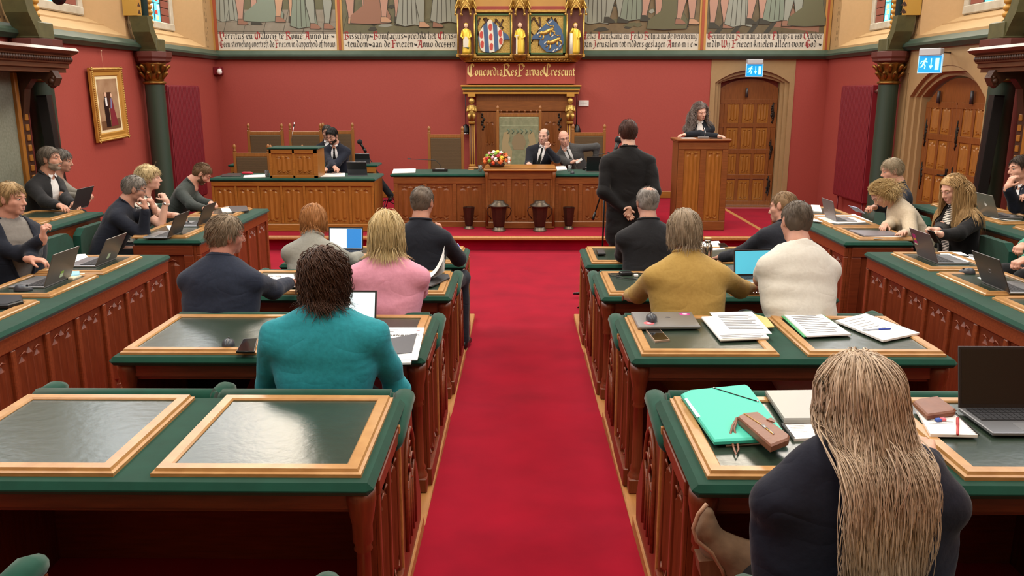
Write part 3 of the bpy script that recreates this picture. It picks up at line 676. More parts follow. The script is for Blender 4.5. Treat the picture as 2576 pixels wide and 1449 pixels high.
# ------------------------------------------------------------------ painted wall panels with captions
M_ink=mat('ink','#2a2622',.7); M_inkr=mat('red_ink','#8f2a2a',.7); M_capt=mat('caption_ground','#cfc9ba',.75,0,'noise','#c3bcab',6,.03)
M_rust=mat('rust_paint','#9c4a2a',.6); M_ochre=mat('ochre_paint','#b58a46',.55); M_cap2=mat('cream_paint','#d8ccb0',.65)
def mural(px0,px1,lines,bg,bg2,lab,seed,floor):
    YP=YB-.02; a=onY(px0,84,YP); c=onY(px1,84,YP); zb=onY(px0,126,YP).z; zc=onY(px0,84,YP).z
    o=thing('mural',lab,'mural',((a.x+c.x)/2,YP,zb),group='painted history panels'); ox,oz=(a.x+c.x)/2,zb; x0,x1=a.x-ox,c.x-ox
    b=MB(); b.box(x0,x1,0,.015,0,zc-oz); b.build('caption_board',[M_capt],o)
    b=MB(); b.box(x0,x1,.0,.015,zc-oz,2.9); pic=b.build('picture_ground',[mat('mural_ground_%d'%seed,bg,.75,0,'noise',bg2,5,.03,amount=.5)],o)
    b=MB(); b.box(x0,x1,-.003,.003,zc-oz-.004,zc-oz+.006); b.build('rule_line',[M_ink],o)
    rr=random.Random(seed); h=zc-oz
    pal=[mat('mural_flesh','#b08a6c',.75),mat('mural_grey','#8a8d80',.75),mat('mural_rust','#8a6450',.75),mat('mural_olive','#5e5c42',.75),mat('mural_rose','#a8826f',.75),mat('mural_dark','#3c3a30',.75),mat('mural_teal','#76806f',.75)]
    cnt=[0]
    def shape(pts,mi,lay,nm='painted_shape'):
        cnt[0]+=1; y_=-.001-.0006*cnt[0]; pts=[(min(x1,max(x0,x)),min(2.85,z)) for x,z in pts]
        cx=sum(p[0] for p in pts)/len(pts); cz=sum(p[1] for p in pts)/len(pts); E=lambda p: (p[0]+.010*(1 if p[0]>cx else -1),p[1]+.008*(1 if p[1]>cz else -1))
        q=MB(); q.prism([(x,z) for x,z in pts],1,y_,.0); 
        if lay>1 and nm!='painted_fold': q.prism([E(p) for p in pts],1,y_+.0003,.0,mi=1)
        q.build(nm,[pal[mi],pal[5]],o)
    if floor=='tiles':
        q=MB()
        for zz in (.03,.20): q.box(x0,x1,-.002,0,h+zz,h+zz+.006)
        for i in range(7):
            t=x0+(x1-x0)*(i+.3)/6; q.add([(t,-.002,h+.01),(t+.007,-.002,h+.01),(t+.13+.007,-.002,h+.42),(t+.13,-.002,h+.42)],[(0,1,2,3)])
        q.build('floor_lines',[pal[5]],o)
        b=MB(); b.box(x0,x1,-.0015,0,h+.42,h+1.2); b.build('picture_wall',[pal[3]],o)
    elif floor=='plinth':
        shape([(x1-.95,h+.12),(x1-.1,h+.02),(x1-.1,h+.35),(x1-.75,h+.45)],2,1); shape([(x1-.95,h+.45),(x1-.3,h+.5),(x1-.2,h+1.0),(x1-.95,h+.9)],4,1)
        for i in range(4):
            t=x0+.15+i*.3; shape([(t,h+.01),(t+.1,h+.01),(t+.45,h+.5),(t+.4,h+.5)],5,1,'painted_board')
    else:
        for i in range(16):
            t=rr.uniform(x0+.1,x1-.1); z=h+rr.uniform(.05,.5); w=rr.uniform(.05,.16); shape([(t-w,z),(t-w*.4,z+.05),(t+w*.5,z+.06),(t+w,z+.01),(t,z-.02)],rr.choice([3,5,1,3]),1,'painted_stone')
    n=6
    for i in range(n):
        t=x0+.25+(x1-x0-.5)*(i+rr.uniform(-.15,.15))/(n-1); z=h+rr.uniform(.10,.26); k=[0,1,0,2,0,1][(i+seed)%6]
        if k==0:   # two stockinged legs and shoes
            mi=rr.choice([0,4,1])
            for d in (-.12,.13):
                s_=rr.uniform(-.05,.06); shape([(t+d-.04,z+.03),(t+d+.035,z+.03),(t+d+s_*.4+.05,z+.16),(t+d+s_+.085,z+.42),(t+d+s_+.065,z+.62),(t+d+s_+.11,z+1.3),(t+d+s_-.11,z+1.3),(t+d+s_-.06,z+.62),(t+d+s_-.07,z+.42),(t+d+s_*.4-.04,z+.16)],mi,2,'painted_leg')
                shape([(t+d-.045,z+.07),(t+d+.04,z+.07),(t+d+.12,z+.015),(t+d+.14,z-.01),(t+d+.1,z-.025),(t+d-.055,z-.02)],rr.choice([5,2,0]),3,'painted_shoe')
        elif k==1: # a robe
            shape([(t-.26,z+.02),(t-.1,z-.03),(t+.08,z+.0),(t+.24,z-.03),(t+.20,z+.4),(t+.16,z+1.3),(t-.16,z+1.3),(t-.2,z+.4)],rr.choice([1,4,6,2]),2,'painted_robe')
            for e in (-.15,-.06,.03,.12): shape([(t+e,z+.0),(t+e+.010,z+.0),(t+e*.6+.015,z+1.2),(t+e*.6,z+1.2)],5,3,'painted_fold')
        else:      # a kneeling figure
            shape([(t-.42,z-.02),(t-.1,z-.04),(t+.30,z-.02),(t+.32,z+.10),(t+.2,z+.34),(t+.16,z+1.2),(t-.14,z+1.2),(t-.16,z+.3),(t-.40,z+.12)],rr.choice([3,6,2]),2,'painted_kneeler')
    for i,ln in enumerate(lines):
        zl=onY(px0,98.5+i*20.5,YP).z-oz; lettering(o,ln,x0+.03,x1-.03,zl,.088,-.003,M_ink,M_inkr,nib=.17)
    return o
mural(547,846,['Verritus.en.Malorix.te.Rome:Anno.lix:~','Geen.sterveling.overtreft.de.Friezen.in.dapperheid.of.trouw'],'#8d8676','#7a7161','painted panel of figures on a tiled floor captioned Verritus en Malorix',1,'tiles')
mural(862,1152,['Bisschop~Bonifacius~predikt.het:Chris=','=tendom~aan.de.Friezen~Anno.dccxxxv.'],'#6f6a4e','#565640','painted panel of figures on grass captioned Bisschop Bonifacius',2,'grass')
mural(1464,1759,['Eelko.Liauckama.en.Feiko.Botnia.na.de.verovering','van.Jerusalem.tot.ridders.geslagen.Anno.m i c.~'],'#7d6c4e','#62543c','painted panel of figures on brown ground captioned Eelko Liauckama',5,'ground')
mural(1776,2073,['Gemme.van.Burmania.voor.Philips.u.xxv.October','mdlv.Wij.Friezen.knielen.alleen.voor.God:~'],'#6b5f48','#54492f','painted panel of figures beside a plinth captioned Gemme van Burmania',4,'plinth')
b=MB(); YP=YB-.03
for p0,p1,mi,dy in ((530,540,1,0),(540,547,0,.01),(846,852,1,0),(851,857,0,.01),(857,862,1,0),(1759,1765,1,0),(1764,1771,0,.01),(1771,1777,1,0),(2073,2078,1,0),(2078,2083,0,.01),(2083,2090,1,0)):
    b.box(onY(p0,60,YB).x,onY(p1,60,YB).x,YP-dy,YB,2.95,6,mi=mi)
for q0,q1 in ((533,1160),(1456,2089)):
    for pa,pb,mi,dy in ((126,129,1,0),(129,133,0,.01),(133,139,1,.02)): b.box(onY(q0,60,YB).x,onY(q1,60,YB).x,YP-dy,YB,onY(700,pb,YB).z,onY(700,pa,YB).z,mi=mi)
struct('trim_7',b,[M_rust,M_ochre],'painted rust and ochre border around the wall panels')
# ------------------------------------------------------------------ motto board
o=thing('motto_board','red board with gilded motto Concordia Res Parvae Crescunt','sign',(0,YB-.12,2.3))
a=onY(1173,158,YB-.12); c=onY(1446,212,YB-.12)
b=MB(); b.box(a.x,c.x,0,.118,c.z+.01-2.3,a.z+.0-2.3); b.build('board',[M_wall],o)
M_goldl=mat('gold_letter','#f2e29a',.45)
lettering(o,'ConcordiaResParvaeCrescunt',onY(1175,180,YB-.12).x,onY(1446,180,YB-.12).x,onY(1200,191,YB-.12).z-2.3,.112,-.004,M_goldl,M_goldl,capscale=1.3,nib=.2)
# ------------------------------------------------------------------ gilded armorial shrine above it
YS=YB-.30
def sx_(px): return onY(px,60,YS).x
def sz_(py): return onY(1308,py,YS).z
def C3(x,y): return (onY(1120+x*.16563,y*.16563,YS).x, onY(1308,y*.16563,YS).z)
o=thing('armorial_shrine','gilded carved shrine with two painted shields and statue niches','shrine',(0,YS,2.7))
def shp(pts,y0,y1): 
    q=MB(); q.prism([(x,z-2.7) for x,z in pts],1,y0,y1); return q
b=MB(); b.box(sx_(1160),sx_(1460),.02,.30,sz_(150)-2.7,3.4,.01); b.build('back_board',[mat('shrine_back','#6e5a34',.6)],o)
b=MB(); b.box(sx_(1160),sx_(1458),-.06,.28,sz_(147)-2.7,sz_(142)-2.7,.01); b.box(sx_(1164),sx_(1456),-.04,.28,sz_(155)-2.7,sz_(147)-2.7,.01); b.build('base_moulding',[M_gold],o)
b=MB(); rr=random.Random(5)
for i in range(70):
    x=sx_(1166+i*4.1); b.ball((x,-.05,sz_(151)-2.7+rr.uniform(-.01,.01)),.022,6,4,sc=(1,.7,1))
tag(b.build('carved_foliage',[M_bronze],o),kind='stuff')
M_ggreen=mat('shrine_green','#3f6136',.5); M_gweave=mat('gold_weave','#d2b765',.4,.3,'noise','#8a6a2a',60,.5)
for (xa,xb) in ((465,1012),(1272,1822)):
    A=C3(xa,210);B_=C3(xb,828)
    b=MB()
    for p0,p1 in (((xa,210),(xa+28,828)),((xb-28,210),(xb,828)),((xa,210),(xb,235)),((xa,803),(xb,828))):
        u=C3(*p0);v=C3(*p1); b.box(u[0],v[0],-.03,.02,v[1]-2.7,u[1]-2.7)
    b.build('shield_border',[M_ggreen],o)
    b=MB(); u=C3(xa+28,235);v=C3(xb-28,803); b.box(u[0],v[0],.0,.02,v[1]-2.7,u[1]-2.7); b.build('gold_ground',[M_gweave],o)
    q=MB(); rr=random.Random(xa)
    for i in range(7):
        x=rr.uniform(xa+60,xb-60); P=[C3(x,260+rr.uniform(0,40)),C3(x+rr.uniform(-120,120),420),C3(x+rr.uniform(-60,60),560+rr.uniform(0,150))]
        q.tube([(p[0],-.008,p[1]-2.7) for p in P],[.02,.016,.008],5)
    q.build('carved_scroll',[M_dark],o)
    b=MB(); u=C3(xa-10,95);v=C3(xb+10,150); b.box(u[0],v[0],-.03,.02,v[1]-2.7,u[1]-2.7,.006); b.box(u[0],v[0],-.05,.02,v[1]-2.7-.05,v[1]-2.7,.006,mi=1); b.box(u[0],v[0],-.0,.02,u[1]-2.7,3.4,mi=2)
    b.build('upper_frieze',[mat('frieze_red','#8f3a30',.5),M_gold,M_ochre],o)
M_sblue=mat('shield_blue','#3b5a80',.5); M_swhite=mat('shield_white','#d6d2c4',.5); M_sred=mat('shield_red','#b8443a',.5)
s1=[(683,290),(735,345),(800,400),(870,475),(950,530),(985,600),(885,605),(880,660),(830,740),(760,785),(690,800),(600,795),(545,760),(515,680),(500,580),(520,490),(580,395)]
root=shp([C3(*p) for p in s1],-.05,-.02).build('shield',[M_sblue],o)
for x0,x1 in ((520,590),(655,735),(800,880)):
    pl=clip(clip(s1,1,-.07,x1-.07*545),-1,.07,-(x0-.07*545))
    if len(pl)>2: shp([C3(*p) for p in pl],-.054,-.048).build('white_band',[M_swhite],root)
for cx,cyy in ((553,530),(565,675),(688,415),(697,565),(705,710),(838,505),(848,625)):
    P=[]
    for i in range(14):
        t=2*math.pi*i/14; r=1-.28*max(0,math.cos(t-math.pi*.05))**6; P.append(C3(cx+30*math.cos(t)*r,cyy+54*math.sin(t)))
    shp(P,-.060,-.05).build('water_lily_leaf',[M_sred],root)
s2=[(1615,285),(1690,350),(1760,440),(1795,560),(1795,660),(1750,750),(1640,800),(1540,790),(1470,730),(1420,660),(1440,600),(1310,600),(1335,540),(1400,500),(1480,410),(1560,330)]
root=shp([C3(*p) for p in s2],-.05,-.02).build('shield',[M_sblue],o)
for ox,oy in ((0,0),(105,145)):
    L=MB(); 
    def tb(pts,rad): L.tube([(C3(x+ox,y+oy)[0],-.055,C3(x+ox,y+oy)[1]-2.7) for x,y in pts],[r*.1636*.0072*1.0 for r in rad],7,flat=.5,up=(0,1,0))
    tb([(1470,515),(1530,495),(1590,460),(1640,440)],[26,34,26,24]); tb([(1440,520),(1465,500),(1490,500)],[24,32,20])
    tb([(1490,530),(1490,580),(1470,610)],[14,12,12]); tb([(1450,545),(1420,570)],[12,10]); tb([(1620,470),(1660,490),(1650,530)],[16,12,10]); tb([(1600,480),(1590,530),(1600,550)],[14,11,10])
    tb([(1640,440),(1640,390),(1600,400),(1560,380),(1545,350)],[8,7,7,7,10])
    L.build('gold_lion',[M_gold],root)
for x,y in ((1595,335),(1435,440),(1415,505),(1630,545),(1520,650),(1745,690),(1700,745),(1650,770)):
    P=[C3(x-22,y+12),C3(x-12,y+22),C3(x+22,y-12),C3(x+12,y-22)]; shp(P,-.056,-.05).build('white_billet',[M_swhite],root)
# niches, pinnacle canopies
for px in (1173,1308,1447):
    x=sx_(px); b=MB(); w=sx_(px+22)-x
    b.box(x-w,x+w,-.02,.02,sz_(137)-2.7,3.4); b.build('niche',[M_mar],o)
    b=MB(); b.lathe([(.05,-.12),(.09,-.10),(.13,-.06),(.15,-.02),(.15,.0)],12,(x,-.06,sz_(137)-2.7)); b.build('console',[M_bronze],o)
    b=MB()
    for e in (-1,1): b.tube([(x+e*w*.95,-.06,sz_(140)-2.7),(x+e*w*.95,-.06,sz_(35)-2.7)],.016,8); b.box(x+e*w*.95-.03,x+e*w*.95+.03,-.09,-.03,sz_(143)-2.7,sz_(136)-2.7)
    b.build('niche_colonnette',[M_gold],o)
    z0=sz_(36)-2.7
    for dx,dy,ry in ((0,-.16,0),(-.13,-.08,R(-50)),(.13,-.08,R(50))):
        b=MB(); M=TR((x+dx,dy,z0),rz=-ry)
        for e in (-1,1):
            b.tube([M@Vector((e*.075,0,0)),M@Vector((e*.07,0,.07)),M@Vector((e*.04,0,.12)),M@Vector((0,0,.15))],.014,6)
            b.tube([M@Vector((e*.095,0,.09)),M@Vector((0,0,.27))],.012,5); b.ball(tuple(M@Vector((e*.085,-.0,-.01))),.022,6,5)
        b.ball(tuple(M@Vector((0,0,.28))),.02,6,5); b.prism([(-.09,.10),(.09,.10),(0,.25)],1,.004,.02,M=M); b.build('gable',[M_gold],o)
    b=MB(); b.lathe([(.14,z0+.10),(.15,z0+.3),(.10,z0+.5),(.04,z0+.9)],8,(x,.0,0)); b.build('spire',[M_gold],o)
M_sgold=mat('statue_gold','#e0c04a',.38,.55); M_sface=mat('statue_flesh','#d9b59a',.6); M_steal=mat('statue_green','#2f5a4a',.5)
def statue(px,kind,lab):
    x=sx_(px); t=thing('statue',lab,'statue',(x,YS-.08,sz_(137)),group='gilded niche statues')
    b=MB(); n=18; prof=[(.075,0,.06),(.08,.05,.06),(.07,.2,.05),(.065,.3,.05),(.062,.38,.045),(.058,.43,.04),(.02,.455,.02)]
    vs=[];fs=[]
    for r,z,d in prof:
        for j in range(n):
            a=2*math.pi*j/n; k=1+.12*math.sin(5*a+z*9)*(1 if z<.4 else 0); vs.append((r*k*math.cos(a)+.01*math.sin(z*8),d/.06*.055*k*math.sin(a)*(r/.07),z))
    for i in range(len(prof)-1):
        for j in range(n): fs.append([i*n+j,i*n+(j+1)%n,(i+1)*n+(j+1)%n,(i+1)*n+j])
    fs.append(list(range(n))[::-1]); b.add(vs,fs,0,True); b.box(-.09,.09,-.07,.07,-.03,.0,.006); b.build('robe',[M_sgold],t)
    b=MB(); b.ball((0,-.01,.495),.038,12,9,sc=(.85,.95,1.15)); b.tube([(0,0,.44),(0,0,.47)],.018,8); b.ball((0,-.046,.49),.008,6,5); b.build('head',[M_sface],t)
    b=MB(); b.ball((0,.008,.505),.041,10,7,sc=(1,.95,1.1)); b.build('hair',[M_sgold if kind!=1 else M_sface],t)
    b=MB()
    for e in (-1,1):
        L=[(e*.06,0,.41),(e*.085,-.02,.31),(e*.05,-.07,.27)] if not(kind==2 and e<0) else [(e*.06,0,.41),(e*.09,-.03,.35),(e*.05,-.05,.45)]
        b.tube(L,[.024,.022,.014],7)
    b.build('arm',[M_sgold],t)
    b=MB()
    if kind==0: b.prism([(-.05,.12),(.04,.12),(.05,.25),(0,.32),(-.05,.25)],1,-.085,-.07); b.tube([(-.05,-.05,.16),(.05,-.055,.1)],.02,6,1)
    elif kind==1: b.box(-.07,-.045,-.08,-.07,.0,.32); b.tube([(-.09,-.075,.32),(-.02,-.075,.32)],.008,6)
    else: b.tube([(-.075,-.05,.0),(-.075,-.05,.36)],[.03,.026],8)
    b.build('attribute',[M_swhite,M_steal],t)
statue(1173,0,'gilded statue with shield in niche beside striped shield'); statue(1308,1,'gilded statue with sword in niche between the two shields'); statue(1447,2,'gilded statue with broken column in niche beside lion shield')
# ------------------------------------------------------------------ throne canopy on the end wall
YC=YB-.45
def cx_(px): return onY(px,300,YC).x
def cz_(py): return onY(1308,py,YC).z
o=thing('throne_canopy','carved oak canopy with gilded corner figures behind the chairman seat','canopy',(0,YC,ZS))
xl,xr=cx_(1160),cx_(1461); zt=cz_(214)-ZS
b=MB(); b.box(xl,xr,-.05,.44,zt-.03,zt,.006); b.box(xl+.02,xr-.02,-.03,.44,zt-.065,zt-.03,.004,mi=1); b.box(xl+.03,xr-.03,-.04,.44,zt-.095,zt-.065,.004); b.box(xl+.05,xr-.05,0,.44,zt-.125,zt-.095,.004,mi=2); b.box(xl+.04,xr-.04,-.02,.44,zt-.16,zt-.125,.004)
b.build('cornice',[M_goldp,M_ggreen,M_mar],o)
b=MB(); b.box(cx_(1198),cx_(1430),.10,.14,0,zt-.15); b.build('back_wall',[M_oak2],o)
b=MB(); b.box(cx_(1198),cx_(1430),.06,.11,cz_(280)-ZS,cz_(255)-ZS,.006); b.box(cx_(1198),cx_(1430),.08,.11,zt-.17,zt-.15,.004); b.build('lintel',[M_oak2h],o)
for p0,p1 in ((1210,1252),(1358,1412)):
    d=MB(); X0,X1=cx_(p0),cx_(p1); d.box(X0,X1,.07,.10,.02,cz_(282)-ZS); df=d.build('cupboard_door',[M_oak2],o)
    w=X1-X0-.1
    for z in (.35,1.0): panel(df,w,.5,TR((X0+.05,.068,z)),M_oak2)
    h=MB(); hx=X0+.03 if p0<1300 else X1-.03
    for k in range(7): h.ball((hx+.02*math.sin(k*2),.06,1.32+k*.045),.028-.002*abs(k-3),7,5,sc=(1,.4,1))
    h.build('iron_hinge',[M_iron],df)
for px in (1187,1434):
    x=cx_(px); b=MB(); 
    for k in range(5):
        a=-.04+.02*k; b.tube([(x+a,.02-.012*(2-abs(k-2)),0.05),(x+a,.02-.012*(2-abs(k-2)),cz_(312)-ZS)],.011,6,k%2)
    b.build('corner_column',[M_goldp,M_mar],o)
    b=MB(); b.lathe([(.06,0),(.07,.03),(.055,.05)],10,(x,.02,cz_(420)-ZS)); b.lathe([(.06,0),(.065,.04),(.05,.06)],10,(x,.02,cz_(312)-ZS)); b.box(x-.07,x+.07,-.06,.1,cz_(243)-ZS,cz_(236)-ZS); b.build('column_ring',[M_goldp],o)
    b=MB(); z=cz_(312)-ZS+.06; H=cz_(243)-cz_(312)-.06
    b.ball((x,-.02,z+H*.82),.055,10,7,sc=(1,1,1.1)); b.tube([(x,0,z),(x,-.02,z+H*.35),(x,-.02,z+H*.65)],[.05,.075,.055],9)
    for e in (-1,1): b.tube([(x+e*.06,-.02,z+H*.6),(x+e*.075,-.06,z+H*.4),(x+e*.0,-.09,z+H*.48)],[.026,.026,.018],7); b.tube([(x+e*.03,-.03,z+H*.3),(x+e*.05,-.10,z+H*.22),(x+e*.035,-.06,z)],[.035,.032,.02],7)
    b.build('gilded_figure',[M_gold],o)
for px,lab in ((1172,'black metal bell lamp hanging beside the canopy behind empty high-backed chair'),(1450,'black metal bell lamp hanging beside canopy and white switch plate')):
    t=thing('hanging_lamp',lab,'lamp',(onY(px,320,YB-.15).x,YB-.15,0),group='black lamps beside the canopy')
    z=onY(1172,335,YB-.15).z
    b=MB(); b.tube([(0,0,2.17),(0,0,z+.16)],.009,6); b.build('stem',[M_black],t)
    b=MB(); b.lathe([(.01,.17),(.05,.14),(.075,.08),(.085,.03),(.085,.0)],14,(0,0,z)); b.build('shade',[M_black],t); b=MB(); b.lathe([(.088,.0),(.092,-.01),(.088,-.02)],14,(0,0,z)); b.build('rim',[M_chrome],t)
# ------------------------------------------------------------------ high-backed chairs
M_uph=mat('brown_stripe_fabric','#665138',.85,0,'stripe','#46361f',22,.1,amount=.8)
M_chair=wood('chair_oak','#a06a34','#7a4b20')
M_tap=mat('tapestry','#8d8f72',.9,0,'noise','#6f7458',14,.25,amount=.5)
def chair(x,y,w,top,lab,seat=.46,back=.86,throne=False,z0=ZS):
    o=thing('high_back_chair' if not throne else 'throne_chair',lab,'chair',(x,y,z0),group=None if throne else 'high-backed oak chairs on the dais')
    h=top-z0; hw=w/2
    for e in (-1,1):
        b=MB(); b.box(e*hw-.025,e*hw+.025,-.025,.025,0,h-.12,.005); b.lathe([(.022,h-.12),(.028,h-.10),(.016,h-.085),(.026,h-.06),(.028,h-.035),(.012,h-.005),(.003,h)],8,(e*hw,0,0)); b.build('back_post',[M_chair],o)
        b=MB(); b.box(e*hw-.025,e*hw+.025,-.53,-.48,0,seat-.04,.005); b.build('leg',[M_chair],o)
        b=MB(); b.tube([(e*hw,0,seat+.20),(e*hw,-.25,seat+.22),(e*hw,-.47,seat+.21),(e*hw,-.50,seat-.05)],.022,7); b.build('armrest',[M_chair],o)
    b=MB(); b.box(-hw,hw,-.02,.02,h-.20,h-.14,.006); b.build('top_rail',[M_chair],o); b=MB(); b.box(-hw,hw,-.02,.02,seat+.06,seat+.12,.006); b.build('lower_rail',[M_chair],o)
    b=MB(); b.box(-hw+.02,hw-.02,-.03,.015,seat+.1,h-.20,.012); b.build('back_upholstery',[M_uph if not throne else M_tap],o)
    b=MB(); b.box(-hw+.01,hw-.01,-.52,.0,seat-.07,seat,.02); b.build('seat',[M_uph if not throne else M_tap],o)
    if throne:
        b=MB(); n=7
        for i in range(n):
            xx=-hw+.06+(2*hw-.12)*i/(n-1); b.ball((xx,0,h-.10),.018,6,5); b.box(xx-.008,xx+.008,-.01,.01,h-.16,h-.10)
            if i<n-1:
                d=(2*hw-.12)/(n-1); b.tube([(xx,-.01,h-.14),(xx+d/2,-.01,h-.19),(xx+d,-.01,h-.14)],.009,5); b.ball((xx+d/2,-.012,h-.225),.02,6,5,sc=(1,.4,1))
        b.box(-hw,hw,-.015,.015,h-.28,h-.25); b.build('carved_cresting',[M_oak2],o)
    return o
def chp(p0,p1,py,y,lab):
    a=onY(p0,py,y); c=onY(p1,py,y); chair((a.x+c.x)/2,y,c.x-a.x,a.z,lab)
chp(624,708,310,14.9,'high-backed oak chair with brown upholstery, empty, nearest the motion detector')
chp(729,806,310,14.9,'high-backed oak chair behind the wooden desk pulpit with slim microphone')
chp(812,886,308,14.9,'high-backed oak chair behind bespectacled man writing')
chp(1079,1163,317,14.6,'high-backed oak chair, empty, behind gooseneck microphone beside the canopy')
chp(1442,1521,312,14.6,'high-backed oak chair behind bald man in grey suit')
chp(589,674,362,13.45,'lower oak chair with brown upholstery, empty, beside the wooden desk pulpit')
chp(680,760,364,13.45,'lower oak chair mostly hidden behind the wooden desk pulpit')
a=onY(1252,265,15.3);c=onY(1359,265,15.3)
th=chair((a.x+c.x)/2,15.3,c.x-a.x,a.z,'carved throne chair with lion tapestry back behind the chairman',throne=True)
tw=(c.x-a.x)/2; M_tl=mat('tapestry_lion','#9c8c68',.9); M_tg=mat('tapestry_green','#5d7360',.9)
zt=onY(1300,316,15.3).z-ZS; 
b=MB(); b.box(-tw+.03,tw-.03,-.045,-.028,.6,zt,.005); tb=b.build('tapestry_panel',[M_tap],th)
for e in (-1,1):
    q=MB(); q.prism([(e*x,z) for x,z in ((.14,zt-.75),(.30,zt-.72),(.31,zt-.35),(.27,zt-.12),(.20,zt-.10),(.16,zt-.18),(.19,zt-.30),(.12,zt-.45))],1,-.049,-.044); q.build('woven_lion',[M_tl],tb)
q=MB(); q.prism([(.0,zt-.12),(.09,zt-.18),(.13,zt-.3),(.09,zt-.42),(-.09,zt-.42),(-.13,zt-.3),(-.09,zt-.18)],1,-.049,-.044); q.build('woven_crest',[mat('tapestry_rose','#86765a',.9)],tb)
q=MB()
for k in range(6): 
    a_=k*1.05; q.tube([(-.2+.08*k,-.048,zt-.06),(-.17+.08*k,-.048,zt-.10),(-.2+.08*k,-.048,zt-.14)],.009,5)
q.build('woven_scroll',[M_tg],tb)
# ------------------------------------------------------------------ desks on the dais
o=thing('clerk_desk','honey oak desk with seven carved panels and raised pulpit box on top','desk',(0,12.2,ZS))
x0,x1=-4.49,-2.13; zt=.975-ZS
panelled_front(o,x0,x1,0,zt-.045,0,7,M_oak,M_oakh,rail=.07,stile=.035,base=.11)
b=MB(); b.box(x0-.03,x1+.03,-.04,.80,zt-.045,zt,.018); b.build('desk_top',[M_velvet],o)
b=MB(); b.box(x1-.04,x1,.01,.78,0,zt-.045); b.build('side_board',[M_oak],o); b=MB(); b.box(x0,x0+.04,.01,.78,0,zt-.045); b.build('side_board',[M_oak],o)
bx=MB(); bx.box(-3.64,-2.94,.06,.50,zt,1.385-ZS,.004); pb=bx.build('pulpit_box',[M_oak],o)
for X0 in (-3.575,-3.27): panel(pb,.27,.31,TR((X0,.058,zt+.04)),M_oak)
b=MB(); b.box(-3.64,-2.94,.045,.062,1.385-ZS-.06,1.385-ZS,.003); b.box(-3.64,-2.94,.045,.062,zt,zt+.035,.003)
for X0 in (-3.64,-3.305,-3.0): b.box(X0,X0+.06 if X0>-3.1 else X0+.035,.045,.062,zt,1.385-ZS,.003)
b.build('pulpit_rail',[M_oakh],pb)
b=MB(); b.box(-3.66,-2.92,.03,.52,1.385-ZS,1.41-ZS,.01); b.build('pulpit_top',[M_velvet],pb)
o=thing('rear_clerk_desk','green topped desk behind the honey oak desk','desk',(-3.55,13.75,ZS))
b=MB(); b.box(-1.22,1.22,0,.5,.80,.84,.015); b.build('desk_top',[M_velvet],o); panelled_front(o,-1.19,1.19,0,.80,.03,6,M_oak,M_oakh)
o=thing('presidium_desk','long brown oak presidium desk with green wings and raised middle','desk',(0,12.62,ZS))
zt=1.0-ZS
for X0,X1,n in ((-1.90,-.52,3),(.51,2.0,4)):
    panelled_front(o,X0,X1,0,zt-.045,0,n,M_oak2,M_oak2h,rail=.10,stile=.06,base=.09)
    b=MB(); b.box(X0-(.05 if X0<0 else 0),X1+(.05 if X0>0 else 0),-.04,.80,zt-.045,zt,.018); b.build('wing_top',[M_velvet],o)
    xe=X0 if X0<0 else X1-.04
    b=MB(); b.box(xe,xe+.04,.01,.78,0,zt-.045); b.build('side_board',[M_oak2],o)
M=TR((0,-.12,0)); z2=1.105-ZS
panelled_front(o,-.52,.51,0,z2-.05,0,3,M_oak2,M_oak2h,rail=.12,stile=.07,base=.10,M=M,name='middle_front')
b=MB(); b.box(-.52,.51,-.10,.40,0,z2-.05); b.build('middle_body',[M_oak2],o)
b=MB(); b.box(-.545,.535,-.19,.45,z2-.05,z2-.015,.008); b.box(-.53,.52,-.17,.45,z2-.015,z2,.006); b.build('middle_top',[M_oakh],o)
for xx in (-.50,.49):
    b=MB(); b.lathe([(.022,0.05),(.022,.3),(.028,.32),(.02,.35),(.02,.75),(.03,.78),(.03,z2-.05)],8,(xx,-.145,0)); b.build('colonnette',[M_oak2],o)
o=thing('lectern','tall brown oak lectern with two carved panels where the speaker stands','lectern',(2.65,12.36,ZS))
hw=.36; H=1.5-ZS
panelled_front(o,-hw,hw,0,H,0,2,M_oak,M_oak2h,rail=.12,stile=.085,base=.14)
b=MB(); b.box(hw-.04,hw,.02,.5,0,H); b.build('side_board',[M_oak2],o); b=MB(); b.box(-hw,-hw+.04,.02,.5,0,H); b.build('side_board',[M_oak2],o)
b=MB(); b.box(-hw-.035,hw+.035,-.05,.54,H,H+.03,.008); b.box(-hw-.02,hw+.02,-.03,.52,H-.02,H,.004); b.build('top',[M_oak2h],o)
# ------------------------------------------------------------------ urns and vases before the presidium desk
def urn(px,lab):
    p=onZ(px,576,ZS); o=thing('lidded_urn',lab,'urn',(p.x,12.27,ZS),group='lidded copper urns'); o.scale=(.8,.8,.8)
    b=MB(); b.lathe([(.085,.07),(.105,.10),(.155,.44),(.16,.46)],8,rot=math.pi/8,sm=False); b.build('body',[M_copper],o)
    b=MB(); b.lathe([(.13,0),(.125,.015),(.10,.05),(.09,.075)],16); b.build('foot',[mat('pewter','#6d6254',.4,.7)],o)
    b=MB(); b.lathe([(.19,.455),(.185,.475),(.11,.52),(.10,.54),(.10,.555)],16); b.build('lid',[mat('dark_pewter','#4e453a',.4,.7)],o)
    for e in (-1,1):
        b=MB(); b.tube([(e*.15,0,.42),(e*.20,0,.44),(e*.225,0,.38),(e*.205,0,.30),(e*.14,0,.22)],.010,7); b.build('handle',[M_copper],o)
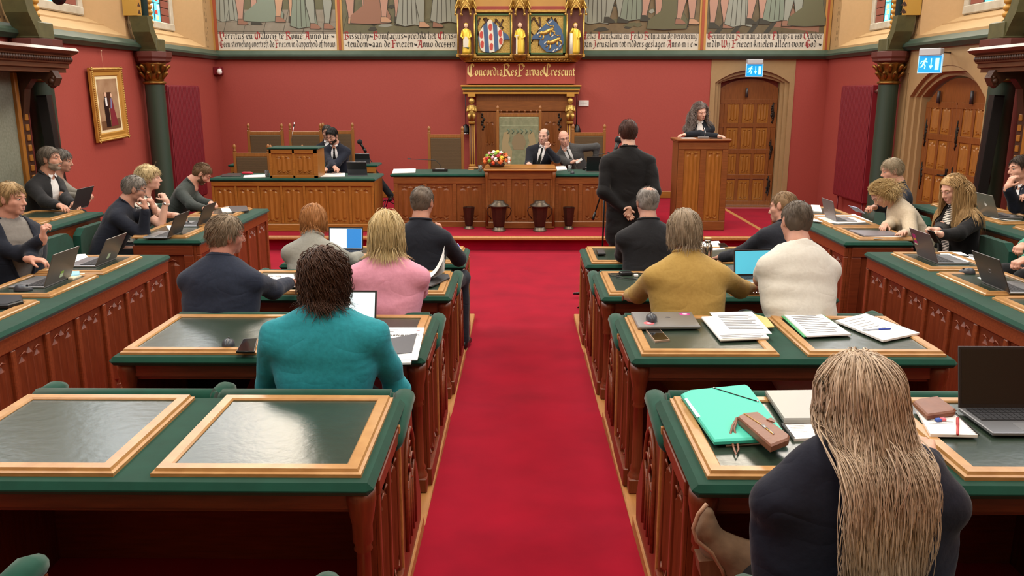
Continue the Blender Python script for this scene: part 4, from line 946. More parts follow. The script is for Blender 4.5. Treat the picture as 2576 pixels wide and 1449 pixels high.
def vase(px,lab):
    p=onZ(px,573,ZS); o=thing('copper_vase',lab,'vase',(p.x,12.45,ZS),group='open copper vases'); o.scale=(.8,.8,.88)
    b=MB(); b.lathe([(.06,.05),(.075,.07),(.115,.36),(.12,.37),(.108,.37),(.07,.09)],8,rot=math.pi/8,sm=False); b.build('body',[M_copper],o)
    b=MB(); b.lathe([(.10,0),(.095,.012),(.07,.04),(.06,.055)],14); b.build('foot',[MATS['pewter']],o)
urn(1256,'dark copper urn with lid and two handles, beside the empty-chair side vase'); urn(1357,'dark copper urn with lid and two handles, nearer the standing person')
vase(1181,'open dark copper vase under green wing with gooseneck microphone and papers'); vase(1429,'open dark copper vase beside the standing person')
# ------------------------------------------------------------------ side canopies with tapestry
def side_canopy(s,lab):
    o=thing('side_canopy',lab,'canopy',(s*5.7,9.5,0)); y1=.08; y0=-5.0
    b=MB(); prof=[(0,2.66),(-.80,2.66),(-.83,2.63),(-.80,2.60),(-.74,2.58),(-.73,2.50),(-.70,2.49),(-.70,2.45),(-.66,2.44),(-.66,2.40),(0,2.40)]
    b.prism([(s*x,z) for x,z in prof],1,y0,y1); b.build('cornice',[wood('canopy_wood','#6a4026','#472715',stretch=(12,1.2,12))],o)
    b=MB(); rr=random.Random(2)
    for k in range(60): b.ball((s*-.745,y1-.03-k*.045,2.54),.028,6,4,sc=(.6,1,1))
    tag(b.build('carved_foliage',[M_dark],o),kind='stuff')
    b=MB(); b.box(s*-.30,s*-.05,-.26,-.12,0,2.40,.01); b.box(s*-.31,s*-.20,-.325,-.265,0,2.40,.008,mi=1); b.build('post',[M_dark,M_oak],o)
    for yy in (-.19,-2.4):
        b=MB(); b.prism([(s*-.15,2.42),(s*-.68,2.42),(s*-.72,2.34),(s*-.68,2.26),(s*-.62,2.27),(s*-.55,2.33),(s*-.45,2.33),(s*-.36,2.22),(s*-.30,1.9),(s*-.28,1.5),(s*-.1,1.5)],1,yy-.06,yy+.06); b.build('bracket',[M_dark],o)
        b=MB()
        for k in range(8):
            a=k*.8; b.ball((s*(-.66-.02*math.sin(a)),yy+.05*math.cos(a),2.31+.045*math.sin(a)),.035,7,5)
        b.build('carved_head',[M_dark],o)
    b=MB()
    for k in range(16): b.box(s*-.315,s*-.295,-.22,-.16,.35+k*.11,.42+k*.11,.006)
    tag(b.build('carved_bosses',[M_oak],o),kind='stuff')
    b=MB(); b.box(s*-.27,s*-.23,-4.9,-.32,.3,2.40); b.build('tapestry_panel',[mat('wall_tapestry','#7f8274',.9,0,'noise','#66695a',40,.2,amount=.6)],o)
side_canopy(-1,'dark carved wooden canopy over grey tapestry, near the framed portrait'); side_canopy(1,'dark carved wooden canopy over grey tapestry, near the double door')
# loudspeakers on the columns
def loudspeaker(s,y,lab):
    o=thing('loudspeaker',lab,'speaker',(s*5.28,y,0))
    Mt=TR((0,0,1.52),ry=R(3)*s)
    b=MB(); b.prism([(-.058,-.07),(.058,-.07),(.066,0),(.05,.06),(-.05,.06),(-.066,0)],2,-.66,.64,M=Mt); b.build('cabinet',[M_black],o)
    b=MB(); b.box(-.054,.054,-.074,-.070,-.64,.62,M=Mt); b.build('grille',[mat('grille_cloth','#141517',.8)],o)
    b=MB(); b.tube([(s*.03,.04,1.8),(s*.10,.14,1.8)],.02,7); b.build('bracket',[M_blackm],o); b=MB(); b.box(s*.02,s*.11,.03,.12,1.15,1.42,.01); b.build('bracket',[M_blackm],o)
loudspeaker(-1,9.58,'tall slim black loudspeaker on green column, near the framed portrait'); loudspeaker(1,9.70,'tall slim black loudspeaker on green column, near the double door')
# framed double portrait
o=thing('framed_portrait','gold framed tall portrait of a couple hanging on red wall','picture',(-5.69,0,0))
o.location=(-5.66,11.74,2.03); o.rotation_euler=(R(0),R(-2),R(90))
b=MB(); W2,H2=.44,.485
prof=[(0,0),(0,.035),(.015,.05),(.04,.05),(.06,.03),(.10,.035),(.115,.02),(.115,0)]
c=[(-W2,-H2,1,1),(W2,-H2,-1,1),(W2,H2,-1,-1),(-W2,H2,1,-1)]; rings=[[(x+sx*p,-q,z+sz*p) for p,q in prof] for x,z,sx,sz in c]
for i in range(4):
    A,B_=rings[i],rings[(i+1)%4]
    for k in range(len(prof)-1): b.add([A[k],B_[k],B_[k+1],A[k+1]],[(0,1,2,3)])
b.build('frame',[M_goldp],o)
b=MB()
for i in range(40):
    t=-1+2*i/39
    for e in (-1,1): b.ball((t*W2,-.05,e*(H2-.02)),.014,5,4); b.ball((e*(W2-.02),-.05,t*H2),.014,5,4)
tag(b.build('beading',[M_gold],o),kind='stuff')
b=MB(); b.box(-W2+.11,W2-.11,-.02,0,-H2+.11,H2-.11); b.build('mount',[mat('picture_mount','#e6dcb4',.7)],o)
b=MB(); b.box(-W2+.16,W2-.16,-.024,-.018,-H2+.15,H2-.15); pic=b.build('picture',[mat('portrait_ground','#b49878',.6,0,'noise','#8d6a4a',5,0)],o)
def fl(pts,m,y): q=MB(); q.prism(pts,1,y-.002,y); return q.build('painted_shape',[m],pic)
fl([(-.12,.16),(.08,.16),(.08,-.05),(-.12,-.05)],M_dark,-.024); fl([(-.27,-.33),(.27,-.33),(.27,-.2),(-.27,-.22)],mat('portrait_floor','#6b4a2c',.6),-.024)
fl([(-.14,-.30),(-.02,-.30),(-.03,.06),(-.06,.10),(-.12,.10),(-.15,.04)],M_black,-.026); fl([(-.11,-.02),(-.06,-.02),(-.06,.09),(-.11,.09)],M_white,-.028); fl([(-.115+.03*math.cos(a)+.03,.13+.035*math.sin(a)) for a in np.linspace(0,5.5,8)],M_sface,-.027)
fl([(.0,-.30),(.20,-.29),(.12,-.05),(.10,.06),(.04,.08),(.01,-.05)],mat('portrait_gown','#7a1f2c',.6),-.026); fl([(.07+.026*math.cos(a),.115+.03*math.sin(a)) for a in np.linspace(0,5.5,8)],M_sface,-.027); fl([(.02,-.06),(.05,.08),(.07,.08),(.06,-.06)],mat('portrait_sash','#7a86b0',.6),-.028)
b=MB(); b.tube([(0,-.005,H2),(0.0,-.002,H2+.22)],.002,4); b.ball((0,-.002,H2+.22),.012,6,5); b.build('hanging_wire',[M_sface],o)
# black camera dome hanging at the upper edge of the picture
p=onX(147,-6,-4.9); t=thing('dome_camera','black dome camera hanging high near the side window','camera',(p.x,p.y,p.z)); 
b=MB(); b.ball((0,0,0),.075,16,10); b.build('dome',[M_black],t); b=MB(); b.tube([(0,0,.05),(0,0,.14)],.06,14); b.tube([(0,0,.12),(-.8,0,.35)],.012,6); b.build('mount_arm',[M_black],t)
# ------------------------------------------------------------------ people: implicit surfaces, meshed on a grid
def V3(*a): return np.array(a,dtype=np.float32)
def smin(a,b,k):
    h=np.clip(.5+.5*(b-a)/k,0,1); return b+(a-b)*h-k*h*(1-h)
def rcone(P,a,b,ra,rb):
    a=np.asarray(a,np.float32); b=np.asarray(b,np.float32); ab=b-a; L=float(ab@ab)+1e-9
    t=np.clip(((P-a)@ab)/L,0,1); d=P-a-t[:,None]*ab
    return np.sqrt((d*d).sum(1))-(ra+(rb-ra)*t)
def ellip(P,c,r):
    q=(P-np.asarray(c,np.float32))/np.asarray(r,np.float32); l=np.sqrt((q*q).sum(1)); return (l-1)*min(r)
class Field:
    """list of primitives, blended; everything in the person's local space"""
    def __init__(s,k=.03): s.p=[]; s.k=k; s.cut=[]; s.noise=None
    def cone(s,a,b,ra,rb=None,k=None): s.p.append(('c',a,b,ra,ra if rb is None else rb,k)); return s
    def sq(s,Rm,o,a,b,ra,rb,f,k=None): s.p.append(('q',Rm,o,a,b,ra,rb,f,k)); return s
    def ell(s,Rm,o,c,r,k=None): s.p.append(('e',Rm,o,c,r,k)); return s
    def __call__(s,P):
        D=None
        for q in s.p:
            if q[0]=='c': d=rcone(P,q[1],q[2],q[3],q[4])
            elif q[0]=='q':
                L=(P-q[2])@q[1]; L=L*np.array([1,1/q[7],1],np.float32); a=np.array(q[3],np.float32)*[1,1/q[7],1]; b=np.array(q[4],np.float32)*[1,1/q[7],1]
                d=rcone(L,a,b,q[5],q[6])*.8
            else: d=ellip((P-q[2])@q[1],q[3],q[4])
            k=q[-1] or s.k
            D=d if D is None else smin(D,d,k)
        if s.noise: D=D+s.noise(P)
        for c in s.cut: D=np.maximum(D,c(P))
        return D
    def bounds(s,pad=.03):
        lo=np.array([9,9,9.]);hi=-lo
        for q in s.p:
            if q[0]=='c': pts=[(np.array(q[1]),q[3]),(np.array(q[2]),q[4])]
            elif q[0]=='q': pts=[(q[1]@np.array(q[3])+q[2],q[5]*1.05),(q[1]@np.array(q[4])+q[2],q[6]*1.05)]
            else: pts=[(q[1]@np.array(q[3])+q[2],max(q[4]))]
            for c,r in pts: lo=np.minimum(lo,c-r); hi=np.maximum(hi,c+r)
        return lo-pad,hi+pad
def nets(field,h,lo=None,hi=None,rm=None):
    if lo is None: lo,hi=field.bounds(h*2.5)
    n=np.maximum(4,np.ceil((hi-lo)/h).astype(int)+1)
    gx,gy,gz=[np.float32(lo[i])+np.arange(n[i],dtype=np.float32)*np.float32(h) for i in range(3)]
    G=np.stack(np.meshgrid(gx,gy,gz,indexing='ij'),-1).reshape(-1,3)
    D=field(G).reshape(n).astype(np.float32)
    I=D<0; cnt=np.zeros(n-1,np.float32); acc=np.zeros((*(n-1),3),np.float32)
    C=[(i,j,k) for i in (0,1) for j in (0,1) for k in (0,1)]
    def sl(c): return tuple(slice(c[a],n[a]-1+c[a]) for a in range(3))
    for c in C:
        for ax in range(3):
            if c[ax]: continue
            e=list(c); e[ax]=1; A=D[sl(c)]; B=D[sl(e)]; m=(A<0)!=(B<0)
            t=np.where(m,A/np.where(m,A-B,1),0)
            cnt+=m
            for a in range(3): acc[...,a]+=np.where(m,c[a]+(t if a==ax else 0),0)
    act=cnt>0; idx=-np.ones(n-1,np.int64); idx[act]=np.arange(act.sum())
    base=np.argwhere(act); Vv=(base+acc[act]/cnt[act][:,None])*h+lo
    F=[]
    for ax in range(3):
        u,v=[(1,2),(2,0),(0,1)][ax]
        s0=[slice(None)]*3; s1=[slice(None)]*3; s0[ax]=slice(0,n[ax]-1); s1[ax]=slice(1,n[ax])
        a=I[tuple(s0)]; b=I[tuple(s1)]; m=a!=b
        m=m.copy(); 
        for w in (u,v):
            q=[slice(None)]*3; q[w]=slice(0,1); m[tuple(q)]=False; q[w]=slice(n[w]-1,n[w]); m[tuple(q)]=False
        pos=np.argwhere(m)
        if len(pos)==0: continue
        def at(du,dv):
            p=pos.copy(); p[:,u]-=du; p[:,v]-=dv; return idx[p[:,0],p[:,1],p[:,2]]
        q=np.stack([at(1,1),at(0,1),at(0,0),at(1,0)],1); fl=~a[tuple(pos.T)]; q[fl]=q[fl][:,::-1]; F.append(q)
    F=np.concatenate(F) if F else np.zeros((0,4),np.int64)
    F=F[(F>=0).all(1)]
    return Vv,F
def np_mesh(name,V,F,mats,mi=None,smooth=True):
    me=bpy.data.meshes.new(name); nf=len(F); k=F.shape[1] if nf else 4
    me.vertices.add(len(V)); me.vertices.foreach_set('co',np.ascontiguousarray(V,np.float32).ravel())
    me.loops.add(nf*k); me.loops.foreach_set('vertex_index',np.ascontiguousarray(F,np.int32).ravel())
    me.polygons.add(nf); me.polygons.foreach_set('loop_start',np.arange(0,nf*k,k,dtype=np.int32)); 
    try: me.polygons.foreach_set('loop_total',np.full(nf,k,np.int32))
    except Exception: pass
    me.polygons.foreach_set('use_smooth',np.full(nf,smooth))
    for m in mats: me.materials.append(m)
    if mi is not None: me.polygons.foreach_set('material_index',np.ascontiguousarray(mi,np.int32))
    me.update(calc_edges=True); me.validate(); return me
def cat_mesh(parts):
    V=[];F=[];n=0
    for v,f in parts: V.append(v); F.append(f+n); n+=len(v)
    return np.concatenate(V),np.concatenate(F)
def folds(seed,amp,fx=8,fz=34):
    r=np.random.RandomState(seed); K=r.normal(0,1,(5,3))*[fx,fx,fz*.5]+[0,0,0]; K[:,2]+=fz*.6*np.sign(r.normal(0,1,5)); ph=r.uniform(0,6.28,5); W=r.normal(0,1,(2,3))*5
    def f(P):
        m=.5+.5*np.sin(P@W[0].astype(np.float32))*np.sin(P@W[1].astype(np.float32)+1)
        o=np.zeros(len(P),np.float32)
        for i in range(5): o+=np.sin(P@K[i].astype(np.float32)+ph[i]+1.5*np.sin(P@W[i%2].astype(np.float32)))
        return o*(amp*.35)*m
    return f
def rx(a): c,s=math.cos(a),math.sin(a); return np.array([[1,0,0],[0,c,-s],[0,s,c]],np.float32)
def ry(a): c,s=math.cos(a),math.sin(a); return np.array([[c,0,s],[0,1,0],[-s,0,c]],np.float32)
def rz(a): c,s=math.cos(a),math.sin(a); return np.array([[c,-s,0],[s,c,0],[0,0,1]],np.float32)
def unit(v): v=np.asarray(v,np.float32); return v/(np.linalg.norm(v)+1e-9)
# ---- hands
def hand_field(F,w,d,n,side,curl=.35,k=.006,s=1.0,spread=.5):
    """wrist w, finger direction d, palm normal n (the way the palm faces); side +1 right hand"""
    d=unit(d); n=unit(np.asarray(n)-np.dot(n,d)*d); t=unit(np.cross(n,d))*side*-1   # t points to the thumb side
    P=lambda a,b,c: np.asarray(w)+(d*a+t*b+n*c)*s
    F.cone(P(-.03,0,0),P(.012,0,0),.026*s,.027*s,.015)
    F.cone(P(.02,.022,0),P(.085,.026,0),.017*s,.014*s,.012); F.cone(P(.02,0,0),P(.09,.004,0),.019*s,.014*s,.012); F.cone(P(.02,-.020,0),P(.082,-.026,0),.017*s,.013*s,.012)
    L=[(.028,.070,.0092),(.010,.080,.0095),(-.010,.074,.009),(-.029,.058,.008)]
    for i,(b,l,r) in enumerate(L):
        p=P(.088-.006*abs(i-1),b,0); a=0; fan=(b/.03)*.10*spread
        for j,(q,ang) in enumerate(((.45,curl*1.1),(.30,curl*1.5),(.25,curl*1.0))):
            a+=ang; dr=d*math.cos(a)+n*math.sin(a)+t*fan; e=p+dr*l*q*s; F.cone(p,e,r*s*(1-.08*j),r*s*(.94-.08*j),k); p=e
    p=P(.022,.030,.004); dr=unit(d*.62+t*.62+n*(.25+.5*curl)); e=p+dr*.042*s; F.cone(p,e,.014*s,.011*s,.008); dr2=unit(d*.85+t*.2+n*(.3+.6*curl)); F.cone(e,e+dr2*.034*s,.0108*s,.009*s,k)
# ---- head
HAIRLINE=np.array([[-.13,-.075],[-.05,-.072],[-.022,-.045],[-.005,.012],[.022,.015],[.034,.012],[.042,.045],[.062,.062],[.09,.082],[.13,.09]])
def head_fields(Rh,Hc,neck,fem,jaw=1.0,long=1.0,nose=1.0):
    F=Field(.016); E=lambda c,r,k=None: F.ell(Rh,Hc,c,r,k)
    g=lambda *c: Rh@np.array(c,np.float32)+Hc
    E((0,-.012,.030),(.077,.098,.088)); E((0,.026,-.030),(.060*jaw,.066,.086*long))
    F.cone(g(-.034*jaw,.015,-.066),g(.034*jaw,.015,-.066),.030,.030); F.cone(g(-.010,.064,-.094*long),g(.010,.064,-.094*long),.019,.019)
    for e in (-1,1):
        F.cone(g(e*.040,.052,-.024),g(e*.044,.030,-.03),.024,.026); F.cone(g(e*.012,.084,.024),g(e*.046,.066,.022),.011,.010)
        F.cone(g(e*.011,.093,-.037),g(e*.011,.090,-.036),.008*nose,.008,.006)
        E((e*.079,-.006,-.004),(.009,.020,.033),.006); F.cone(g(e*.076,-.012,-.02),g(e*.085,-.016,.022),.004,.005,.006)
    F.cone(g(0,.086,.014),g(0,.106,-.030),.0075*nose,.0125*nose,.010)
    F.cone(g(-.017,.083,-.060),g(.017,.083,-.060),.0085,.0085,.008); F.cone(g(-.014,.084,-.073),g(.014,.084,-.073),.009,.009,.008)
    sock=[(g(e*.032,.098,.004),.0165) for e in (-1,1)]
    def cutf(P):
        return -np.minimum(np.sqrt(((P-sock[0][0])**2).sum(1))-sock[0][1],np.sqrt(((P-sock[1][0])**2).sum(1))-sock[1][1])
    F.cut=[cutf]
    r=.049 if fem else .058
    F.cone(g(0,-.022,-.05),neck,r,r*1.06,.03); F.cone(neck,neck+np.array([0,-.01,-.07]),r*1.06,r*1.25,.03)
    return F
def hair_shell(Rh,Hc,t,mask,vol=None,noise=.003,seed=0,freq=90):
    F=Field(.02); F.ell(Rh,Hc,(0,-.012,.030),(.077+t,.098+t,.088+t)); F.ell(Rh,Hc,(0,-.03,-.005),(.069+t*.8,.070+t*.6,.085+t*.4))
    for c,r in (vol or []): F.ell(Rh,Hc,c,r)
    r_=np.random.RandomState(seed); K=r_.normal(0,1,(6,3))*[freq,freq,freq*.35]; ph=r_.uniform(0,6.28,6)
    def nz(P):
        L=(P-Hc)@Rh; o=0
        for i in range(6): o=o+np.sin(L@K[i].astype(np.float32)+ph[i])
        return o*noise/2.4
    F.noise=nz
    F.cut=[lambda P: mask((P-Hc)@Rh)]
    return F
def mask_line(hl=HAIRLINE,dz=0.,top=None,nape=None):
    def m(L):
        z=np.interp(L[:,1],hl[:,0],hl[:,1])+dz
        d=(z-L[:,2])*.8
        if nape is not None: d=np.maximum(d,nape-L[:,2])
        if top is not None:
            c,r=top; d=np.maximum(d,r-np.sqrt((((L-np.array(c,np.float32))*[1,1,.6])**2).sum(1)))
        return d.astype(np.float32)
    return m
def strand_mesh(Rh,Hc,N,seed,length,part=(0,.03,.13),hl=HAIRLINE,dz=0.,t0=.004,t1=.012,grav=.2,curl=(0,0),rad=.0016,steps=8,down=None,body=None,top=None,drop=0.,lift=0.,front=None,widen=0.,spread=.25,tip=.25,gather=0.,back=0.,comb=None,hug=.5,ytar=-.09,sway=0.):
    """hair locks: roots on the scalp, combed away from the parting, then hanging; returns V,F"""
    r=np.random.RandomState(seed); c=np.array([0,-.012,.030]); R0=np.array([.077,.098,.088])
    pts=[]
    while len(pts)<N:
        v=r.normal(0,1,(N*3,3)); v/=np.linalg.norm(v,axis=1)[:,None]; p=c+v*(R0+t0*.5); z=np.interp(p[:,1],hl[:,0],hl[:,1])+dz
        ok=p[:,2]>z
        if top is not None: ok&=np.sqrt((((p-np.array(top[0]))*[1,1,.6])**2).sum(1))>top[1]
        pts+=list(p[ok])
    P=np.array(pts[:N]); dn=Rh.T@np.array(down if down is not None else (0,0,-1.))
    nrm=(P-c)/R0**2; nrm/=np.linalg.norm(nrm,axis=1)[:,None]
    out=P-np.array(part)
    if comb=='sides': out=np.stack([P[:,0]*1.3-part[0],-.05-.9*np.clip(P[:,1],0,1),-.0*P[:,2]],1)
    D=out-(out*nrm).sum(1)[:,None]*nrm; D+=r.normal(0,spread*.05,(N,3)); D/=np.linalg.norm(D,axis=1)[:,None]+1e-9
    D=D+nrm*lift
    Ls=length*r.uniform(.75,1.1,N) if np.isscalar(length) else r.uniform(length[0],length[1],N)
    if front is not None: Ls*=np.where(P[:,1]>.02,front,1.)
    ds=Ls/steps; off=r.uniform(t0,t1,N); ph=r.uniform(0,6.28,N); fr=curl[1]*r.uniform(.8,1.2,N)
    Q=[P.copy()]; s=np.zeros(N); X=P.copy()
    for i in range(steps):
        X=X+D*ds[:,None]; s+=ds; of=t0*.5+(off-t0*.5)*np.minimum(1,s/.09)
        q=(X-c)/(R0+of[:,None]); l=np.linalg.norm(q,axis=1); m=l<1
        X[m]=(c+q/l[:,None]*(R0+of[:,None]))[m]
        if comb=='sides':
            m=(X[:,1]>-.01)&(X[:,2]<.068); X[m,0]=np.where(X[m,0]<0,-1,1)*np.maximum(np.abs(X[m,0]),.070+of[m]*.7)
        if body is not None:
            Wp=(X@Rh.T+Hc).astype(np.float32); d=body(Wp); eps=.01
            gr=np.stack([body(Wp+np.array(e,np.float32))-d for e in ((eps,0,0),(0,eps,0),(0,0,eps))],1)/eps
            gr/=np.linalg.norm(gr,axis=1)[:,None]+1e-6; push=np.clip(off*.5+.004-d,0,.035); Wp=Wp+gr*push[:,None]; X=(Wp-Hc)@Rh
        Q.append(X.copy())
        D=(X-Q[-2]); D/=np.linalg.norm(D,axis=1)[:,None]+1e-9
        nn=(X-c)/(R0+off[:,None])**2; nn/=np.linalg.norm(nn,axis=1)[:,None]
        D=D*(1-grav)+dn*grav+nn*widen; lowz=X[:,2]<-.02; D-=nn*(hug*np.clip((np.linalg.norm((X-c)/(R0+of[:,None]),axis=1)-1.02)*8,0,1)*(X[:,2]>.02))[:,None]; D[:,0]-=np.where(lowz,gather*np.sign(X[:,0])*np.maximum(np.abs(X[:,0])-.085,0)*8,0); D[:,0]-=np.where(lowz,sway,0); D[:,1]-=np.where(lowz,back*np.clip(X[:,1]-ytar,-.05,.2)*8,0); D/=np.linalg.norm(D,axis=1)[:,None]+1e-9
    Q=np.stack(Q,1)                                  # N,steps+1,3
    if curl[0]>0:
        S=np.linspace(0,1,steps+1)[None,:]; ang=ph[:,None]+fr[:,None]*S*Ls[:,None]
        a=r.normal(0,1,(N,3)); a/=np.linalg.norm(a,axis=1)[:,None]; b=np.cross(a,np.array([0,0,1.])); b/=np.linalg.norm(b,axis=1)[:,None]+1e-6
        Q=Q+(a[:,None,:]*np.sin(ang)[...,None]+b[:,None,:]*np.cos(ang)[...,None])*(curl[0]*np.minimum(1,S*2.5))[...,None]
    W=Q@Rh.T+Hc
    T=np.gradient(W,axis=1); T/=np.linalg.norm(T,axis=2)[...,None]+1e-9
    ref=np.array([.3,.2,.93]); U=np.cross(T,ref); U/=np.linalg.norm(U,axis=2)[...,None]+1e-6; Vv=np.cross(T,U)
    rr=rad*r.uniform(.6,1.4,(N,1))*np.interp(np.linspace(0,1,steps+1),[0,.15,.7,1],[.7,1,.9,tip])[None,:]
    ring=[]
    for a in (0,2.094,4.189): ring.append(W+(U*math.cos(a)*1.6+Vv*math.sin(a))*rr[...,None])
    VV=np.stack(ring,2).reshape(-1,3)                # N,(s+1),3
    ii=np.arange(N)[:,None,None]*(steps+1)*3; jj=np.arange(steps)[None,:,None]*3; kk=np.arange(3)[None,None,:]; k2=(kk+1)%3
    A=ii+jj
    F=np.stack([A+kk,A+k2,A+3+k2,A+3+kk],-1).reshape(-1,4)
    return VV,F
SKIN={}
def skin_mat(c): 
    if c not in SKIN: SKIN[c]=mat('skin_'+c.strip('#'),c,.5,0,'noise',tuple(x*.86 for x in lin(c)[:3]),22,.05,spec=.35,amount=.6)
    return SKIN[c]
def hair_mat(c,c2): return mat('hair_%s_%s'%(c.strip('#'),c2.strip('#')),c,.55,0,'hair',c2,60,.3,spec=.3,amount=1.0,stretch=(1,1,.3))
def cloth(c,c2=None,sc=60.,amt=.6,kind='noise',rough=.8):
    nm='cloth_%s%s%s'%(c.strip('#'),(c2 or '').strip('#'),kind)
    if nm in MATS: return MATS[nm]
    m=mat(nm,c,rough,0,kind,c2 or tuple(x*.8 for x in lin(c)[:3]),sc,.12,spec=.2,amount=amt,sheen=.1)
    N=m.node_tree.nodes; L=m.node_tree.links; b=N['Principled BSDF']; old=[l for l in L if l.to_socket==b.inputs['Normal']][0].from_socket
    tc=N.new('ShaderNodeTexCoord'); mp=N.new('ShaderNodeMapping'); mp.inputs['Scale'].default_value=(1,1,1.7); L.new(tc.outputs['Object'],mp.inputs[0])
    n=N.new('ShaderNodeTexNoise'); n.inputs['Scale'].default_value=5; n.inputs['Detail'].default_value=1.2; n.inputs['Distortion'].default_value=.9; L.new(mp.outputs[0],n.inputs['Vector'])
    ab=N.new('ShaderNodeMath'); ab.operation='SUBTRACT'; ab.inputs[1].default_value=.5; L.new(n.outputs['Fac'],ab.inputs[0]); a2=N.new('ShaderNodeMath'); a2.operation='ABSOLUTE'; L.new(ab.outputs[0],a2.inputs[0])
    bp=N.new('ShaderNodeBump'); bp.inputs['Strength'].default_value=.5; bp.inputs['Distance'].default_value=.022; L.new(a2.outputs[0],bp.inputs['Height']); L.new(old,bp.inputs['Normal']); L.new(bp.outputs[0],b.inputs['Normal'])
    return m
M_eye=mat('eye_white','#d8d4cc',.3); M_iris=mat('iris','#2c2a28',.2); M_lip=mat('lips','#a0605a',.5)
def person(label,crown,Y=None,X=None,yaw=0,lean=8,side=0,head=(0,0,0),skin='#c49a84',jacket='#20242e',trousers='#17181c',shirt=None,tie=None,vopen=.0,fem=False,w=1.0,hair=None,hands=(None,None),res=.0135,brow='#4a3a2c',
           beard=None,glasses=None,jres=None,seat=True,floor=None,curl=(.35,.35),handdir=(None,None),palm=(None,None),sleeve=1.0,jlen=0.,fold=.003,pole=(None,None),neckf=.02,face=True,jaw=1.,bulk=1.,tall=1.,feet=None,cloth2=None,collar=True,legs=True,headoff=0.,hs=.93,name='person',vslope=.17,waist=1.,dep=1.,hairh=.008,polo=False,pad=0.,knees=None,watch=None,earring=False,stash={}):
    rs=random.Random(label); lean,side=R(lean),R(side); Rt=ry(side)@rx(-lean)
    hy,hp,hr=[R(a) for a in head]; Rh=rz(hy)@ry(hr)@rx(-hp)
    T=lambda x,y,z: Rt@np.array([x*w,y,z*tall],np.float32)
    C7=T(0,-.012,.52); nb=C7+Rt@np.array([0,.012,.035],np.float32)
    Hc=nb+Rt@np.array([0,neckf,.04],np.float32)+Rh@np.array([0,.022,.095],np.float32)
    cr=Hc+np.array([0,0,.122+hairh],np.float32)
    Wc=onY(*crown,Y) if Y is not None else onX(*crown,X)
    Rz=rz(R(yaw)); hip=np.array(Wc)-Rz@cr
    fz=floor if floor is not None else (ramp(hip[1]) if hip[1]<11.8 else ZS)
    root=thing(name,label,'person',(float(hip[0]),float(hip[1]),float(fz)),R(yaw)); Z0=np.array([0,0,hip[2]-fz],np.float32)
    loc=lambda p: (Rz.T@(np.array(p,np.float32)-np.array(hip,np.float32))).astype(np.float32)
    sh=[T(e*(.172+pad*.012),0.0,.402+pad*.012) for e in (1,-1)]        # right, left
    # ---------------- arms
    arms=[]
    for i,e in enumerate((1,-1)):
        S_=sh[i]; L1,L2=.285*tall,.255*tall
        tgt=loc(hands[i]) if hands[i] is not None else S_+np.array([-e*.03,.36,-.30],np.float32)
        v=tgt-S_; D=np.linalg.norm(v); mxl=(L1+L2)*.985
        if D>mxl: tgt=S_+v/D*mxl; D=mxl
        u=unit(tgt-S_); a=(L1*L1-L2*L2+D*D)/(2*D); h_=math.sqrt(max(1e-6,L1*L1-a*a))
        po=np.array(pole[i] if pole[i] is not None else (e*.10,-.45,-1.),np.float32); po=unit(po-np.dot(po,u)*u)
        El=S_+u*a+po*h_; hd=np.array(handdir[i],np.float32) if handdir[i] is not None else unit(tgt-El)
        if handdir[i] is not None: hd=Rz.T@hd
        pn=Rz.T@np.array(palm[i],np.float32) if palm[i] is not None else np.array([0,0,-1],np.float32)
        arms.append((S_,El,tgt,hd,pn))
    # ---------------- jacket / top
    def top_field(infl=0.,sleeves=True):
        F=Field(.045); b=bulk
        F.sq(Rt,np.zeros(3,np.float32),(0,0,-.10-jlen),(0,0,.14),.178*w*b+infl,.162*w*b*waist+infl,.68*dep); F.sq(Rt,np.zeros(3,np.float32),(0,0,.14),(0,.012,.33),.162*w*b*waist+infl,.176*w*b+infl,.66*dep)
        F.sq(Rt,np.zeros(3,np.float32),(0,.012,.33),(0,.0,.38),.175*w*b+infl,.16*w+infl,.64*dep)
        if fem: 
            for e in (1,-1): F.cone(T(e*.075,.085,.27),T(e*.075,.06,.30),.065+infl,.06+infl)
        F.cone(sh[0]*.86+T(0,0,.402)*.14,sh[1]*.86+T(0,0,.402)*.14,.064+infl)
        for i in (0,1): F.cone(C7+Rt@np.array([0,.008,-.02],np.float32),sh[i]*.82+C7*.18+Rt@np.array([0,0,-.005],np.float32),.052+infl,.052+infl+pad*.02)
        F.cone(T(0,-.004,.42),nb+Rt@np.array([0,0,.0],np.float32),.078+infl,.062+infl,.03)
        if pad:
            for i,e in enumerate((1,-1)): F.cone(sh[i]*.8+T(0,0,.402)*.2+Rt@np.array([0,0,.012+.03*pad],np.float32),sh[i]+Rt@np.array([e*.022,0,.004+.034*pad],np.float32),.045,.034+.008*pad,.025)
        if sleeves:
            for S_,El,tg,hd,pn in arms:
                F.cone(S_,El,.062+infl,.053+infl,.020)
                if sleeve>.6: 
                    en=El+(tg-El)*(.90*min(1,sleeve)); F.cone(El,en,.052+infl,.041+infl*.6,.03)
        return F
    J=top_field(.006); J.noise=folds(rs.randint(0,9999),fold)
    nbz=lambda P,o: ((P-nb)@Rt)            # neck-base frame
    def neckcut(lift): 
        def f(P):
            L=(P-nb)@Rt; return np.minimum(L[:,2]-lift+L[:,1]*.55,.125-np.sqrt(L[:,0]**2+L[:,1]**2)).astype(np.float32)
        return f
    J.cut.append(neckcut(.012 if collar else -.015))
    if vopen>0:
        def vcut(P):
            L=P@Rt; zb=.40-vopen; return -np.maximum(np.abs(L[:,0])-np.clip((L[:,2]-zb)*vslope,-.05,.30*vslope),np.maximum(np.maximum(.02-L[:,1],L[:,1]-.19),zb-L[:,2])).astype(np.float32)
        J.cut.append(vcut)
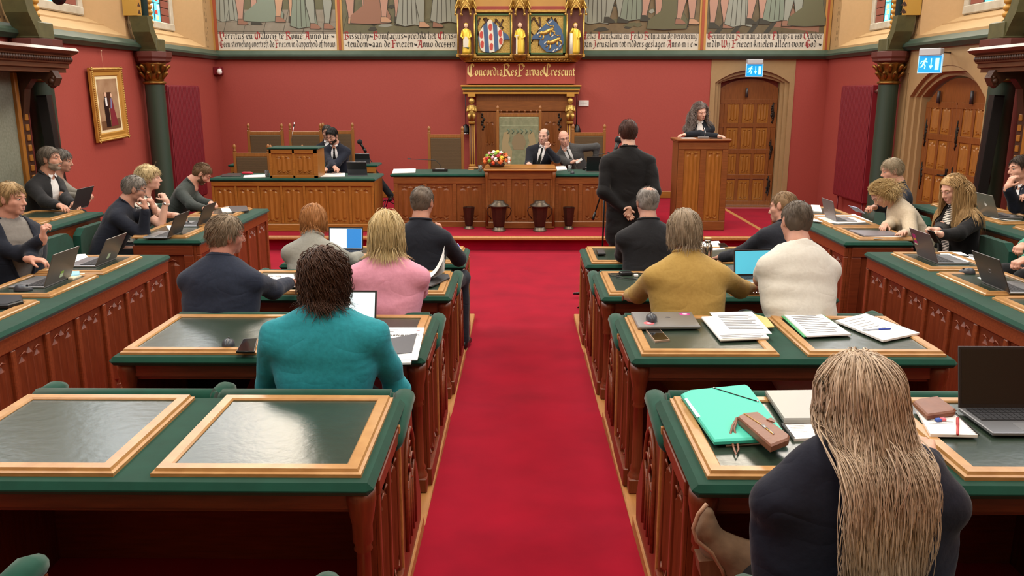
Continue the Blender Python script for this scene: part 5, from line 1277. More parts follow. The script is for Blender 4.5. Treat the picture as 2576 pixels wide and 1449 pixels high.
    if sleeve<=.6:      # short sleeves: the upper arm is cut where the sleeve ends
        def scut(P):
            d=np.full(len(P),-1.,np.float32)
            for S_,El,tg,hd,pn in arms:
                u=unit(El-S_); t=(P-S_)@u; near=np.sqrt((((P-S_)-t[:,None]*u)**2).sum(1))<.085
                d=np.maximum(d,np.where(near&(t>0),t-.17,-1.).astype(np.float32))
            return d
        J.cut.append(scut)
    stash[label]=J
    v,f=nets(J,jres or res); jm=cloth(jacket,cloth2) if isinstance(jacket,str) else jacket
    link('jacket' if collar else 'top',np_mesh('jacket',v+Z0,f,[jm]),root)
    if collar:
        q=MB(); cp=[]
        for a in np.linspace(-2.5,2.5,21):
            k=.5+.5*math.cos(a); fr=max(0,-math.cos(a)); cp.append(nb+Rt@np.array([.079*math.sin(a)*(1-.25*fr),-.062*math.cos(a)+(.012 if fr else 0),-.006+.016*k-.045*fr],np.float32)+Z0)
        if vopen>0:
            for e,ix in ((-1,0),(1,-1)):
                L_=[Rt@np.array([e*np.clip((z_-(.40-vopen))*vslope,.0,.30*vslope)+e*.012,(.128 if z_<.36 else .128-(z_-.36)*.42)*bulk,z_],np.float32)+Z0 for z_ in np.linspace(.43,.40-vopen,8)]
                if ix==0: cp=L_[::-1]+cp
                else: cp=cp+L_
        q.tube(cp,[.006]+[.013]*(len(cp)-2)+[.006],8,flat=.7); q.build('collar',[jm],root)
        zz=np.linspace(-.02,.47,22); pts=[]
        for z_ in zz:
            yy=np.linspace(-.26,.02,57); Pp=np.array([[0,y_,z_*tall] for y_ in yy],np.float32)@Rt.T; d=J(Pp.astype(np.float32)); k=np.argmax(d<0)
            if d[k]<0: pts.append(Pp[k]+Z0)
        if len(pts)>4:
            q=MB(); q.tube(pts,.0022,5); q.build('back_seam',[jm],root)
    # ---------------- shirt
    if shirt:
        s_=Field(.03); B=top_field(-.006,False); B.cut.append(neckcut(.03)); v1=nets(B,res)
        parts=[v1]
        sc=MB(); 
        for S_,El,tg,hd,pn in arms:
            if sleeve>.6:
                c0=El+(tg-El)*.86; c1=El+(tg-El)*.985; q=Field(.01); q.cone(c0,c1,.036,.034); q.cut=[(lambda P,a=c1,u=unit(tg-El): ((P-a)@u).astype(np.float32))]; parts.append(nets(q,.009))
        V_,F_=cat_mesh(parts); link('shirt',np_mesh('shirt',V_+Z0,F_,[cloth(shirt,rough=.7) if isinstance(shirt,str) else shirt]),root)
        if polo or tie or vopen>0:
            cb=MB()
            for e in (1,-1):
                a=nb+Rt@np.array([e*.045,.03,.03],np.float32); b_=nb+Rt@np.array([e*.030,.085,-.035],np.float32); c_=nb+Rt@np.array([e*.008,.075,-.01],np.float32); d_=nb+Rt@np.array([e*.055,.07,-.025],np.float32)
                cb.add([a+Z0,d_+Z0,b_+Z0,c_+Z0],[(0,1,2,3)]); 
            cb.build('shirt_collar',[cloth(shirt,rough=.7) if isinstance(shirt,str) else shirt],root)
    if tie:
        tf=Field(.01); 
        fr=lambda z,o=.0: (0,float(.115*bulk if z<.36 else .115-(z-.36)*.45)+o,z)
        pts=[(0,.088,.500),(0,.112,.44),(0,.136*bulk,.36),(0,.137*bulk,.25),(0,.132*bulk,.10)]; rad=[.016,.013,.022,.028,.026]
        for a,c_,r1,r2 in zip(pts[:-1],pts[1:],rad[:-1],rad[1:]): tf.sq(Rt,np.zeros(3,np.float32),a,c_,r1,r2,.5)
        v,f=nets(tf,.008); link('tie',np_mesh('tie',v+Z0,f,[cloth(tie)]),root)
    # ---------------- trousers and shoes
    kn=[];an=[]
    for i,e in enumerate((1,-1)):
        h0=np.array([e*.085*w,.0,-.03],np.float32)
        if seat:
            k_=h0+np.array([e*.03,.40*tall,.03],np.float32) if not knees else loc(knees[i]); a_=k_+np.array([0,.02,-.40*tall],np.float32)
            gz=-Z0[2]+.09
            if a_[2]<gz or True: a_[2]=max(gz,k_[2]-.43)
        else: k_=h0+np.array([0,.015,-.40*tall],np.float32); a_=np.array([k_[0],k_[1]-.03,-Z0[2]+.09],np.float32)
        if feet and feet[i] is not None: a_=loc(feet[i]); 
        kn.append(k_); an.append(a_)
    if legs:
        Tr=Field(.04)
        Tr.cone((-.06*w,0,0),(.06*w,0,0),.115*bulk)
        for i,e in enumerate((1,-1)):
            h0=np.array([e*.085*w,.0,-.03],np.float32); Tr.cone(h0,kn[i],.092*bulk,.068); Tr.cone(kn[i],an[i],.066,.055)
        Tr.noise=folds(rs.randint(0,9999),.004); v,f=nets(Tr,.02); link('trousers',np_mesh('trousers',v+Z0,f,[cloth(trousers)]),root)
        for i,e in enumerate((1,-1)):
            Sh=Field(.02); d=np.array([e*.1,1,0],np.float32); d=unit(d); a_=an[i]; Sh.cone(a_+np.array([0,-.03,-.045],np.float32),a_+d*.17+np.array([0,0,-.055],np.float32),.042,.034); Sh.cone(a_,a_+np.array([0,0,-.04],np.float32),.045,.045)
            v,f=nets(Sh,.016); link('shoe',np_mesh('shoe',v+Z0,f,[mat('black_leather','#121110',.35)]),root)
    # ---------------- body: head, neck, hands in fine mesh, a core under the clothes
    Hd=head_fields(Rh,Hc,nb,fem,jaw); g=lambda *c: Rh@np.array(c,np.float32)+Hc
    parts=[nets(Hd,.0058 if face else .008)]
    for i,(S_,El,tg,hd,pn) in enumerate(arms):
        Hf=Field(.012); hand_field(Hf,tg,hd,pn,1 if i==0 else -1,curl[i],s=hs*(.93 if fem else 1.0))
        Hf.cone(El+(tg-El)*(.55 if sleeve>.6 else 0.),tg,.033 if sleeve>.6 else .042,.0255,.02)
        if sleeve<=.6: Hf.cone(S_+(El-S_)*.35,El,.047,.042,.02)
        parts.append(nets(Hf,.0062 if face or hands[i] is not None else .009))
    core=Field(.05); core.sq(Rt,np.zeros(3,np.float32),(0,0,-.05),(0,0,.38),.12*w,.12*w,.6)
    for i,(S_,El,tg,hd,pn) in enumerate(arms): core.cone(T(0,0,.40),S_,.05,.045); core.cone(S_,El,.042,.035); core.cone(El,tg,.032,.025); core.cone((0,0,0),kn[i],.08,.05); core.cone(kn[i],an[i],.045,.035)
    core.cone(T(0,0,.38),nb,.06,.045); parts.append(nets(core,.025))
    V_,F_=cat_mesh(parts); link('body',np_mesh('body',V_+Z0,F_,[skin_mat(skin)]),root)
    if face:
        for e in (1,-1):
            q=MB(); c=g(e*.032,.0735,.004); q.ball(c+Z0,.0122,12,9); q.ball(g(e*.032,.0815,.003)+Z0,.0062,8,6,1); q.build('eye',[M_eye,M_iris],root)
            q=MB(); q.tube([g(e*.019,.086,.0105)+Z0,g(e*.032,.0895,.0135)+Z0,g(e*.046,.078,.009)+Z0],[.0028,.0038,.0028],6); q.build('eyelid',[skin_mat(skin)],root)
            q=MB(); q.tube([g(e*.012,.094,.024)+Z0,g(e*.032,.089,.032)+Z0,g(e*.052,.070,.026)+Z0],[.0032,.0042,.002],6); q.build('eyebrow',[hair_mat(brow,brow)],root)
        q=MB(); q.tube([g(-.023,.082,-.066)+Z0,g(-.008,.0925,-.0615)+Z0,g(.008,.0925,-.0615)+Z0,g(.023,.082,-.066)+Z0],[.0015,.0042,.0042,.0015],6); q.tube([g(-.02,.083,-.068)+Z0,g(0,.0945,-.073)+Z0,g(.02,.083,-.068)+Z0],[.0015,.005,.0015],6); q.build('lips',[M_lip],root)
    if beard:
        B=Field(.012)
        B.ell(Rh,Hc,(0,.026,-.032),(.0635*jaw,.068,.089)); B.cone(g(-.036*jaw,.015,-.068),g(.036*jaw,.015,-.068),.033); B.cone(g(-.012,.066,-.095),g(.012,.066,-.095),.022); B.cone(g(-.024,.086,-.054),g(.024,.086,-.054),.0085)
        for e in (1,-1): B.cone(g(e*.05,.035,-.04),g(e*.055,.02,-.03),.018)
        def bm(P):
            L=(P-Hc)@Rh; return np.maximum(np.maximum(L[:,2]-np.where(L[:,1]>.07,-.046,-.048+np.clip((.06-L[:,1]),0,.1)*.9),.005-L[:,1]),.017-np.sqrt(((L-np.array([0,.094,-.068],np.float32))*[.55,1,1.3]**np.array([1,1,1])).__pow__(2).sum(1))).astype(np.float32)
        B.cut=[bm]; r_=np.random.RandomState(3); K=r_.normal(0,220,(4,3)).astype(np.float32)
        B.noise=lambda P: sum(np.sin(P@K[i]) for i in range(4))*.0006
        v,f=nets(B,.0055); 
        if len(f): link('beard',np_mesh('beard',v+Z0,f,[hair_mat(beard,beard)]),root)
    if glasses:
        q=MB()
        for e in (1,-1):
            q.tube([g(e*.033+.021*math.cos(a),.098-.006*abs(math.cos(a)),.003+.016*math.sin(a))+Z0 for a in np.linspace(0,2*math.pi,15)],.0016 if glasses!='#1a1412' else .0024,5,cap=False)
            q.tube([g(e*.054,.092,.006)+Z0,g(e*.080,.04,.008)+Z0,g(e*.083,-.01,.004)+Z0],.0018,5)
        q.tube([g(-.012,.099,.006)+Z0,g(.012,.099,.006)+Z0],.0018,5); q.build('glasses',[mat('spectacle_'+glasses.strip('#'),glasses,.3,.3)],root)
    if earring:
        for e in (1,-1): q=MB(); q.ball(g(e*.083,-.004,-.042)+Z0,.007,8,6); q.build('earring',[M_white],root)
    if watch is not None:
        S_,El,tg,hd,pn=arms[watch]; u=unit(tg-El); c=tg-u*.03; q=MB(); q.tube([c-u*.011+Z0,c+u*.011+Z0],.031,14); q.build('watch_band',[M_chrome],root); q=MB(); q.ball(c-unit(pn)*.030+Z0,.017,10,6,sc=(1,1,.5)); q.build('watch_face',[M_white],root)
    if hair: hair(root,Rh,Hc,Z0,J,rs.randint(0,9999))
    return root
def hlink(root,Z0,parts,m,nm='hair'):
    V_,F_=cat_mesh(parts); return link(nm,np_mesh(nm,V_+Z0,F_,[m]),root)
# ---------------- hair styles
def short(c,c2,t=.010,N=1500,L=(.025,.05),dz=0.,top=None,part=(.02,.03,.13),lift=.18,rad=.0010,curl=(0.,0.),noise=.0025,topc=None):
    def f(root,Rh,Hc,Z0,J,seed):
        S=hair_shell(Rh,Hc,t*.55,mask_line(dz=dz,top=top),noise=noise,seed=seed); v1=nets(S,.0062)
        v2=strand_mesh(Rh,Hc,N,seed,L,part=part,dz=dz,t0=t*.5,t1=t*1.3,grav=.10,lift=lift,rad=rad,steps=5,top=top,curl=curl)
        hlink(root,Z0,[v1,v2],hair_mat(c,c2))
        if topc:   # thin fuzz on the crown
            v3=strand_mesh(Rh,Hc,160,seed+1,(.02,.035),part=part,dz=.03,t0=.001,t1=.004,grav=.1,rad=.0009,steps=4); hlink(root,Z0,[v3],hair_mat(*topc),'thin_crown_hair')
    return f
def bob(c,c2,L=(.16,.24),N=2200,vol=.03,curl=(.004,30),part=(.0,.03,.13),rad=.0014,front=.9,grav=.22,t=.014,hl=None,steps=9,lift=.04,volz=-.02,dz=0.,comb=None):
    def f(root,Rh,Hc,Z0,J,seed):
        S=hair_shell(Rh,Hc,t,lambda L: np.maximum(mask_line(dz=dz,nape=-.10)(L),0*L[:,0]-9),vol=[((0,-.030,.0),(.080+vol*.6,.085+vol*.5,.10)),((0,-.045,volz),(.078+vol*.6,.070+vol*.5,.088))],noise=.004,seed=seed)
        def mk(Lc): 
            d=mask_line(dz=dz)(Lc); return np.where(Lc[:,1]<.012,-1.,d).astype(np.float32)
        S.cut=[lambda P: np.maximum(mk((P-Hc)@Rh),(-.098+volz-((P-Hc)@Rh)[:,2]).astype(np.float32))]
        v1=nets(S,.007); v2=strand_mesh(Rh,Hc,N,seed,L,part=part,t0=t*.7,t1=t+vol*.8,grav=grav,curl=curl,rad=rad,steps=steps,front=front,lift=lift,body=J,dz=dz,comb=comb)
        hlink(root,Z0,[v1,v2],hair_mat(c,c2))
    return f
# ------------------------------------------------------------------ the people in the chamber
def longhair(c,c2,L=(.42,.58),N=2400,part=(0,.05,.13),rad=.0016,curl=(.006,14),vol=.03,t=.012,grav=.3,front=.8,steps=14,lift=.0,volz=-.10,bodyhit=True,hl=None,gather=.25,back=.25,tip=.3,comb='sides',ytar=-.09,sway=0.):
    def f(root,Rh,Hc,Z0,J,seed):
        S=hair_shell(Rh,Hc,t,lambda L:L[:,0],vol=[((0,-.030,.0),(.080+vol*.5,.085+vol*.4,.10)),((0,-.055,volz),(.085+vol*.5,.055+vol*.5,.12))],noise=.004,seed=seed)
        def mk(P):
            Lc=(P-Hc)@Rh; d=mask_line()(Lc); d=np.where(Lc[:,1]<.012,-1.,d); return np.maximum(d,volz-.11-Lc[:,2]).astype(np.float32)
        S.cut=[mk]; v1=nets(S,.007)
        v2=strand_mesh(Rh,Hc,N,seed,L,part=part,t0=t*.8,t1=t+vol,grav=grav,curl=curl,rad=rad,steps=steps,front=front,lift=lift,body=J if bodyhit else None,gather=gather,back=back,tip=tip,comb=comb,ytar=ytar,sway=sway)
        hlink(root,Z0,[v1,v2],hair_mat(c,c2))
    return f
D=lambda px,py,z: tuple(onZ(px,py,z))
PY=lambda px,py,Y: tuple(onY(px,py,Y))
PX=lambda px,py,X: tuple(onX(px,py,X))
# --- left block, seen from behind
person('woman with auburn bob in light grey jacket typing at laptop',(788,513),Y=6.62,yaw=4,lean=24,head=(-8,20,-4),skin='#c79a80',jacket='#8f918a',cloth2='#83857f',trousers='#2b2b30',fem=True,hair=bob('#b8814c','#7f5029',L=(.12,.17),vol=.012,curl=(.002,20)),hands=((-1.35,7.05,.83),(-1.85,7.0,.83)),face=False,w=1.0,pad=.2,fold=.008)
person('man with short grey-brown hair in dark suit, knee in aisle, hand at chin',(1062,466),Y=6.5,yaw=-6,lean=6,head=(-14,6,0),skin='#b98670',jacket='#1c212c',shirt='#d9dbe0',trousers='#20242f',hair=short('#6b6055','#3f372f',t=.012,L=(.02,.04)),hands=(PY(1112,590,6.72),(-1.0,6.95,.86)),handdir=((-.25,-.1,1),None),palm=((-1,-.3,0),None),curl=(.7,.4),face=True,knees=((-.50,6.98,.66),(-1.05,6.95,.62)),feet=((-.49,6.92,.13),(-1.05,6.95,.13)),pad=.2,w=1.05,pole=((.6,.4,-1),None))
person('man with grey-blond hair in navy jacket, head turned aside',(565,538),Y=5.02,yaw=-8,lean=14,side=-2,head=(-44,4,4),skin='#b27a68',jacket='#222b3e',cloth2='#1c2434',shirt='#c9ced8',hair=short('#9b8b76','#544839',t=.016,N=1800,L=(.04,.07),lift=.12,rad=.0013,curl=(.003,30)),hands=((-1.50,5.62,.92),(-2.05,5.5,.92)),pad=.3,w=1.16,bulk=1.12,res=.012,fold=.008)
person('woman with straight blonde bob in pink jacket',(970,528),Y=4.98,yaw=2,lean=12,head=(6,8,2),skin='#d0a890',jacket='#d495ac',cloth2='#c88aa1',fem=True,hair=bob('#d9c79a','#a48d5c',L=(.17,.24),vol=.012,curl=(.004,18)),hands=((-.70,5.55,.90),(-1.12,5.45,.90)),face=False,pad=.5,w=1.08,res=.012,bulk=1.06,fold=.008)
person('woman with big curly brown hair in teal jacket',(812,614),Y=3.62,yaw=3,lean=8,head=(4,8,0),skin='#c49a84',jacket='#2690a0',cloth2='#207d8b',trousers='#1c1c22',fem=True,hairh=.022,hair=bob('#523728','#2e1d14',L=(.13,.21),N=3000,vol=.018,curl=(.010,70),rad=.0016,t=.018,grav=.24,lift=.1,steps=12,volz=-.03),hands=((-.66,3.87,.975),(-1.08,3.87,.975)),pole=((.5,-.5,-1),(-.5,-.5,-1)),face=False,pad=1.0,waist=.9,w=1.17,res=.011,bulk=1.06,fold=.011)
# --- right block, seen from behind
person('balding grey-haired man in charcoal suit at front bench',(1630,467),Y=6.52,yaw=4,lean=10,head=(4,8,2),skin='#b98a78',jacket='#1d1f24',cloth2='#17181c',shirt='#cfd6e4',hair=short('#8d8a86','#55504b',t=.010,L=(.02,.04),top=((0,-.035,.115),.048),topc=('#7d746c','#5a524a')),hands=((1.25,6.95,.83),(.85,6.95,.83)),face=False,pad=.3,w=1.1,fold=.008)
person('person with grey-blond layered hair in mustard jacket',(1722,524),Y=5.02,yaw=6,lean=14,head=(10,8,0),skin='#c4917a',jacket='#a88c4c',cloth2='#9a7e42',hair=bob('#b0a08a','#6d5f4d',L=(.11,.17),vol=.008,curl=(.003,25),t=.012,volz=-.02),hands=((1.62,5.5,.90),(.72,5.38,.90)),face=False,pad=.3,w=1.16,res=.012,bulk=1.06,fold=.009,pole=((.5,-.3,-1),(-.5,-.3,-1)))
person('man with short sandy hair in dark suit leaning to the side',(1972,480),Y=6.60,yaw=18,lean=18,side=14,head=(30,12,16),skin='#bd8c78',jacket='#1e222c',shirt='#d3d6dc',hair=short('#8a6f4e','#5a4630',t=.012,L=(.02,.045)),hands=((2.10,6.95,.83),(1.62,6.9,.83)),face=True,pad=.2,w=1.12)
person('man with short brown hair in white t-shirt',(2006,503),Y=5.0,yaw=14,lean=18,side=6,head=(-4,14,6),skin='#bf8f7c',jacket='#cdcdc6',cloth2='#c3c3bc',hair=short('#5f5448','#3c332b',t=.012,L=(.02,.04)),hands=((2.05,5.52,1.10),(1.66,5.62,.90)),curl=(.8,.4),pole=(None,(-.8,-.1,-.6)),face=False,sleeve=.5,collar=False,w=1.2,res=.012,bulk=1.08,fold=.010)
# --- nearest: long blonde hair
blonde=person('woman with long wavy blonde hair in loose navy top',(2170,890),Y=2.22,yaw=4,lean=5,side=3,head=(6,14,0),skin='#c79c86',jacket='#171c2c',cloth2='#131726',trousers='#1a1a1e',fem=True,hair=longhair('#cdbaa4','#8c7660',L=(.40,.62),N=8000,vol=.016,rad=.0015,curl=(.010,22),front=.95,steps=20,gather=.05,back=.35,grav=.30,comb=None,ytar=-.185,sway=.05,part=(0,.02,.13)),hands=((1.36,2.62,1.02),(.98,2.6,1.02)),face=False,collar=False,w=1.42,dep=.66,res=.010,bulk=1.12,fold=.009)
# --- standing
person('standing person in black suit with hands clasped behind back',(1581,299),Y=8.25,yaw=2,lean=2,head=(4,2,0),skin='#c9a08c',jacket='#141416',cloth2='#0f0f11',trousers='#111113',seat=False,jlen=.16,hair=short('#4a2c22','#2c1914',t=.016,L=(.03,.055),lift=.2),hands=(PY(1590,522,8.05),PY(1572,528,8.06)),handdir=((-.6,-.1,-.8),(.6,-.1,-.8)),palm=((0,-1,0),(0,-1,0)),pole=((1,-.3,-.3),(-1,-.3,-.3)),curl=(.7,.5),face=False,pad=.5,w=1.16,floor=0.,earring=True,tall=1.04,fold=.008)
# --- on the dais
person('man with black hair, glasses and beard in navy suit writing at clerk desk',(834,320),Y=13.10,yaw=180,lean=18,head=(-18,24,0),skin='#cfa08c',jacket='#1d2230',shirt='#e2e4e8',tie='#0d0d10',vopen=.30,hair=short('#16130f','#0c0a08',t=.016,L=(.03,.05),lift=.1),hands=((-2.72,12.62,1.0),(-3.0,12.72,1.0)),beard='#2a2019',glasses='#1a1412',brow='#1a1410')
person('man in dark suit half hidden behind bespectacled man, leg crossed',(822,313),Y=14.45,yaw=180,lean=4,head=(10,8,0),skin='#b98f7c',jacket='#171a22',shirt='#d8d8da',vopen=.2,hair=short('#4a4440','#2a2624',t=.010,L=(.02,.035)),hands=((-2.75,14.0,1.06),(-3.1,14.0,1.04)),knees=((-3.2,14.0,.68),(-2.42,13.98,.86)),feet=((-3.2,13.95,.3),(-2.16,13.95,.52)))
person('chairman with receding grey hair in dark suit, fist at mouth',(1368,322),Y=13.75,yaw=180,lean=10,side=-14,head=(-20,4,-4),skin='#d0a593',jacket='#1a1d26',shirt='#e4e5e8',tie='#20221e',vopen=.30,hair=short('#7d746a','#4f4842',t=.008,L=(.012,.022),dz=.012,top=((0,.03,.13),.062)),hands=(PY(1330,412,13.40),PY(1375,372,13.52)),handdir=(None,(.1,-.2,1)),palm=(None,(.2,1,.1)),curl=(.4,1.2),brow='#6a5a4a',w=1.06,pole=(None,(-1,.4,-1)))
person('bald man with glasses in grey suit leaning in, holding paper',(1419,327),Y=13.85,yaw=172,lean=22,side=24,head=(14,10,10),skin='#d3a08c',jacket='#4a4a4a',cloth2='#3e3e3f',shirt='#dcdde0',tie='#4a4a48',vopen=.30,hair=short('#8d7d70','#6a5e54',t=.004,L=(.008,.014),dz=-.01,top=((0,.02,.11),.115),N=500),hands=(PY(1452,410,13.38),PY(1498,408,14.0)),handdir=((.8,-.2,.3),None),curl=(.8,.4),glasses='#3a3a3c',brow='#8d7d70',w=1.08,jaw=1.04,pole=(None,(-1,-.3,-.2)))
def curlylong(c,c2): return longhair(c,c2,L=(.30,.42),N=2400,vol=.03,rad=.002,curl=(.012,80),front=1.,steps=16,gather=.0,back=0.,grav=.35,t=.012,volz=-.08)
person('woman with long curly grey hair in dark blazer speaking at lectern',(1763,258),Y=13.05,yaw=176,lean=8,side=4,head=(24,14,10),skin='#dcae9a',jacket='#1b2028',shirt='#e6e4e2',vopen=.28,fem=True,hair=curlylong('#9a8e88','#4a3f3a'),hands=((3.02,12.72,1.535),(2.28,12.72,1.535)),brow='#3a2c24',seat=False,pole=((1,.3,-.6),(-1,.3,-.6)),floor=ZS,hairh=.015)
# --- left side benches
person('man with sandy fringe in navy blazer and grey shirt gesturing',(22,455),X=-3.74,yaw=-122,lean=2,head=(28,4,-2),skin='#cf9a86',jacket='#1d2330',shirt='#7d7a76',vopen=.42,vslope=.3,hair=short('#b09468','#6d5738',t=.014,N=1800,L=(.04,.06),lift=.05),hands=(PX(108,600,-3.42),PX(62,716,-3.30)),handdir=((.2,-.1,1),(1,.1,-.1)),palm=((.6,.5,0),None),curl=(.75,.4),w=1.12,bulk=1.15,polo=True,brow='#a08058',pole=((-.2,-.4,-1),None))
person('bearded man with grey hair in dark blazer over white shirt',(122,367),X=-4.72,yaw=-100,lean=16,head=(10,-2,0),skin='#c9967f',jacket='#2a2b2e',shirt='#e6e6e6',vopen=.36,hair=short('#6d6459','#3e3831',t=.016,N=1600,L=(.03,.05),curl=(.004,60)),hands=(PX(160,525,-4.36),PX(195,525,-4.36)),beard='#8d7f70',polo=True,w=1.04)
person('grey-haired person in light grey jacket behind bearded man',(152,374),X=-5.0,yaw=-84,lean=26,head=(4,8,0),skin='#c0907c',jacket='#8a877f',shirt='#d8d8d8',hair=short('#7a7672','#4c4945',t=.018,N=1600,L=(.04,.06),curl=(.005,60)),hands=(PX(235,508,-4.45),PX(262,510,-4.42)),fold=.008)
person('man with grey hair in navy blazer resting face on both hands',(335,440),X=-3.62,yaw=-70,lean=26,head=(4,16,0),skin='#b98a76',jacket='#1b202d',shirt='#181b26',hair=short('#8d8880','#4f4b46',t=.014,N=1700,L=(.03,.05),curl=(.004,50)),hands=(PX(366,526,-3.42),PX(388,526,-3.38)),handdir=((-.1,.05,1),(-.2,0,1)),palm=((-1,0,0),(-1,0,0)),curl=(.8,.8),glasses='#8a8a8c',w=1.1,bulk=1.05,pole=((.2,.3,-1),(-.2,.3,-1)))
person('woman with pinned-up blonde hair and patterned blouse, chin on hand',(372,412),X=-3.72,yaw=-78,lean=18,head=(6,0,0),skin='#d8ab98',jacket=mat('patterned_blouse','#e8e2d4',.7,0,'noise','#1c1a18',26,.05,amount=.12),sleeve=.5,collar=False,fem=True,hair=short('#d8c79c','#a58f62',t=.028,N=2200,L=(.05,.08),lift=.1,curl=(.010,60),noise=.006),hands=(PX(418,505,-3.50),PX(470,552,-3.28)),handdir=((-.45,.1,.9),(.8,.3,-.2)),palm=((-.7,.2,.1),None),curl=(1.0,.6),watch=0,brow='#a58f62',hairh=.02,w=.94,pole=((.2,.5,-1),None))
person('man with cropped brown hair in grey-green blazer looking down',(506,408),X=-3.64,yaw=-84,lean=32,head=(8,40,0),skin='#d09c86',jacket='#3c423f',cloth2='#343a37',shirt='#d6d6d2',hair=short('#6d5238','#45331f',t=.014,L=(.02,.045)),hands=(D(516,526,.955),D(540,518,.955)),beard='#5a4330')
# --- right side benches
person('man with fair grey hair in navy blazer reading a paper',(2247,397),X=3.86,yaw=88,lean=10,head=(-4,14,0),skin='#d3a08a',jacket='#1c222e',shirt='#b9cbe4',vopen=.34,hair=short('#b5a68c','#7d6f58',t=.018,N=1700,L=(.05,.07),lift=.0),hands=(PX(2188,552,3.34),PX(2172,530,3.36)),curl=(.7,.7),polo=True,brow='#9a8a70')
person('woman with wavy blonde hair in cream knit jacket bending over desk',(2222,454),X=3.50,yaw=84,lean=34,head=(4,48,0),skin='#d3a48e',jacket='#c8b9a2',cloth2='#b3a48c',fem=True,hair=bob('#c9ad78','#94794c',L=(.14,.22),vol=.018,curl=(.006,40),comb='sides'),hands=(D(2222,574,.955),D(2275,586,.955)),fold=.009,watch=1,w=1.06,bulk=1.08)
person('woman with long straight blonde hair in black cardigan holding phone',(2402,438),X=3.78,yaw=104,lean=6,head=(-2,22,0),skin='#e0b09c',jacket='#151517',shirt=mat('striped_top','#e6e2da',.8,0,'stripe','#141414',22,0,amount=.1),vopen=.55,fem=True,hair=longhair('#c0a070','#8a6c44',L=(.36,.50),N=2400,vol=.010,rad=.0015,curl=(.003,10),front=1.,steps=15,gather=.02,back=.0,grav=.45,volz=-.06),hands=(PX(2350,600,3.42),PX(2362,592,3.46)),curl=(.8,.8),handdir=((-1,.1,.3),(-1,-.2,.3)),brow='#8a6c44',w=1.06,bulk=1.05)
person('man with dark hair in navy suit resting cheek on hand',(2572,389),X=4.74,yaw=84,lean=14,head=(4,6,4),skin='#dba892',jacket='#1b2130',shirt='#e3e6ec',vopen=.34,hair=short('#3f3126','#241b14',t=.016,L=(.03,.05)),hands=(PX(2585,500,4.45),PX(2535,470,4.42)),handdir=(None,(.3,-.1,1)),palm=(None,(1,.1,.1)),curl=(.5,.5),pole=(None,(-.3,.6,-1)))
person('person in mint green knit sleeves with white watch, cut by picture edge',(2668,420),X=3.86,yaw=90,lean=12,head=(0,10,0),skin='#cf9a86',jacket='#4f9a84',cloth2='#448a76',hair=short('#5f4a36','#3c2e20'),hands=(PX(2535,655,3.38),PX(2548,672,3.40)),curl=(.9,.9),collar=False,watch=0)
# ------------------------------------------------------------------ things on the desks
def zdesk(k): return ROWS[k][1]+.74+.017
def ground(pts): 
    c=sum(pts,Vector())/len(pts); return c
def sheet(name,label,cat,corners,z,m,th=.002,group=None,parts=None):
    """flat thing lying on the plane z, outlined by its corners"""
    P=[onZ(x,y,z+th) for x,y in corners]; c=ground(P); o=thing(name,label,cat,(c.x,c.y,z),group=group)
    b=MB(); pl=[(p.x-c.x,p.y-c.y) for p in P]
    if th<.012: b.prism(pl,2,0,th)
    else:
        e=min(.006,th*.3); rm=min(math.hypot(*q) for q in pl); k=1-e/max(rm,.02); n=len(pl); rings=[(k,0),(1,e),(1,th-e),(k,th)]
        b.add([(x*f_,y*f_,z_) for f_,z_ in rings for x,y in pl],[(r*n+i,r*n+(i+1)%n,(r+1)*n+(i+1)%n,(r+1)*n+i) for r in range(3) for i in range(n)]+[list(range(n))[::-1],[3*n+i for i in range(n)]])
    b.build('sheet' if th<.004 else 'body',[m],o)
    o['_c']=0; del o['_c']
    return o,[Vector((p.x-c.x,p.y-c.y,th)) for p in P]
def lines_on(o,Q,n,m,u0=.1,u1=.9,v0=.1,v1=.9,w=.012,seed=0,name='printed_lines'):
    """printed lines on a quad Q (far left, far right, near right, near left)"""
    rr=random.Random(seed); b=MB()
    f=lambda u,v: (Q[0]*(1-u)+Q[1]*u)*(1-v)+(Q[3]*(1-u)+Q[2]*u)*v
    for i in range(n):
        v=v0+(v1-v0)*i/max(1,n-1); e=u1-rr.random()*.25
        a,c,d,g=f(u0,v),f(e,v),f(e,v+w),f(u0,v+w); b.add([p+Vector((0,0,.0012)) for p in (a,c,d,g)],[(0,1,2,3)])
    tag(b.build(name,[m],o),kind='stuff')
M_print=mat('print_grey','#8c9096',.7)
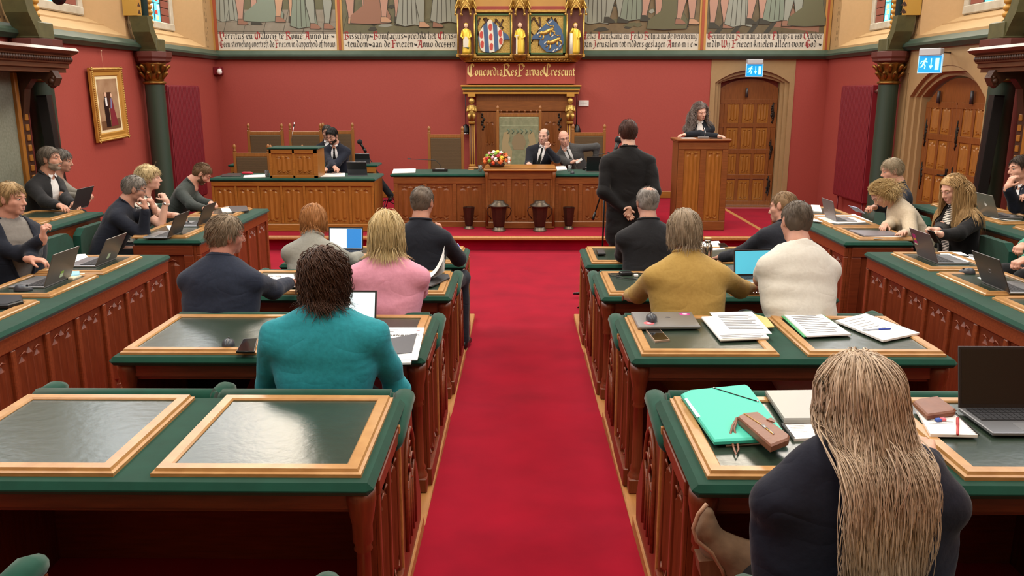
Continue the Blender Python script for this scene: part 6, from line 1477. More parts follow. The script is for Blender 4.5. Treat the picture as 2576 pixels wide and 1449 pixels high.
def laptop(label,hl,yaw,ang=105,w=.32,d=.22,lid=None,z=None,screen=None,logo=None,sticker=None,group='open laptops',base=None):
    """hl: world position of the left end of the hinge as the user sees it; user looks along local +y"""
    lid=lid or M_dgrey; base=base or M_alu
    o=thing('laptop',label,'laptop',tuple(hl),R(yaw),group)
    b=MB(); b.box(0,w,-d,0,0,.014,.003); b.build('base',[base],o)
    b=MB(); b.box(.018,w-.018,-d*.55,-.018,.0135,.0155); kb=b.build('keyboard',[M_key],o)
    q=MB()
    for r in range(5):
        for c in range(14): q.box(.022+c*(w-.044)/14,.022+(c+.86)*(w-.044)/14,-d*.53+r*(d*.10),-d*.53+r*(d*.10)+d*.085,.0155,.0175)
    tag(q.build('keys',[mat('key_cap','#2a2b2f',.5)],kb),kind='stuff')
    b=MB(); b.box(w*.34,w*.66,-d*.93,-d*.62,.0138,.0148); b.build('touchpad',[mat('touchpad','#8f9195',.3,.5)],o)
    M=TR((0,0,.012),rx=R(ang-90)*-1)
    M=Matrix.Translation((0,0,.012))@Matrix.Rotation(-R(ang-90),4,'X')
    h=d*.98
    b=MB(); b.box(0,w,-.0025,.0035,0,h,.0015); L=b.build('lid',[lid],o,M)
    b=MB(); b.box(.004,w-.004,-.004,-.002,.004,h-.004); bz=b.build('bezel',[M_black],L)
    b=MB(); b.box(.010,w-.010,-.0045,-.0035,.016,h-.012); b.build('screen',[screen or mat('screen_off','#07080a',.25)],L)
    if logo: 
        b=MB(); cx,cz=w/2,h/2
        if logo=='fruit':
            b.prism([(cx+.017*math.cos(a)*(1+.08*math.cos(2*a)),cz+.018*math.sin(a)-(.004 if abs(math.cos(a))<.3 and math.sin(a)>0 else 0)) for a in np.linspace(0,2*math.pi,18)[:-1]],1,.003,.0042)
            b.prism([(cx,cz+.019),(cx+.007,cz+.028),(cx+.008,cz+.022)],1,.003,.0042)
        else: 
            b.tube([(cx+.020*math.cos(a),.004,cz+.014*math.sin(a)) for a in np.linspace(0,2*math.pi,15)],.0013,5,cap=False)
        b.build('lid_mark',[M_white if logo=='fruit' else M_alu],L)
    if sticker:
        x0,x1,z0,z1,cols=sticker
        for i,(c_,f0,f1) in enumerate(cols):
            b=MB(); b.box(x0,x1,.0032,.0042+.0003*i,z0+(z1-z0)*f0,z0+(z1-z0)*f1); b.build('sticker',[c_],L)
    return o
def mouse(label,px,py,z,yaw=0,s=1.):
    p=onZ(px,py,z+.015); o=thing('computer_mouse',label,'mouse',(p.x,p.y,z),R(yaw),'computer mice')
    b=MB(); n=14; vs=[];fs=[]
    rings=[(1,0),(1.02,.008),(.97,.020),(.78,.031),(.42,.037),(.02,.038)]
    for k,z_ in rings:
        for j in range(n):
            a=2*math.pi*j/n; x=.031*math.cos(a)*(1-.12*math.sin(a)**2); y=.055*math.sin(a); vs.append((x*k*s,y*k*s,z_*s*(1+.15*math.sin(-a)*(z_>.02))))
    for i in range(len(rings)-1):
        for j in range(n): fs.append([i*n+j,i*n+(j+1)%n,(i+1)*n+(j+1)%n,(i+1)*n+j])
    fs.append(list(range(n))[::-1]); fs.append([(len(rings)-1)*n+j for j in range(n)]); b.add(vs,fs,0,True); b.build('shell',[mat('mouse_grey','#3a3f47',.35)],o)
    b=MB(); b.tube([(-.003*s,.026*s,.034*s),(.003*s,.026*s,.034*s)],.007*s,8,up=(0,1,0)); b.build('wheel',[M_black],o)
def phone(label,corners,z,col='#1a1a1c'):
    o,Q=sheet('mobile_phone',label,'phone',corners,z,mat('phone_case_'+col.strip('#'),col,.35,.3),.009,'mobile phones')
    c=sum(Q,Vector())/4; b=MB(); b.prism([tuple((c+(q-c)*.92)[:2]) for q in Q],2,.009,.0098); b.build('screen',[mat('phone_glass','#0b0c0e',.08)],o)
def spiral_pad(label,corners,z,edge,seed):
    o,Q=sheet('notepad',label,'notepad',corners,z,M_white,.010)
    a,c=Q[edge[0]],Q[edge[1]]; b=MB(); n=26
    for i in range(n):
        t=(i+.5)/n; p=a*(1-t)+c*t; d=(c-a).normalized(); s=Vector((-d.y,d.x,0)); 
        b.tube([p+s*(.006*math.cos(k))+Vector((0,0,.006*math.sin(k)-.003)) for k in np.linspace(0,2*math.pi,7)],.0012,4,cap=False)
    tag(b.build('spiral_binding',[M_dgrey],o),kind='stuff')
    lines_on(o,Q,6,M_print,.12,.75,.12,.6,.012,seed,'handwriting'); return o
z3,z4=zdesk(2)+.009,zdesk(3)+.009
# --- desk with the vacant seat (right block)
o,Q=sheet('closed_laptop','closed silver laptop with pink stickers, mouse on its lid','laptop',[(1587,784),(1740,784),(1763,819),(1605,821)],z3,M_alu,.020)
f=lambda u,v: (Q[0]*(1-u)+Q[1]*u)*(1-v)+(Q[3]*(1-u)+Q[2]*u)*v
for u,v,c_ in ((.86,.18,'#c03a92'),(.20,.80,'#e0626a')):
    b=MB(); p=f(u,v); b.lathe([(.030,.0),(.030,.0008)],16,p); b.build('round_sticker',[mat('sticker_'+c_[1:],c_,.5)],o); 
    b=MB(); b.lathe([(.014,.0),(.014,.0014)],12,p); b.build('sticker_print',[mat('sticker_pale','#e9c4da',.5)],o)
b=MB(); p=f(.55,.42); b.tube([p+Vector((.014*math.cos(a),.010*math.sin(a),.0004)) for a in np.linspace(0,2*math.pi,13)],.0011,4,cap=False); b.build('lid_mark',[M_dgrey],o)
mouse('dark grey mouse lying on closed silver laptop',1639,799,z3+.020)
phone('mobile phone in rose-gold case before closed silver laptop',[(1624,828),(1659,826.5),(1685,854),(1648,858)],zdesk(2),'#b39a86')
o,Q=sheet('paper_stack','loose stack of printed papers beside yellow pouch','papers',[(1764,796),(1880,790),(1935,848),(1812,853)],z3,M_white,.014); lines_on(o,Q,3,M_print,.05,.95,.85,.97,.02,4)
o,Q=sheet('printed_page','printed page on top of the loose paper stack','papers',[(1785,786),(1891,783),(1942,839),(1830,839)],z3+.014,mat('bright_paper','#eef0f2',.75),.002); lines_on(o,Q,9,M_print,.12,.92,.18,.78,.035,7)
o,Q=sheet('pouch','pale yellow pouch half under the paper stack','pouch',[(1894,788),(1930,798),(1948,820),(1922,823),(1895,812)],zdesk(2),mat('pale_yellow','#c9b878',.6),.012)
o,Q=sheet('paper_folder','printed papers in green folder','papers',[(1963,792),(2064,786),(2142,842),(2022,847)],z3,mat('folder_green','#3f9a62',.6),.004)
o,Q=sheet('printed_page','top page of papers lying in green folder','papers',[(1972,791),(2062,787),(2141,840),(2030,845)],z3+.004,MATS['bright_paper'],.008); lines_on(o,Q,10,M_print,.12,.92,.12,.85,.03,9)
o=spiral_pad('white spiral notepad with scribbles and blue pen on it',[(2102,806),(2178,788),(2313,837),(2222,856)],z3,(1,2),3)
def pen(label,p0,p1,z,c1,c2,r=.004):
    a,c=onZ(*p0,z+r),onZ(*p1,z+r); o=thing('pen',label,'pen',(a.x,a.y,z)); v=c-a; u=Vector((0,0,r)); b=MB(); b.tube([u,u+v*.55],r,8); b.build('barrel',[c1],o); b=MB(); b.tube([u+v*.55,u+v*.95,u+v],[r*1.2,r*1.2,r*.3],8); b.build('grip',[c2],o)
pen('blue ballpoint pen on white spiral notepad',(2170,830),(2242,827),z3+.010,mat('pen_clear','#aab6c8',.3),mat('pen_blue','#1b3aa0',.35))
# --- nearest desk, right block
o,Q=sheet('elastic_folder','turquoise card folder with black elastic band','folder',[(1713,990),(1735,980),(1875,966),(1884,970),(1985,1098),(1797,1108)],z4,mat('turquoise_card','#38b9a4',.55),.022)
f4=lambda x,y: onZ(x,y,z4+.0235)-o.location
b=MB(); b.tube([f4(1796,976),f4(1906,1010)],.0022,6); b.build('elastic_band',[M_black],o); b=MB(); b.prism([tuple(f4(x,y)[:2]) for x,y in ((1722,1003),(1728,1001),(1762,1047),(1754,1050))],2,.022,.0232); b.build('spine_label',[mat('label_pale','#c5eeee',.5)],o)
b=MB(); b.ball(f4(1796,976),.005,8,5); b.ball(f4(1906,1010),.005,8,5); tag(b.build('eyelet',[M_chrome],o),kind='stuff')
sheet('paper_sheet','white sheet sticking out under turquoise folder','papers',[(1820,1100),(1980,1095),(1960,1112),(1826,1121)],zdesk(3),M_white,.003)
o,Q=sheet('leather_purse','brown leather wallet purse with zip and wrist strap on turquoise folder','purse',[(1854,1046),(1870,1037),(1905,1034),(1987,1094),(1984,1103),(1940,1120)],z4+.022,mat('tan_leather','#7d4e36',.45,0,'noise','#6d422c',30,.15),.030)
f5=lambda x,y,dz=.031: onZ(x,y,z4+.022+dz)-o.location
b=MB(); b.tube([f5(1873,1041),f5(1915,1068),f5(1945,1092)],.0022,5); b.build('zip',[M_gold],o); b=MB(); b.tube([f5(1918,1068),f5(1926,1076)],.007,6,flat=.4); b.tube([f5(1932,1078),f5(1946,1092)],.003,5); b.build('zip_pull',[M_alu],o)
b=MB(); b.tube([f5(1854,1050,.02),f5(1842,1072,.012),f5(1838,1090,.0),f5(1845,1125,-.02),f5(1852,1144,-.021),f5(1858,1130,-.02),f5(1853,1105,-.012),f5(1847,1078,.008),f5(1855,1052,.02)],.004,6,flat=.5); b.build('wrist_strap',[MATS['tan_leather']],o)
b=MB(); b.prism([tuple(f5(x,y)[:2]) for x,y in ((1928,1056),(1940,1052),(1951,1060),(1950,1065))],2,.030,.034); b.build('clasp_tab',[MATS['tan_leather']],o)
sheet('closed_laptop','closed pale grey laptop beside turquoise folder','laptop',[(1924,981),(2072,979),(2112,1052),(1972,1053)],z4,mat('pale_silver','#93938e',.4,.5),.022)
spiral_pad('small spiral notepad with handwriting beside brown purse',[(1968,1064),(2052,1060),(2085,1100),(1998,1104)],zdesk(3),(0,3),5)
o,Q=sheet('leather_wallet','brown leather wallet on notepad beside open laptop','wallet',[(2297,1008),(2310,1002),(2359,995),(2405,1028),(2402,1033),(2333,1043)],z4+.010,MATS['tan_leather'],.024)
b=MB(); q=[onZ(x,y,z4+.024)-o.location for x,y in ((2300,1012),(2333,1044),(2405,1033))]; b.tube(q,.003,5); b.build('edge_fold',[mat('dark_leather','#4f2e20',.5)],o)
spiral_pad('white spiral notepad under brown wallet, eraser and red pencil',[(2301,1024),(2396,1034),(2460,1094),(2341,1092)],z4,(1,2),8)
p=onZ(2366,1058,z4+.012); o=thing('eraser','blue and pink eraser on white notepad','eraser',(p.x,p.y,z4+.0105),R(15))
b=MB(); b.box(-.022,0,-.009,.009,0,.011,.003); b.build('blue_end',[mat('eraser_blue','#3557a8',.7)],o); b=MB(); b.box(0,.020,-.009,.009,0,.011,.003); b.build('pink_end',[mat('eraser_pink','#d86a78',.7)],o)
pen('red pencil on white notepad beside open laptop',(2409,1093),(2409,1050),z4+.0105,mat('pencil_red','#b23a3c',.4),mat('pencil_red2','#a83236',.4),.0045)
hl=onZ(2410,1034,z4); laptop('open laptop with black screen facing the blonde woman',hl,0,ang=104,w=.34,d=.24,lid=M_dgrey,base=mat('laptop_grey','#85878b',.35,.6))
# the boot resting on her knee
Yb=2.44; root=blonde; Mi=TR(root.location,root.rotation_euler.z).inverted()
def bp(x,y,Yv=Yb): return onY(x,y,Yv)
BF=Field(.03); cc=lambda x,y,r,x2,y2,r2: BF.cone(np.array(bp(x,y)),np.array(bp(x2,y2)),r,r2)
cc(1779,1292,.022,1775,1330,.036); cc(1775,1330,.036,1800,1372,.042); cc(1800,1372,.045,1850,1420,.055); cc(1835,1385,.05,1925,1415,.055); cc(1850,1430,.05,1850,1470,.045)
v_,f_=nets(BF,.007); link('boot',np_mesh('boot',v_@np.array(Mi.to_3x3()).T+np.array(Mi.translation),f_,[mat('suede','#7f6650',.8,0,'noise','#6d5643',30,.2)]),root)
b=MB(); b.tube([Mi@bp(x,y,Yb-.045) for x,y in ((1778,1268),(1757,1294),(1744,1330),(1752,1360),(1790,1390),(1816,1432),(1828,1470))],.007,6); b.build('boot_welt',[mat('welt','#a07c64',.6)],root)
b=MB(); P=[bp(x,y) for x,y in ((1751,1394),(1792,1391),(1822,1440),(1826,1452),(1756,1434))]; b.prism([(p.x,p.z) for p in P],1,Yb-.045,Yb+.03,M=Mi); b.build('boot_heel',[wood('heel_wood','#7d563e','#5f3e2b')],root)
# --- desk of the teal-jacketed woman
mouse('grey mouse on desk beside teal-jacketed woman',574,863,zdesk(2),10)
phone('black mobile phone lying partly on desk frame beside teal-jacketed woman',[(612,852),(648,850),(640,884),(594,884)],z3,'#141416')
o,Q=sheet('brochure','white brochure with bold dark title lines','papers',[(950,824),(1068,824),(1050,905),(930,905)],z3,M_white,.004)
def flat_text(o,text,Q,u,v,size,m,name):
    cu=bpy.data.curves.new(name,'FONT'); cu.body=text; cu.size=size; cu.extrude=.0003
    t=bpy.data.objects.new(name,cu); COL.objects.link(t); dg=bpy.context.evaluated_depsgraph_get(); me=bpy.data.meshes.new_from_object(t.evaluated_get(dg)); bpy.data.objects.remove(t)
    me.materials.clear(); me.materials.append(m); f=lambda u,v: (Q[0]*(1-u)+Q[1]*u)*(1-v)+(Q[3]*(1-u)+Q[2]*u)*v
    a=f(u,v); d=(f(u+.1,v)-a); x=link(name,me,o,TR((a.x,a.y,a.z+.001),rz=math.atan2(d.y,d.x))); x.scale=(1.35,1,1); return x
flat_text(o,'Tosken un je',Q,.14,.28,.034,M_ink,'title_line'); flat_text(o,'wije tiid',Q,.12,.46,.034,M_ink,'title_line'); lines_on(o,Q,2,M_print,.14,.5,.08,.13,.02,3)
b=MB(); p=(Q[1]*.88+Q[0]*.12)*.9+(Q[2]*.88+Q[3]*.12)*.1; b.ball(p+Vector((0,0,.001)),.008,8,4,sc=(1.4,1,.1)); b.build('red_mark',[mat('print_red','#c04a4e',.6)],o)
sheet('grey_folder','dark grey card folder lying across white brochure','folder',[(958,856),(1049,838),(1036,886),(962,893)],z3+.004,mat('grey_card','#4a4c52',.6),.004)
sheet('paper_stack','white papers and booklet under dark grey folder','papers',[(930,893),(1038,889),(1034,912),(930,914)],zdesk(2),M_white,.010)
laptop('open laptop with pale screen hidden behind teal-jacketed woman',Vector((-1.10,4.50,zdesk(2))),0,ang=112,w=.30,d=.18,screen=mat('screen_pale','#cfe6ee',.3,emit=.35))
# --- second row left
z2=zdesk(1)+.009
o,Q=sheet('ring_binder','open binder with white pages between navy jacket and teal jacket','binder',[(672,691),(742,690),(750,722),(690,724)],z2,M_dgrey,.004); b=MB(); b.prism([tuple((onZ(x,y,z2+.006)-o.location)[:2]) for x,y in ((674,692),(738,691),(745,717),(692,720))],2,.004,.010); b.build('pages',[M_white],o)
o=thing('reading_glasses','dark reading glasses lying on white binder pages','glasses',tuple(onZ(690,695,z2+.02))); b=MB()
for e in (-1,1): b.tube([(e*.03+.02*math.cos(a),.015*math.sin(a),0) for a in np.linspace(0,2*math.pi,11)],.0015,4,cap=False); b.tube([(e*.05,0,0),(e*.06,-.11,-.006)],.0015,4)
b.build('frame',[M_black],o)
sheet('closed_laptop','closed dark laptop under curling white papers, beside pink-jacketed woman','laptop',[(1060,690),(1128,689),(1132,697),(1085,718),(1062,718)],z2,M_dgrey,.014)
o=thing('paper_bundle','curling stapled white papers on dark laptop beside pink-jacketed woman','papers',tuple(onZ(1092,700,z2+.014))); b=MB()
for k in range(5):
    vs=[];n=8
    for i in range(n+1):
        t=i/n; vs+= [(-.09+t*.17,-.06-.01*k,.004+.0015*k+ (t**2.6)*(.06+.022*k)),(-.08+t*.15,.09+.004*k,.004+.0015*k+(t**2.6)*(.09+.03*k))]
    b.add(vs,[(2*i,2*i+1,2*i+3,2*i+2) for i in range(n)],0,True)
b.build('page',[M_white],o)
# --- front row left
z1=zdesk(0)+.009
laptop('open laptop with white and blue screen before auburn-haired woman',Vector((-1.72,7.42,zdesk(0))),-2,ang=100,w=.31,d=.21,screen=mat('screen_white','#dcecf8',.3,emit=.4)); 
L=[x for x in bpy.data.objects if x.name.startswith('screen')][-1]; b=MB(); b.box(.165,.298,-.0056,-.0044,.018,.192); b.build('blue_window',[mat('screen_blue','#2f7cc4',.3,emit=.4)],L.parent)
o,Q=sheet('newsletter','folded white newsletter with blue-green header','papers',[(1128,616),(1152,612),(1165,634),(1142,641)],z1,M_white,.003); b=MB(); q=[Q[0]*.9+Q[3]*.1,Q[1]*.9+Q[2]*.1,Q[1]*.6+Q[2]*.4,Q[0]*.6+Q[3]*.4]; b.add([p+Vector((0,0,.001)) for p in q],[(0,1,2,3)]); b.build('coloured_header',[mat('print_blue','#4a63b8',.6)],o)
# --- front row right
laptop('open laptop with pale screen before balding man',Vector((.98,7.40,zdesk(0))),0,ang=100,w=.30,d=.20,screen=MATS['screen_pale'])
o,Q=sheet('headset_case','flat black case on front desk beside balding man','case',[(1500,628),(1518,627),(1524,637),(1504,638)],z1,M_black,.018)
b=MB(); b.prism([tuple((q*.9)[:2]) for q in Q],2,.018,.020); b.build('case_lid',[M_dgrey],o)
sheet('paper_stack','white papers behind steel bottle on front desk','papers',[(1758,608),(1808,606),(1824,626),(1764,632)],zdesk(0),M_white,.006)
phone('dark phone on white papers near steel bottle',[(1806,612),(1822,611),(1832,620),(1812,621)],zdesk(0)+.006,'#2a2c30')
p=onZ(1778,656,zdesk(0)); o=thing('steel_bottle','brushed steel bottle with cork lid on front desk','bottle',(p.x,p.y,zdesk(0)))
b=MB(); b.lathe([(.042,0),(.044,.004),(.044,.115),(.038,.135),(.026,.15),(.024,.158)],18); b.build('body',[mat('brushed_steel','#b9b5ac',.22,1)],o); b=MB(); b.lathe([(.026,.158),(.028,.162),(.028,.185)],16); b.build('neck_ring',[M_chrome],o); b=MB(); b.lathe([(.031,.185),(.031,.197),(.029,.2)],16); b.build('lid',[mat('cork','#c9a070',.7)],o)
# --- second row right
o=thing('charger_cable','black laptop charger with looped cable on desk','charger',tuple(onZ(1572,692,zdesk(1)))); b=MB(); b.box(-.04,.05,-.03,.03,0,.028,.006,M=TR(rz=.3)); b.build('adapter',[M_black],o)
b=MB(); b.tube([(-.04,0,.012),(-.10,.03,.006),(-.13,-.02,.006),(-.09,-.06,.006),(-.05,-.03,.006),(-.08,-.10,.012),(-.02,-.16,.012),(.06,-.19,.012)],.0035,6); b.tube([(.05,.01,.012),(.10,.05,.006),(.16,.02,.006)],.0035,6); b.build('cable',[M_black],o); b=MB(); b.box(.06,.09,-.07,-.04,0,.02,.004); b.build('white_plug',[M_white],o)
o,Q=sheet('printed_page','printed page beside man in white t-shirt','papers',[(1834,691),(1902,690),(1938,736),(1874,736)],z2,M_white,.002); lines_on(o,Q,7,M_print,.15,.9,.15,.7,.03,2)
sheet('notebook','dark closed notebook behind mustard jacket shoulder','notebook',[(1826,668),(1858,666),(1876,685),(1842,688)],z2,mat('notebook_dark','#2a2d2b',.6),.010)
laptop('open laptop with turquoise screen beside man in white t-shirt',Vector((1.56,6.02,zdesk(1))),8,ang=100,w=.30,d=.20,screen=mat('screen_turq','#4fb8d4',.3,emit=.3))
# --- left side benches (users look along +x)
zs_=.917
def side_laptop(label,px,py,ang=110,**k):
    s=k.pop('s',-1); Xp=k.pop('Xp',3.18); z=k.pop('z',zs_); p=onX(px,py,s*Xp); laptop(label,Vector((s*Xp,p.y,z)),-90 if s<0 else 90,ang=ang,z=z,**k)
M_stick=mat('sticker_green','#8dbb4a',.5); M_stickw=mat('sticker_mint','#cfe8c8',.5)
side_laptop('open grey laptop with green sticker on side bench before gesturing man',178,700,ang=112,w=.34,d=.24,lid=mat('laptop_taupe','#6f6b66',.4,.4),sticker=(.13,.17,.03,.075,[(M_stickw,0,1),(M_stick,.62,1)]))
side_laptop('open grey laptop with pale sticker on side bench, beside papers',292,650,ang=118,w=.33,d=.23,lid=MATS['laptop_taupe'],sticker=(.15,.19,.03,.075,[(M_stickw,0,1)]))
mouse('grey mouse beside laptop with green sticker',58,726,zs_,-80,1.05)
o,Q=sheet('glasses_case','black case at edge of side bench','case',[(-60,742),(55,742),(58,756),(20,766),(-60,768)],zs_,M_black,.03); b=MB(); b.prism([tuple((q*.9)[:2]) for q in Q],2,.03,.033); b.build('case_lid',[mat('case_dark','#23262b',.4)],o)
sheet('sticky_notes','stack of blue sticky notes beside laptop with green sticker','notepad',[(175,682),(200,681),(200,689),(175,692)],zs_,mat('note_blue','#8fc7e0',.6),.018)
sheet('notebook','cream notebook beside blue sticky notes','notebook',[(170,692),(213,686),(212,690),(183,700),(171,700)],zs_,M_cream,.008)
sheet('paper_stack','white papers with pen behind second side-bench laptop','papers',[(177,640),(215,638),(222,646),(200,662),(177,665)],zs_,M_white,.012)
side_laptop('open dark laptop on side bench before man resting face on hands',458,590,ang=115,w=.33,d=.22,Xp=3.16)
side_laptop('open dark laptop on side bench beside blonde woman writing',525,548,ang=115,w=.33,d=.22,Xp=3.14)
sheet('closed_laptop','closed dark laptop at end of side bench near clerk desk','laptop',[(575,518),(620,517),(626,528),(585,533)],zs_,M_dgrey,.016)
sheet('paper_stack','white papers under dark laptop at end of side bench','papers',[(555,522),(590,518),(592,532),(560,534)],zs_,M_white,.006)
mouse('black mouse beside blonde woman writing',467,563,zs_,-80)
sheet('notepad','white notepad the blonde woman writes on','notepad',[(418,568),(455,560),(462,572),(425,578)],zs_,M_white,.008)
side_laptop('open grey laptop on rear side bench before bearded man',222,520,ang=112,w=.32,d=.22,z=1.067,Xp=4.36)
# --- right side benches (users look along -x)
def rsl(label,px,py,**k): side_laptop(label,px,py,s=1,**k)
M_mag=mat('sticker_magenta','#b8347a',.5); M_org=mat('sticker_orange','#e0a04a',.5)
rsl('open mauve-grey laptop with magenta sticker on side bench',2362,645,ang=112,w=.34,d=.24,lid=mat('laptop_mauve','#6d6468',.4,.4),sticker=(.265,.315,.10,.19,[(M_mag,0,1),(M_org,.42,.62),(M_stickw,0,.12)]))
rsl('open grey laptop with oval maker mark on side bench',2545,705,ang=114,w=.34,d=.24,lid=M_dgrey,logo='oval')
rsl('open grey laptop before man reading a paper',2105,550,ang=105,w=.32,d=.21,lid=mat('laptop_lilac','#7d787d',.4,.4),logo='oval')
mouse('grey mouse beside laptop with oval maker mark',2433,683,zs_,70)
sheet('paper_sheet','white sheet under laptop with oval maker mark','papers',[(2458,698),(2480,694),(2560,722),(2540,730)],zs_,M_white,.002)
o,Q=sheet('clipboard','white papers on clipboard with pen before long-haired woman','clipboard',[(2360,632),(2418,634),(2458,652),(2430,660),(2372,646)],zs_,M_white,.004); b=MB(); b.box(.10,.13,-.05,.02,.004,.018,.003); b.build('clip',[M_alu],o); b=MB(); b.tube([(-.02,.04,.008),(.08,-.03,.008)],.005,6); b.build('pen',[M_black],o)
sheet('closed_laptop','closed grey laptop on side bench before cream knit jacket','laptop',[(2136,578),(2240,580),(2262,590),(2176,592)],zs_,MATS['laptop_lilac'],.018)
sheet('paper_sheet','white sheets under closed grey laptop','papers',[(2176,594),(2262,592),(2274,598),(2200,600)],zs_,M_white,.003)
sheet('paper_stack','spread white documents before man reading','papers',[(2050,540),(2148,538),(2196,558),(2110,562),(2045,556)],zs_,M_white,.004)
sheet('closed_laptop','pale tablet in white case at far end of side bench','tablet',[(2040,515),(2062,516),(2068,532),(2046,530)],zs_,M_white,.010)
rsl('open silver laptop with white fruit mark on rear side bench',2512,552,ang=112,w=.33,d=.22,z=1.067,Xp=4.36,lid=mat('laptop_silver','#8f8d86',.35,.6),logo='fruit')
o=thing('charging_cable','white charging cable beside laptop with fruit mark','cable',tuple(onZ(2488,549,1.068))); b=MB(); b.tube([(0,0,.005),(.05,-.10,.005),(.09,-.16,.005),(.18,-.20,.005)],.004,6); b.build('cord',[M_white],o)
# papers held in hands
hp=onX(2164,534,3.34); o=thing('held_paper','pale blue folded paper held by fair-haired man','papers',tuple(hp)); b=MB(); b.box(-.10,.0,-.08,.08,-.003,.003,M=TR(ry=R(35),rz=R(10))); b.build('sheet',[mat('pale_blue_paper','#aab8d8',.7)],o)
hp=onX(2350,596,3.38); o=thing('mobile_phone','black mobile phone held by long-haired woman','phone',tuple(hp)); b=MB(); b.box(-.07,.07,-.036,.036,-.005,.005,.003,M=TR(ry=R(50),rz=R(15))); b.build('body',[M_black],o); b=MB(); b.box(-.066,.066,-.033,.033,.005,.0056,M=TR(ry=R(50),rz=R(15))); b.build('screen',[MATS['phone_glass']],o)
hp=onY(1456,405,13.36); o=thing('held_paper','small white paper held by bald man','papers',tuple(hp)); b=MB(); b.box(-.05,.06,-.002,.002,-.018,.018,M=TR(ry=R(-35))); b.build('sheet',[M_white],o)
# ------------------------------------------------------------------ things on the dais
def glass(label,px,py,z,Yv=None):
    p=onZ(px,py,z); o=thing('water_glass',label,'glass',(p.x,p.y,z),group='water glasses'); b=MB(); b.lathe([(.026,.002),(.032,.09),(.030,.09),(.025,.008)],14); b.build('tumbler',[mat('clear_glass','#eef2f2',.03,trans=.9)],o); b=MB(); b.lathe([(.025,.006),(.028,.05)],14); b.build('water',[mat('water','#dfe8ea',.05,trans=.9)],o)
zc=.975; glass('water glass beside red case on clerk desk',672,444,zc); glass('water glass beside pulpit box before bespectacled man',803,441,zc)
glass('water glass beside flower bouquet',1208,431,1.0); glass('water glass before bald man',1433,431,1.0)
o,Q=sheet('laptop_sleeve','dark flat laptop sleeve on clerk desk','sleeve',[(560,437),(606,435),(606,442),(556,443)],zc,M_dgrey,.012)
p=onZ(625,440,zc); o=thing('glasses_case','bright red glasses case on clerk desk','case',(p.x,p.y,zc)); b=MB(); b.tube([(-.10,0,.025),(-.08,0,.028),(.04,0,.028),(.07,0,.02)],[.012,.024,.024,.010],10,flat=.9); b.build('case',[mat('bright_red','#c23044',.4)],o); b=MB(); b.tube([(-.10,-.012,.026),(.06,-.018,.026)],.0022,5); b.build('seam',[M_mar],o)
sheet('paper_stack','white papers under red case on clerk desk','papers',[(614,441),(668,438),(668,445),(612,446)],zc,M_white,.006)
sheet('paper_stack','white papers the bespectacled man writes on','papers',[(812,436),(868,435),(868,443),(806,444)],zc,M_white,.008)
def tablet(label,px,py,z,w,h,yaw=180,Yv=None):
    p=onZ(px,py,z) if Yv is None else onY(px,py,Yv); o=thing('tablet',label,'tablet',(p.x,p.y,z),R(yaw)); M=TR((0,0,.004),rx=R(-18)); b=MB(); b.box(-w/2,w/2,-.006,.006,0,h,.003,M=M); b.build('cover',[mat('tablet_cover','#17181b',.6)],o); b=MB(); b.box(-w/2,w/2,-.002,.09,0,.008,.002); b.box(-w/2,w/2,.0065,.008,0,h*.45,M=M); b.build('stand_flap',[mat('tablet_flap','#3a3d42',.6)],o); b=MB(); b.tube([M@Vector((-w/2,0,h)),M@Vector((w/2,0,h))],.004,6); b.build('edge',[M_alu],o)
tablet('black tablet in folding cover standing on clerk desk',900,441,zc,.29,.21); tablet('black tablet in folding cover on rear desk behind it',913,416,1.04,.24,.17,Yv=13.95)
o=thing('gooseneck_microphone','thin silver gooseneck microphone on pulpit box','microphone',tuple(onY(731,374,12.45))); b=MB(); q=onY(739,318,12.45)-o.location; b.tube([(0,0,0),q*.5+Vector((-.008,0,0)),q],.004,6); b.build('gooseneck',[M_chrome],o); b=MB(); b.tube([q,q*1.18],[.011,.008],8); b.build('capsule',[M_chrome],o)
def boom_stand(label,base,mic,tail,head_r=.035):
    o=thing('microphone_stand',label,'microphone stand',tuple(base)); B=Vector(base); m=Vector(mic)-B; t=Vector(tail)-B
    dv=(m-t); k=-( t.x*dv.x+t.y*dv.y)/max(1e-6,(dv.x**2+dv.y**2)); cl=t+dv*max(.2,min(.8,k))
    b=MB(); b.tube([(0,0,.03),(0,0,cl.z)],.009,8) if False else b.tube([(0,0,.02),cl],.009,8); b.build('pole',[M_blackm],o)
    for i in range(3):
        a=i*2.1+.5; b=MB(); b.tube([(0,0,.14),(.26*math.cos(a),.26*math.sin(a),.01)],.008,7); b.build('leg',[M_blackm],o)
    b=MB(); b.tube([t,t*.1+m*.9],.007,7); b.build('boom',[M_blackm],o); b=MB(); b.ball(cl,.022,8,6); b.build('clutch',[M_blackm],o)
    b=MB(); u=(m-t).normalized(); b.tube([m-u*.16,m-u*.02],[.017,.022],10); b.tube([m-u*.20,m-u*.13],.024,10); b.build('microphone_body',[M_black],o); b=MB(); b.ball(m,head_r,12,9); b.build('microphone_head',[mat('mic_foam','#17171a',.9)],o)
    b=MB(); b.tube([t,t-u*.08],.013,8); b.build('counterweight',[M_blackm],o)
p0=onZ(971,523,ZS); boom_stand('black boom microphone stand between the clerk desk and presidium desk',(p0.x,p0.y,ZS),onY(905,357,14.2),onY(1000,518,14.5),.045)
boom_stand('black boom microphone stand before standing person',(.82,8.35,0),onY(1556,352,8.62),onY(1497,535,8.15),.04)
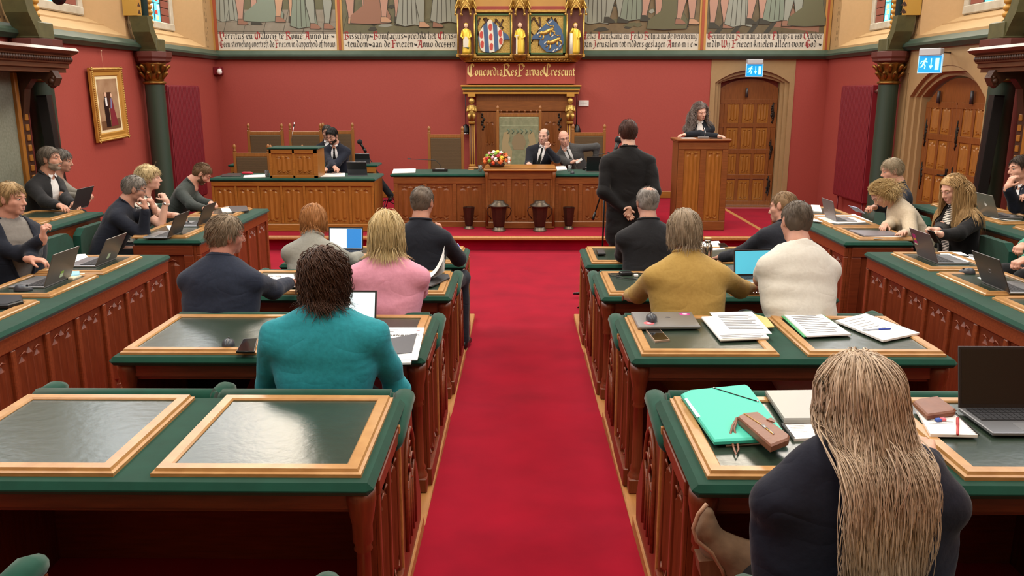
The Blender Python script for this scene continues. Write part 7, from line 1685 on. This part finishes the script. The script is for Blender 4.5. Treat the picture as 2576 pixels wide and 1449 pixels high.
def conf_mic(label,px,py,z,tipx,tipy):
    p=onZ(px,py,z); o=thing('conference_microphone',label,'microphone',(p.x,p.y,z),group='conference microphones'); b=MB(); b.prism([(-.11,-.06),(.11,-.06),(.12,.0),(.09,.08),(-.09,.08),(-.12,0)],2,0,.035); b.build('base',[M_black],o); b=MB(); b.box(-.07,.07,-.055,.04,.034,.044,.004); b.build('control_plate',[M_alu],o)
    q=onY(tipx,tipy,p.y+.05)-Vector((p.x,p.y,z)); b=MB(); b.tube([(0,.02,.03),(0,.03,.10),(q.x*.15,.03,q.z*.8+.02),q],.005,7); b.build('gooseneck',[M_black],o); b=MB(); b.tube([q,q+Vector((q.x*.12,0,q.z*.04))],[.010,.009],8); b.build('capsule',[M_black],o)
conf_mic('black gooseneck conference microphone before empty high-backed chair',1107,431,1.0,1034,400); conf_mic('black gooseneck conference microphone before bald man',1484,428,1.0,1528,385)
sheet('paper_stack','stack of white papers at end of presidium desk','papers',[(990,425),(1046,424),(1045,433),(986,435)],1.0,M_white,.012)
p=onZ(1195,427,1.0); o=thing('gavel','small wooden gavel on green presidium desk','gavel',(p.x,p.y,1.0),R(8)); b=MB(); b.tube([(-.10,0,.03),(.02,0,.03),(.03,0,.03),(.12,0,.03)],[.018,.022,.008,.009],10); b.build('head_and_handle',[M_frame],o); b=MB(); b.lathe([(.05,0),(.05,.012)],14,(-.06,0,0)); b.build('sound_block',[M_frame],o)
sheet('paper_stack','white papers and phone between chairman and bald man','papers',[(1398,418),(1422,416),(1426,424),(1400,426)],1.0,M_white,.03)
hp=onZ(1525,424,1.0); laptop('open dark laptop before bald man, lid towards the hall',Vector((hp.x,12.98,1.0)),180,ang=108,w=.36,d=.24,lid=mat('laptop_black','#23282a',.4,.3))
p=onZ(1440,434,1.0); mouse('black mouse beside water glass before bald man',1440,434,1.0)
# bouquet
p=onY(1250,418,12.62); o=thing('flower_bouquet','round bouquet of mixed pink, orange, yellow and white flowers','flowers',(p.x,12.62,1.105)); rr=random.Random(11)
b=MB(); b.lathe([(.09,0),(.12,.03),(.11,.06)],14); b.build('bowl',[M_dark],o)
M_leaf=mat('leaf_green','#2f5a2a',.6)
for i in range(34):
    a=rr.uniform(0,6.28); e=rr.uniform(.0,1.2); d=Vector((math.cos(a)*math.cos(e),math.sin(a)*math.cos(e),math.sin(e))); c=Vector((0,0,.06))+Vector((d.x*.16,d.y*.13,d.z*.12))
    b=MB(); s=Vector((-d.y,d.x,0)); s=s.normalized() if s.length>0 else Vector((1,0,0)); b.add([c,c+d*.05+s*.02,c+d*.09,c+d*.05-s*.02],[(0,1,2,3)]); b.build('leaf',[M_leaf],o)
fc=['#e08aa0','#e0763a','#e6c43a','#ece6dc','#b82f3a','#e9b4c0','#7aa83a','#e2552f']
for i in range(40):
    k=i+.5; e=math.asin(1-k/40); a=k*2.4; d=Vector((math.cos(a)*math.cos(e),math.sin(a)*math.cos(e),math.sin(e))); c=Vector((0,0,.06))+Vector((d.x*.19,d.y*.15,d.z*.16)); r=rr.uniform(.022,.036); col=rr.choice(fc)
    b=MB(); mm=mat('petal_'+col[1:],col,.6)
    for j in range(7):
        aa=j*.9; u=d.orthogonal().normalized(); v=d.cross(u); b.ball(c+(u*math.cos(aa)+v*math.sin(aa))*r*.55,r*.55,6,4)
    b.ball(c+d*r*.4,r*.6,6,4); b.build('flower',[mm],o)
# lectern top
zl=1.53; p=onZ(1770,343,zl); o=thing('conference_microphone','small lectern microphone with silver base before speaker','microphone',(2.66,12.46,zl),group='conference microphones'); b=MB(); b.box(-.075,.075,-.03,.03,0,.035,.005); b.build('base',[M_alu],o); q=onY(1771,322,12.55)-o.location; b=MB(); b.tube([(.02,0,.03),(.03,.02,.10),(.02,.06,.15),q],.004,6); b.build('gooseneck',[M_chrome],o); b=MB(); b.ball(q,.018,10,7); b.build('foam_head',[M_black],o)
o=thing('mobile_phone','dark phone on lectern beside microphone','phone',(2.84,12.46,zl)); b=MB(); b.box(-.09,.09,-.045,.045,0,.012,.004); b.build('body',[M_black],o); b=MB(); b.box(-.085,.085,-.04,.04,.012,.013); b.build('screen',[MATS['phone_glass']],o)
o=thing('paper_stack','speech papers on lectern','papers',(2.45,12.48,zl)); b=MB(); b.box(-.10,.10,-.06,.08,0,.008); b.build('sheet',[M_white],o); b=MB(); b.box(-.09,.08,-.05,.07,.008,.010,M=TR(rz=.06)); b.build('top_sheet',[M_white],o)
# small black floor stand foot in the aisle, bag under the desk
p=onZ(1452,741,ramp(7)); o=thing('cable_plug','black cable plug on red carpet beside front bench','plug',tuple(p)); b=MB(); b.tube([(-.04,0,.012),(.01,0,.014),(.05,0,.014)],[.012,.016,.016],8); b.tube([(.05,0,.012),(.16,.03,.008)],.006,6); b.build('plug',[M_black],o); b=MB(); b.tube([(-.045,0,.012),(-.038,0,.012)],.013,8); b.build('tip',[M_dgrey],o)
o=thing('handbag','dark blue handbag with grey strap under the bench desk','bag',(-1.62,3.72,.24)); b=MB(); b.prism([(-.16,0),(.16,0),(.13,.30),(-.13,.30)],1,-.06,.06); b.build('body',[mat('bag_navy','#1a2236',.6)],o); b=MB(); b.tube([(-.10,0,.30),(-.06,0,.50),(.04,0,.56),(.10,0,.46),(.11,0,.30)],.007,6); b.build('strap',[M_dgrey],o)
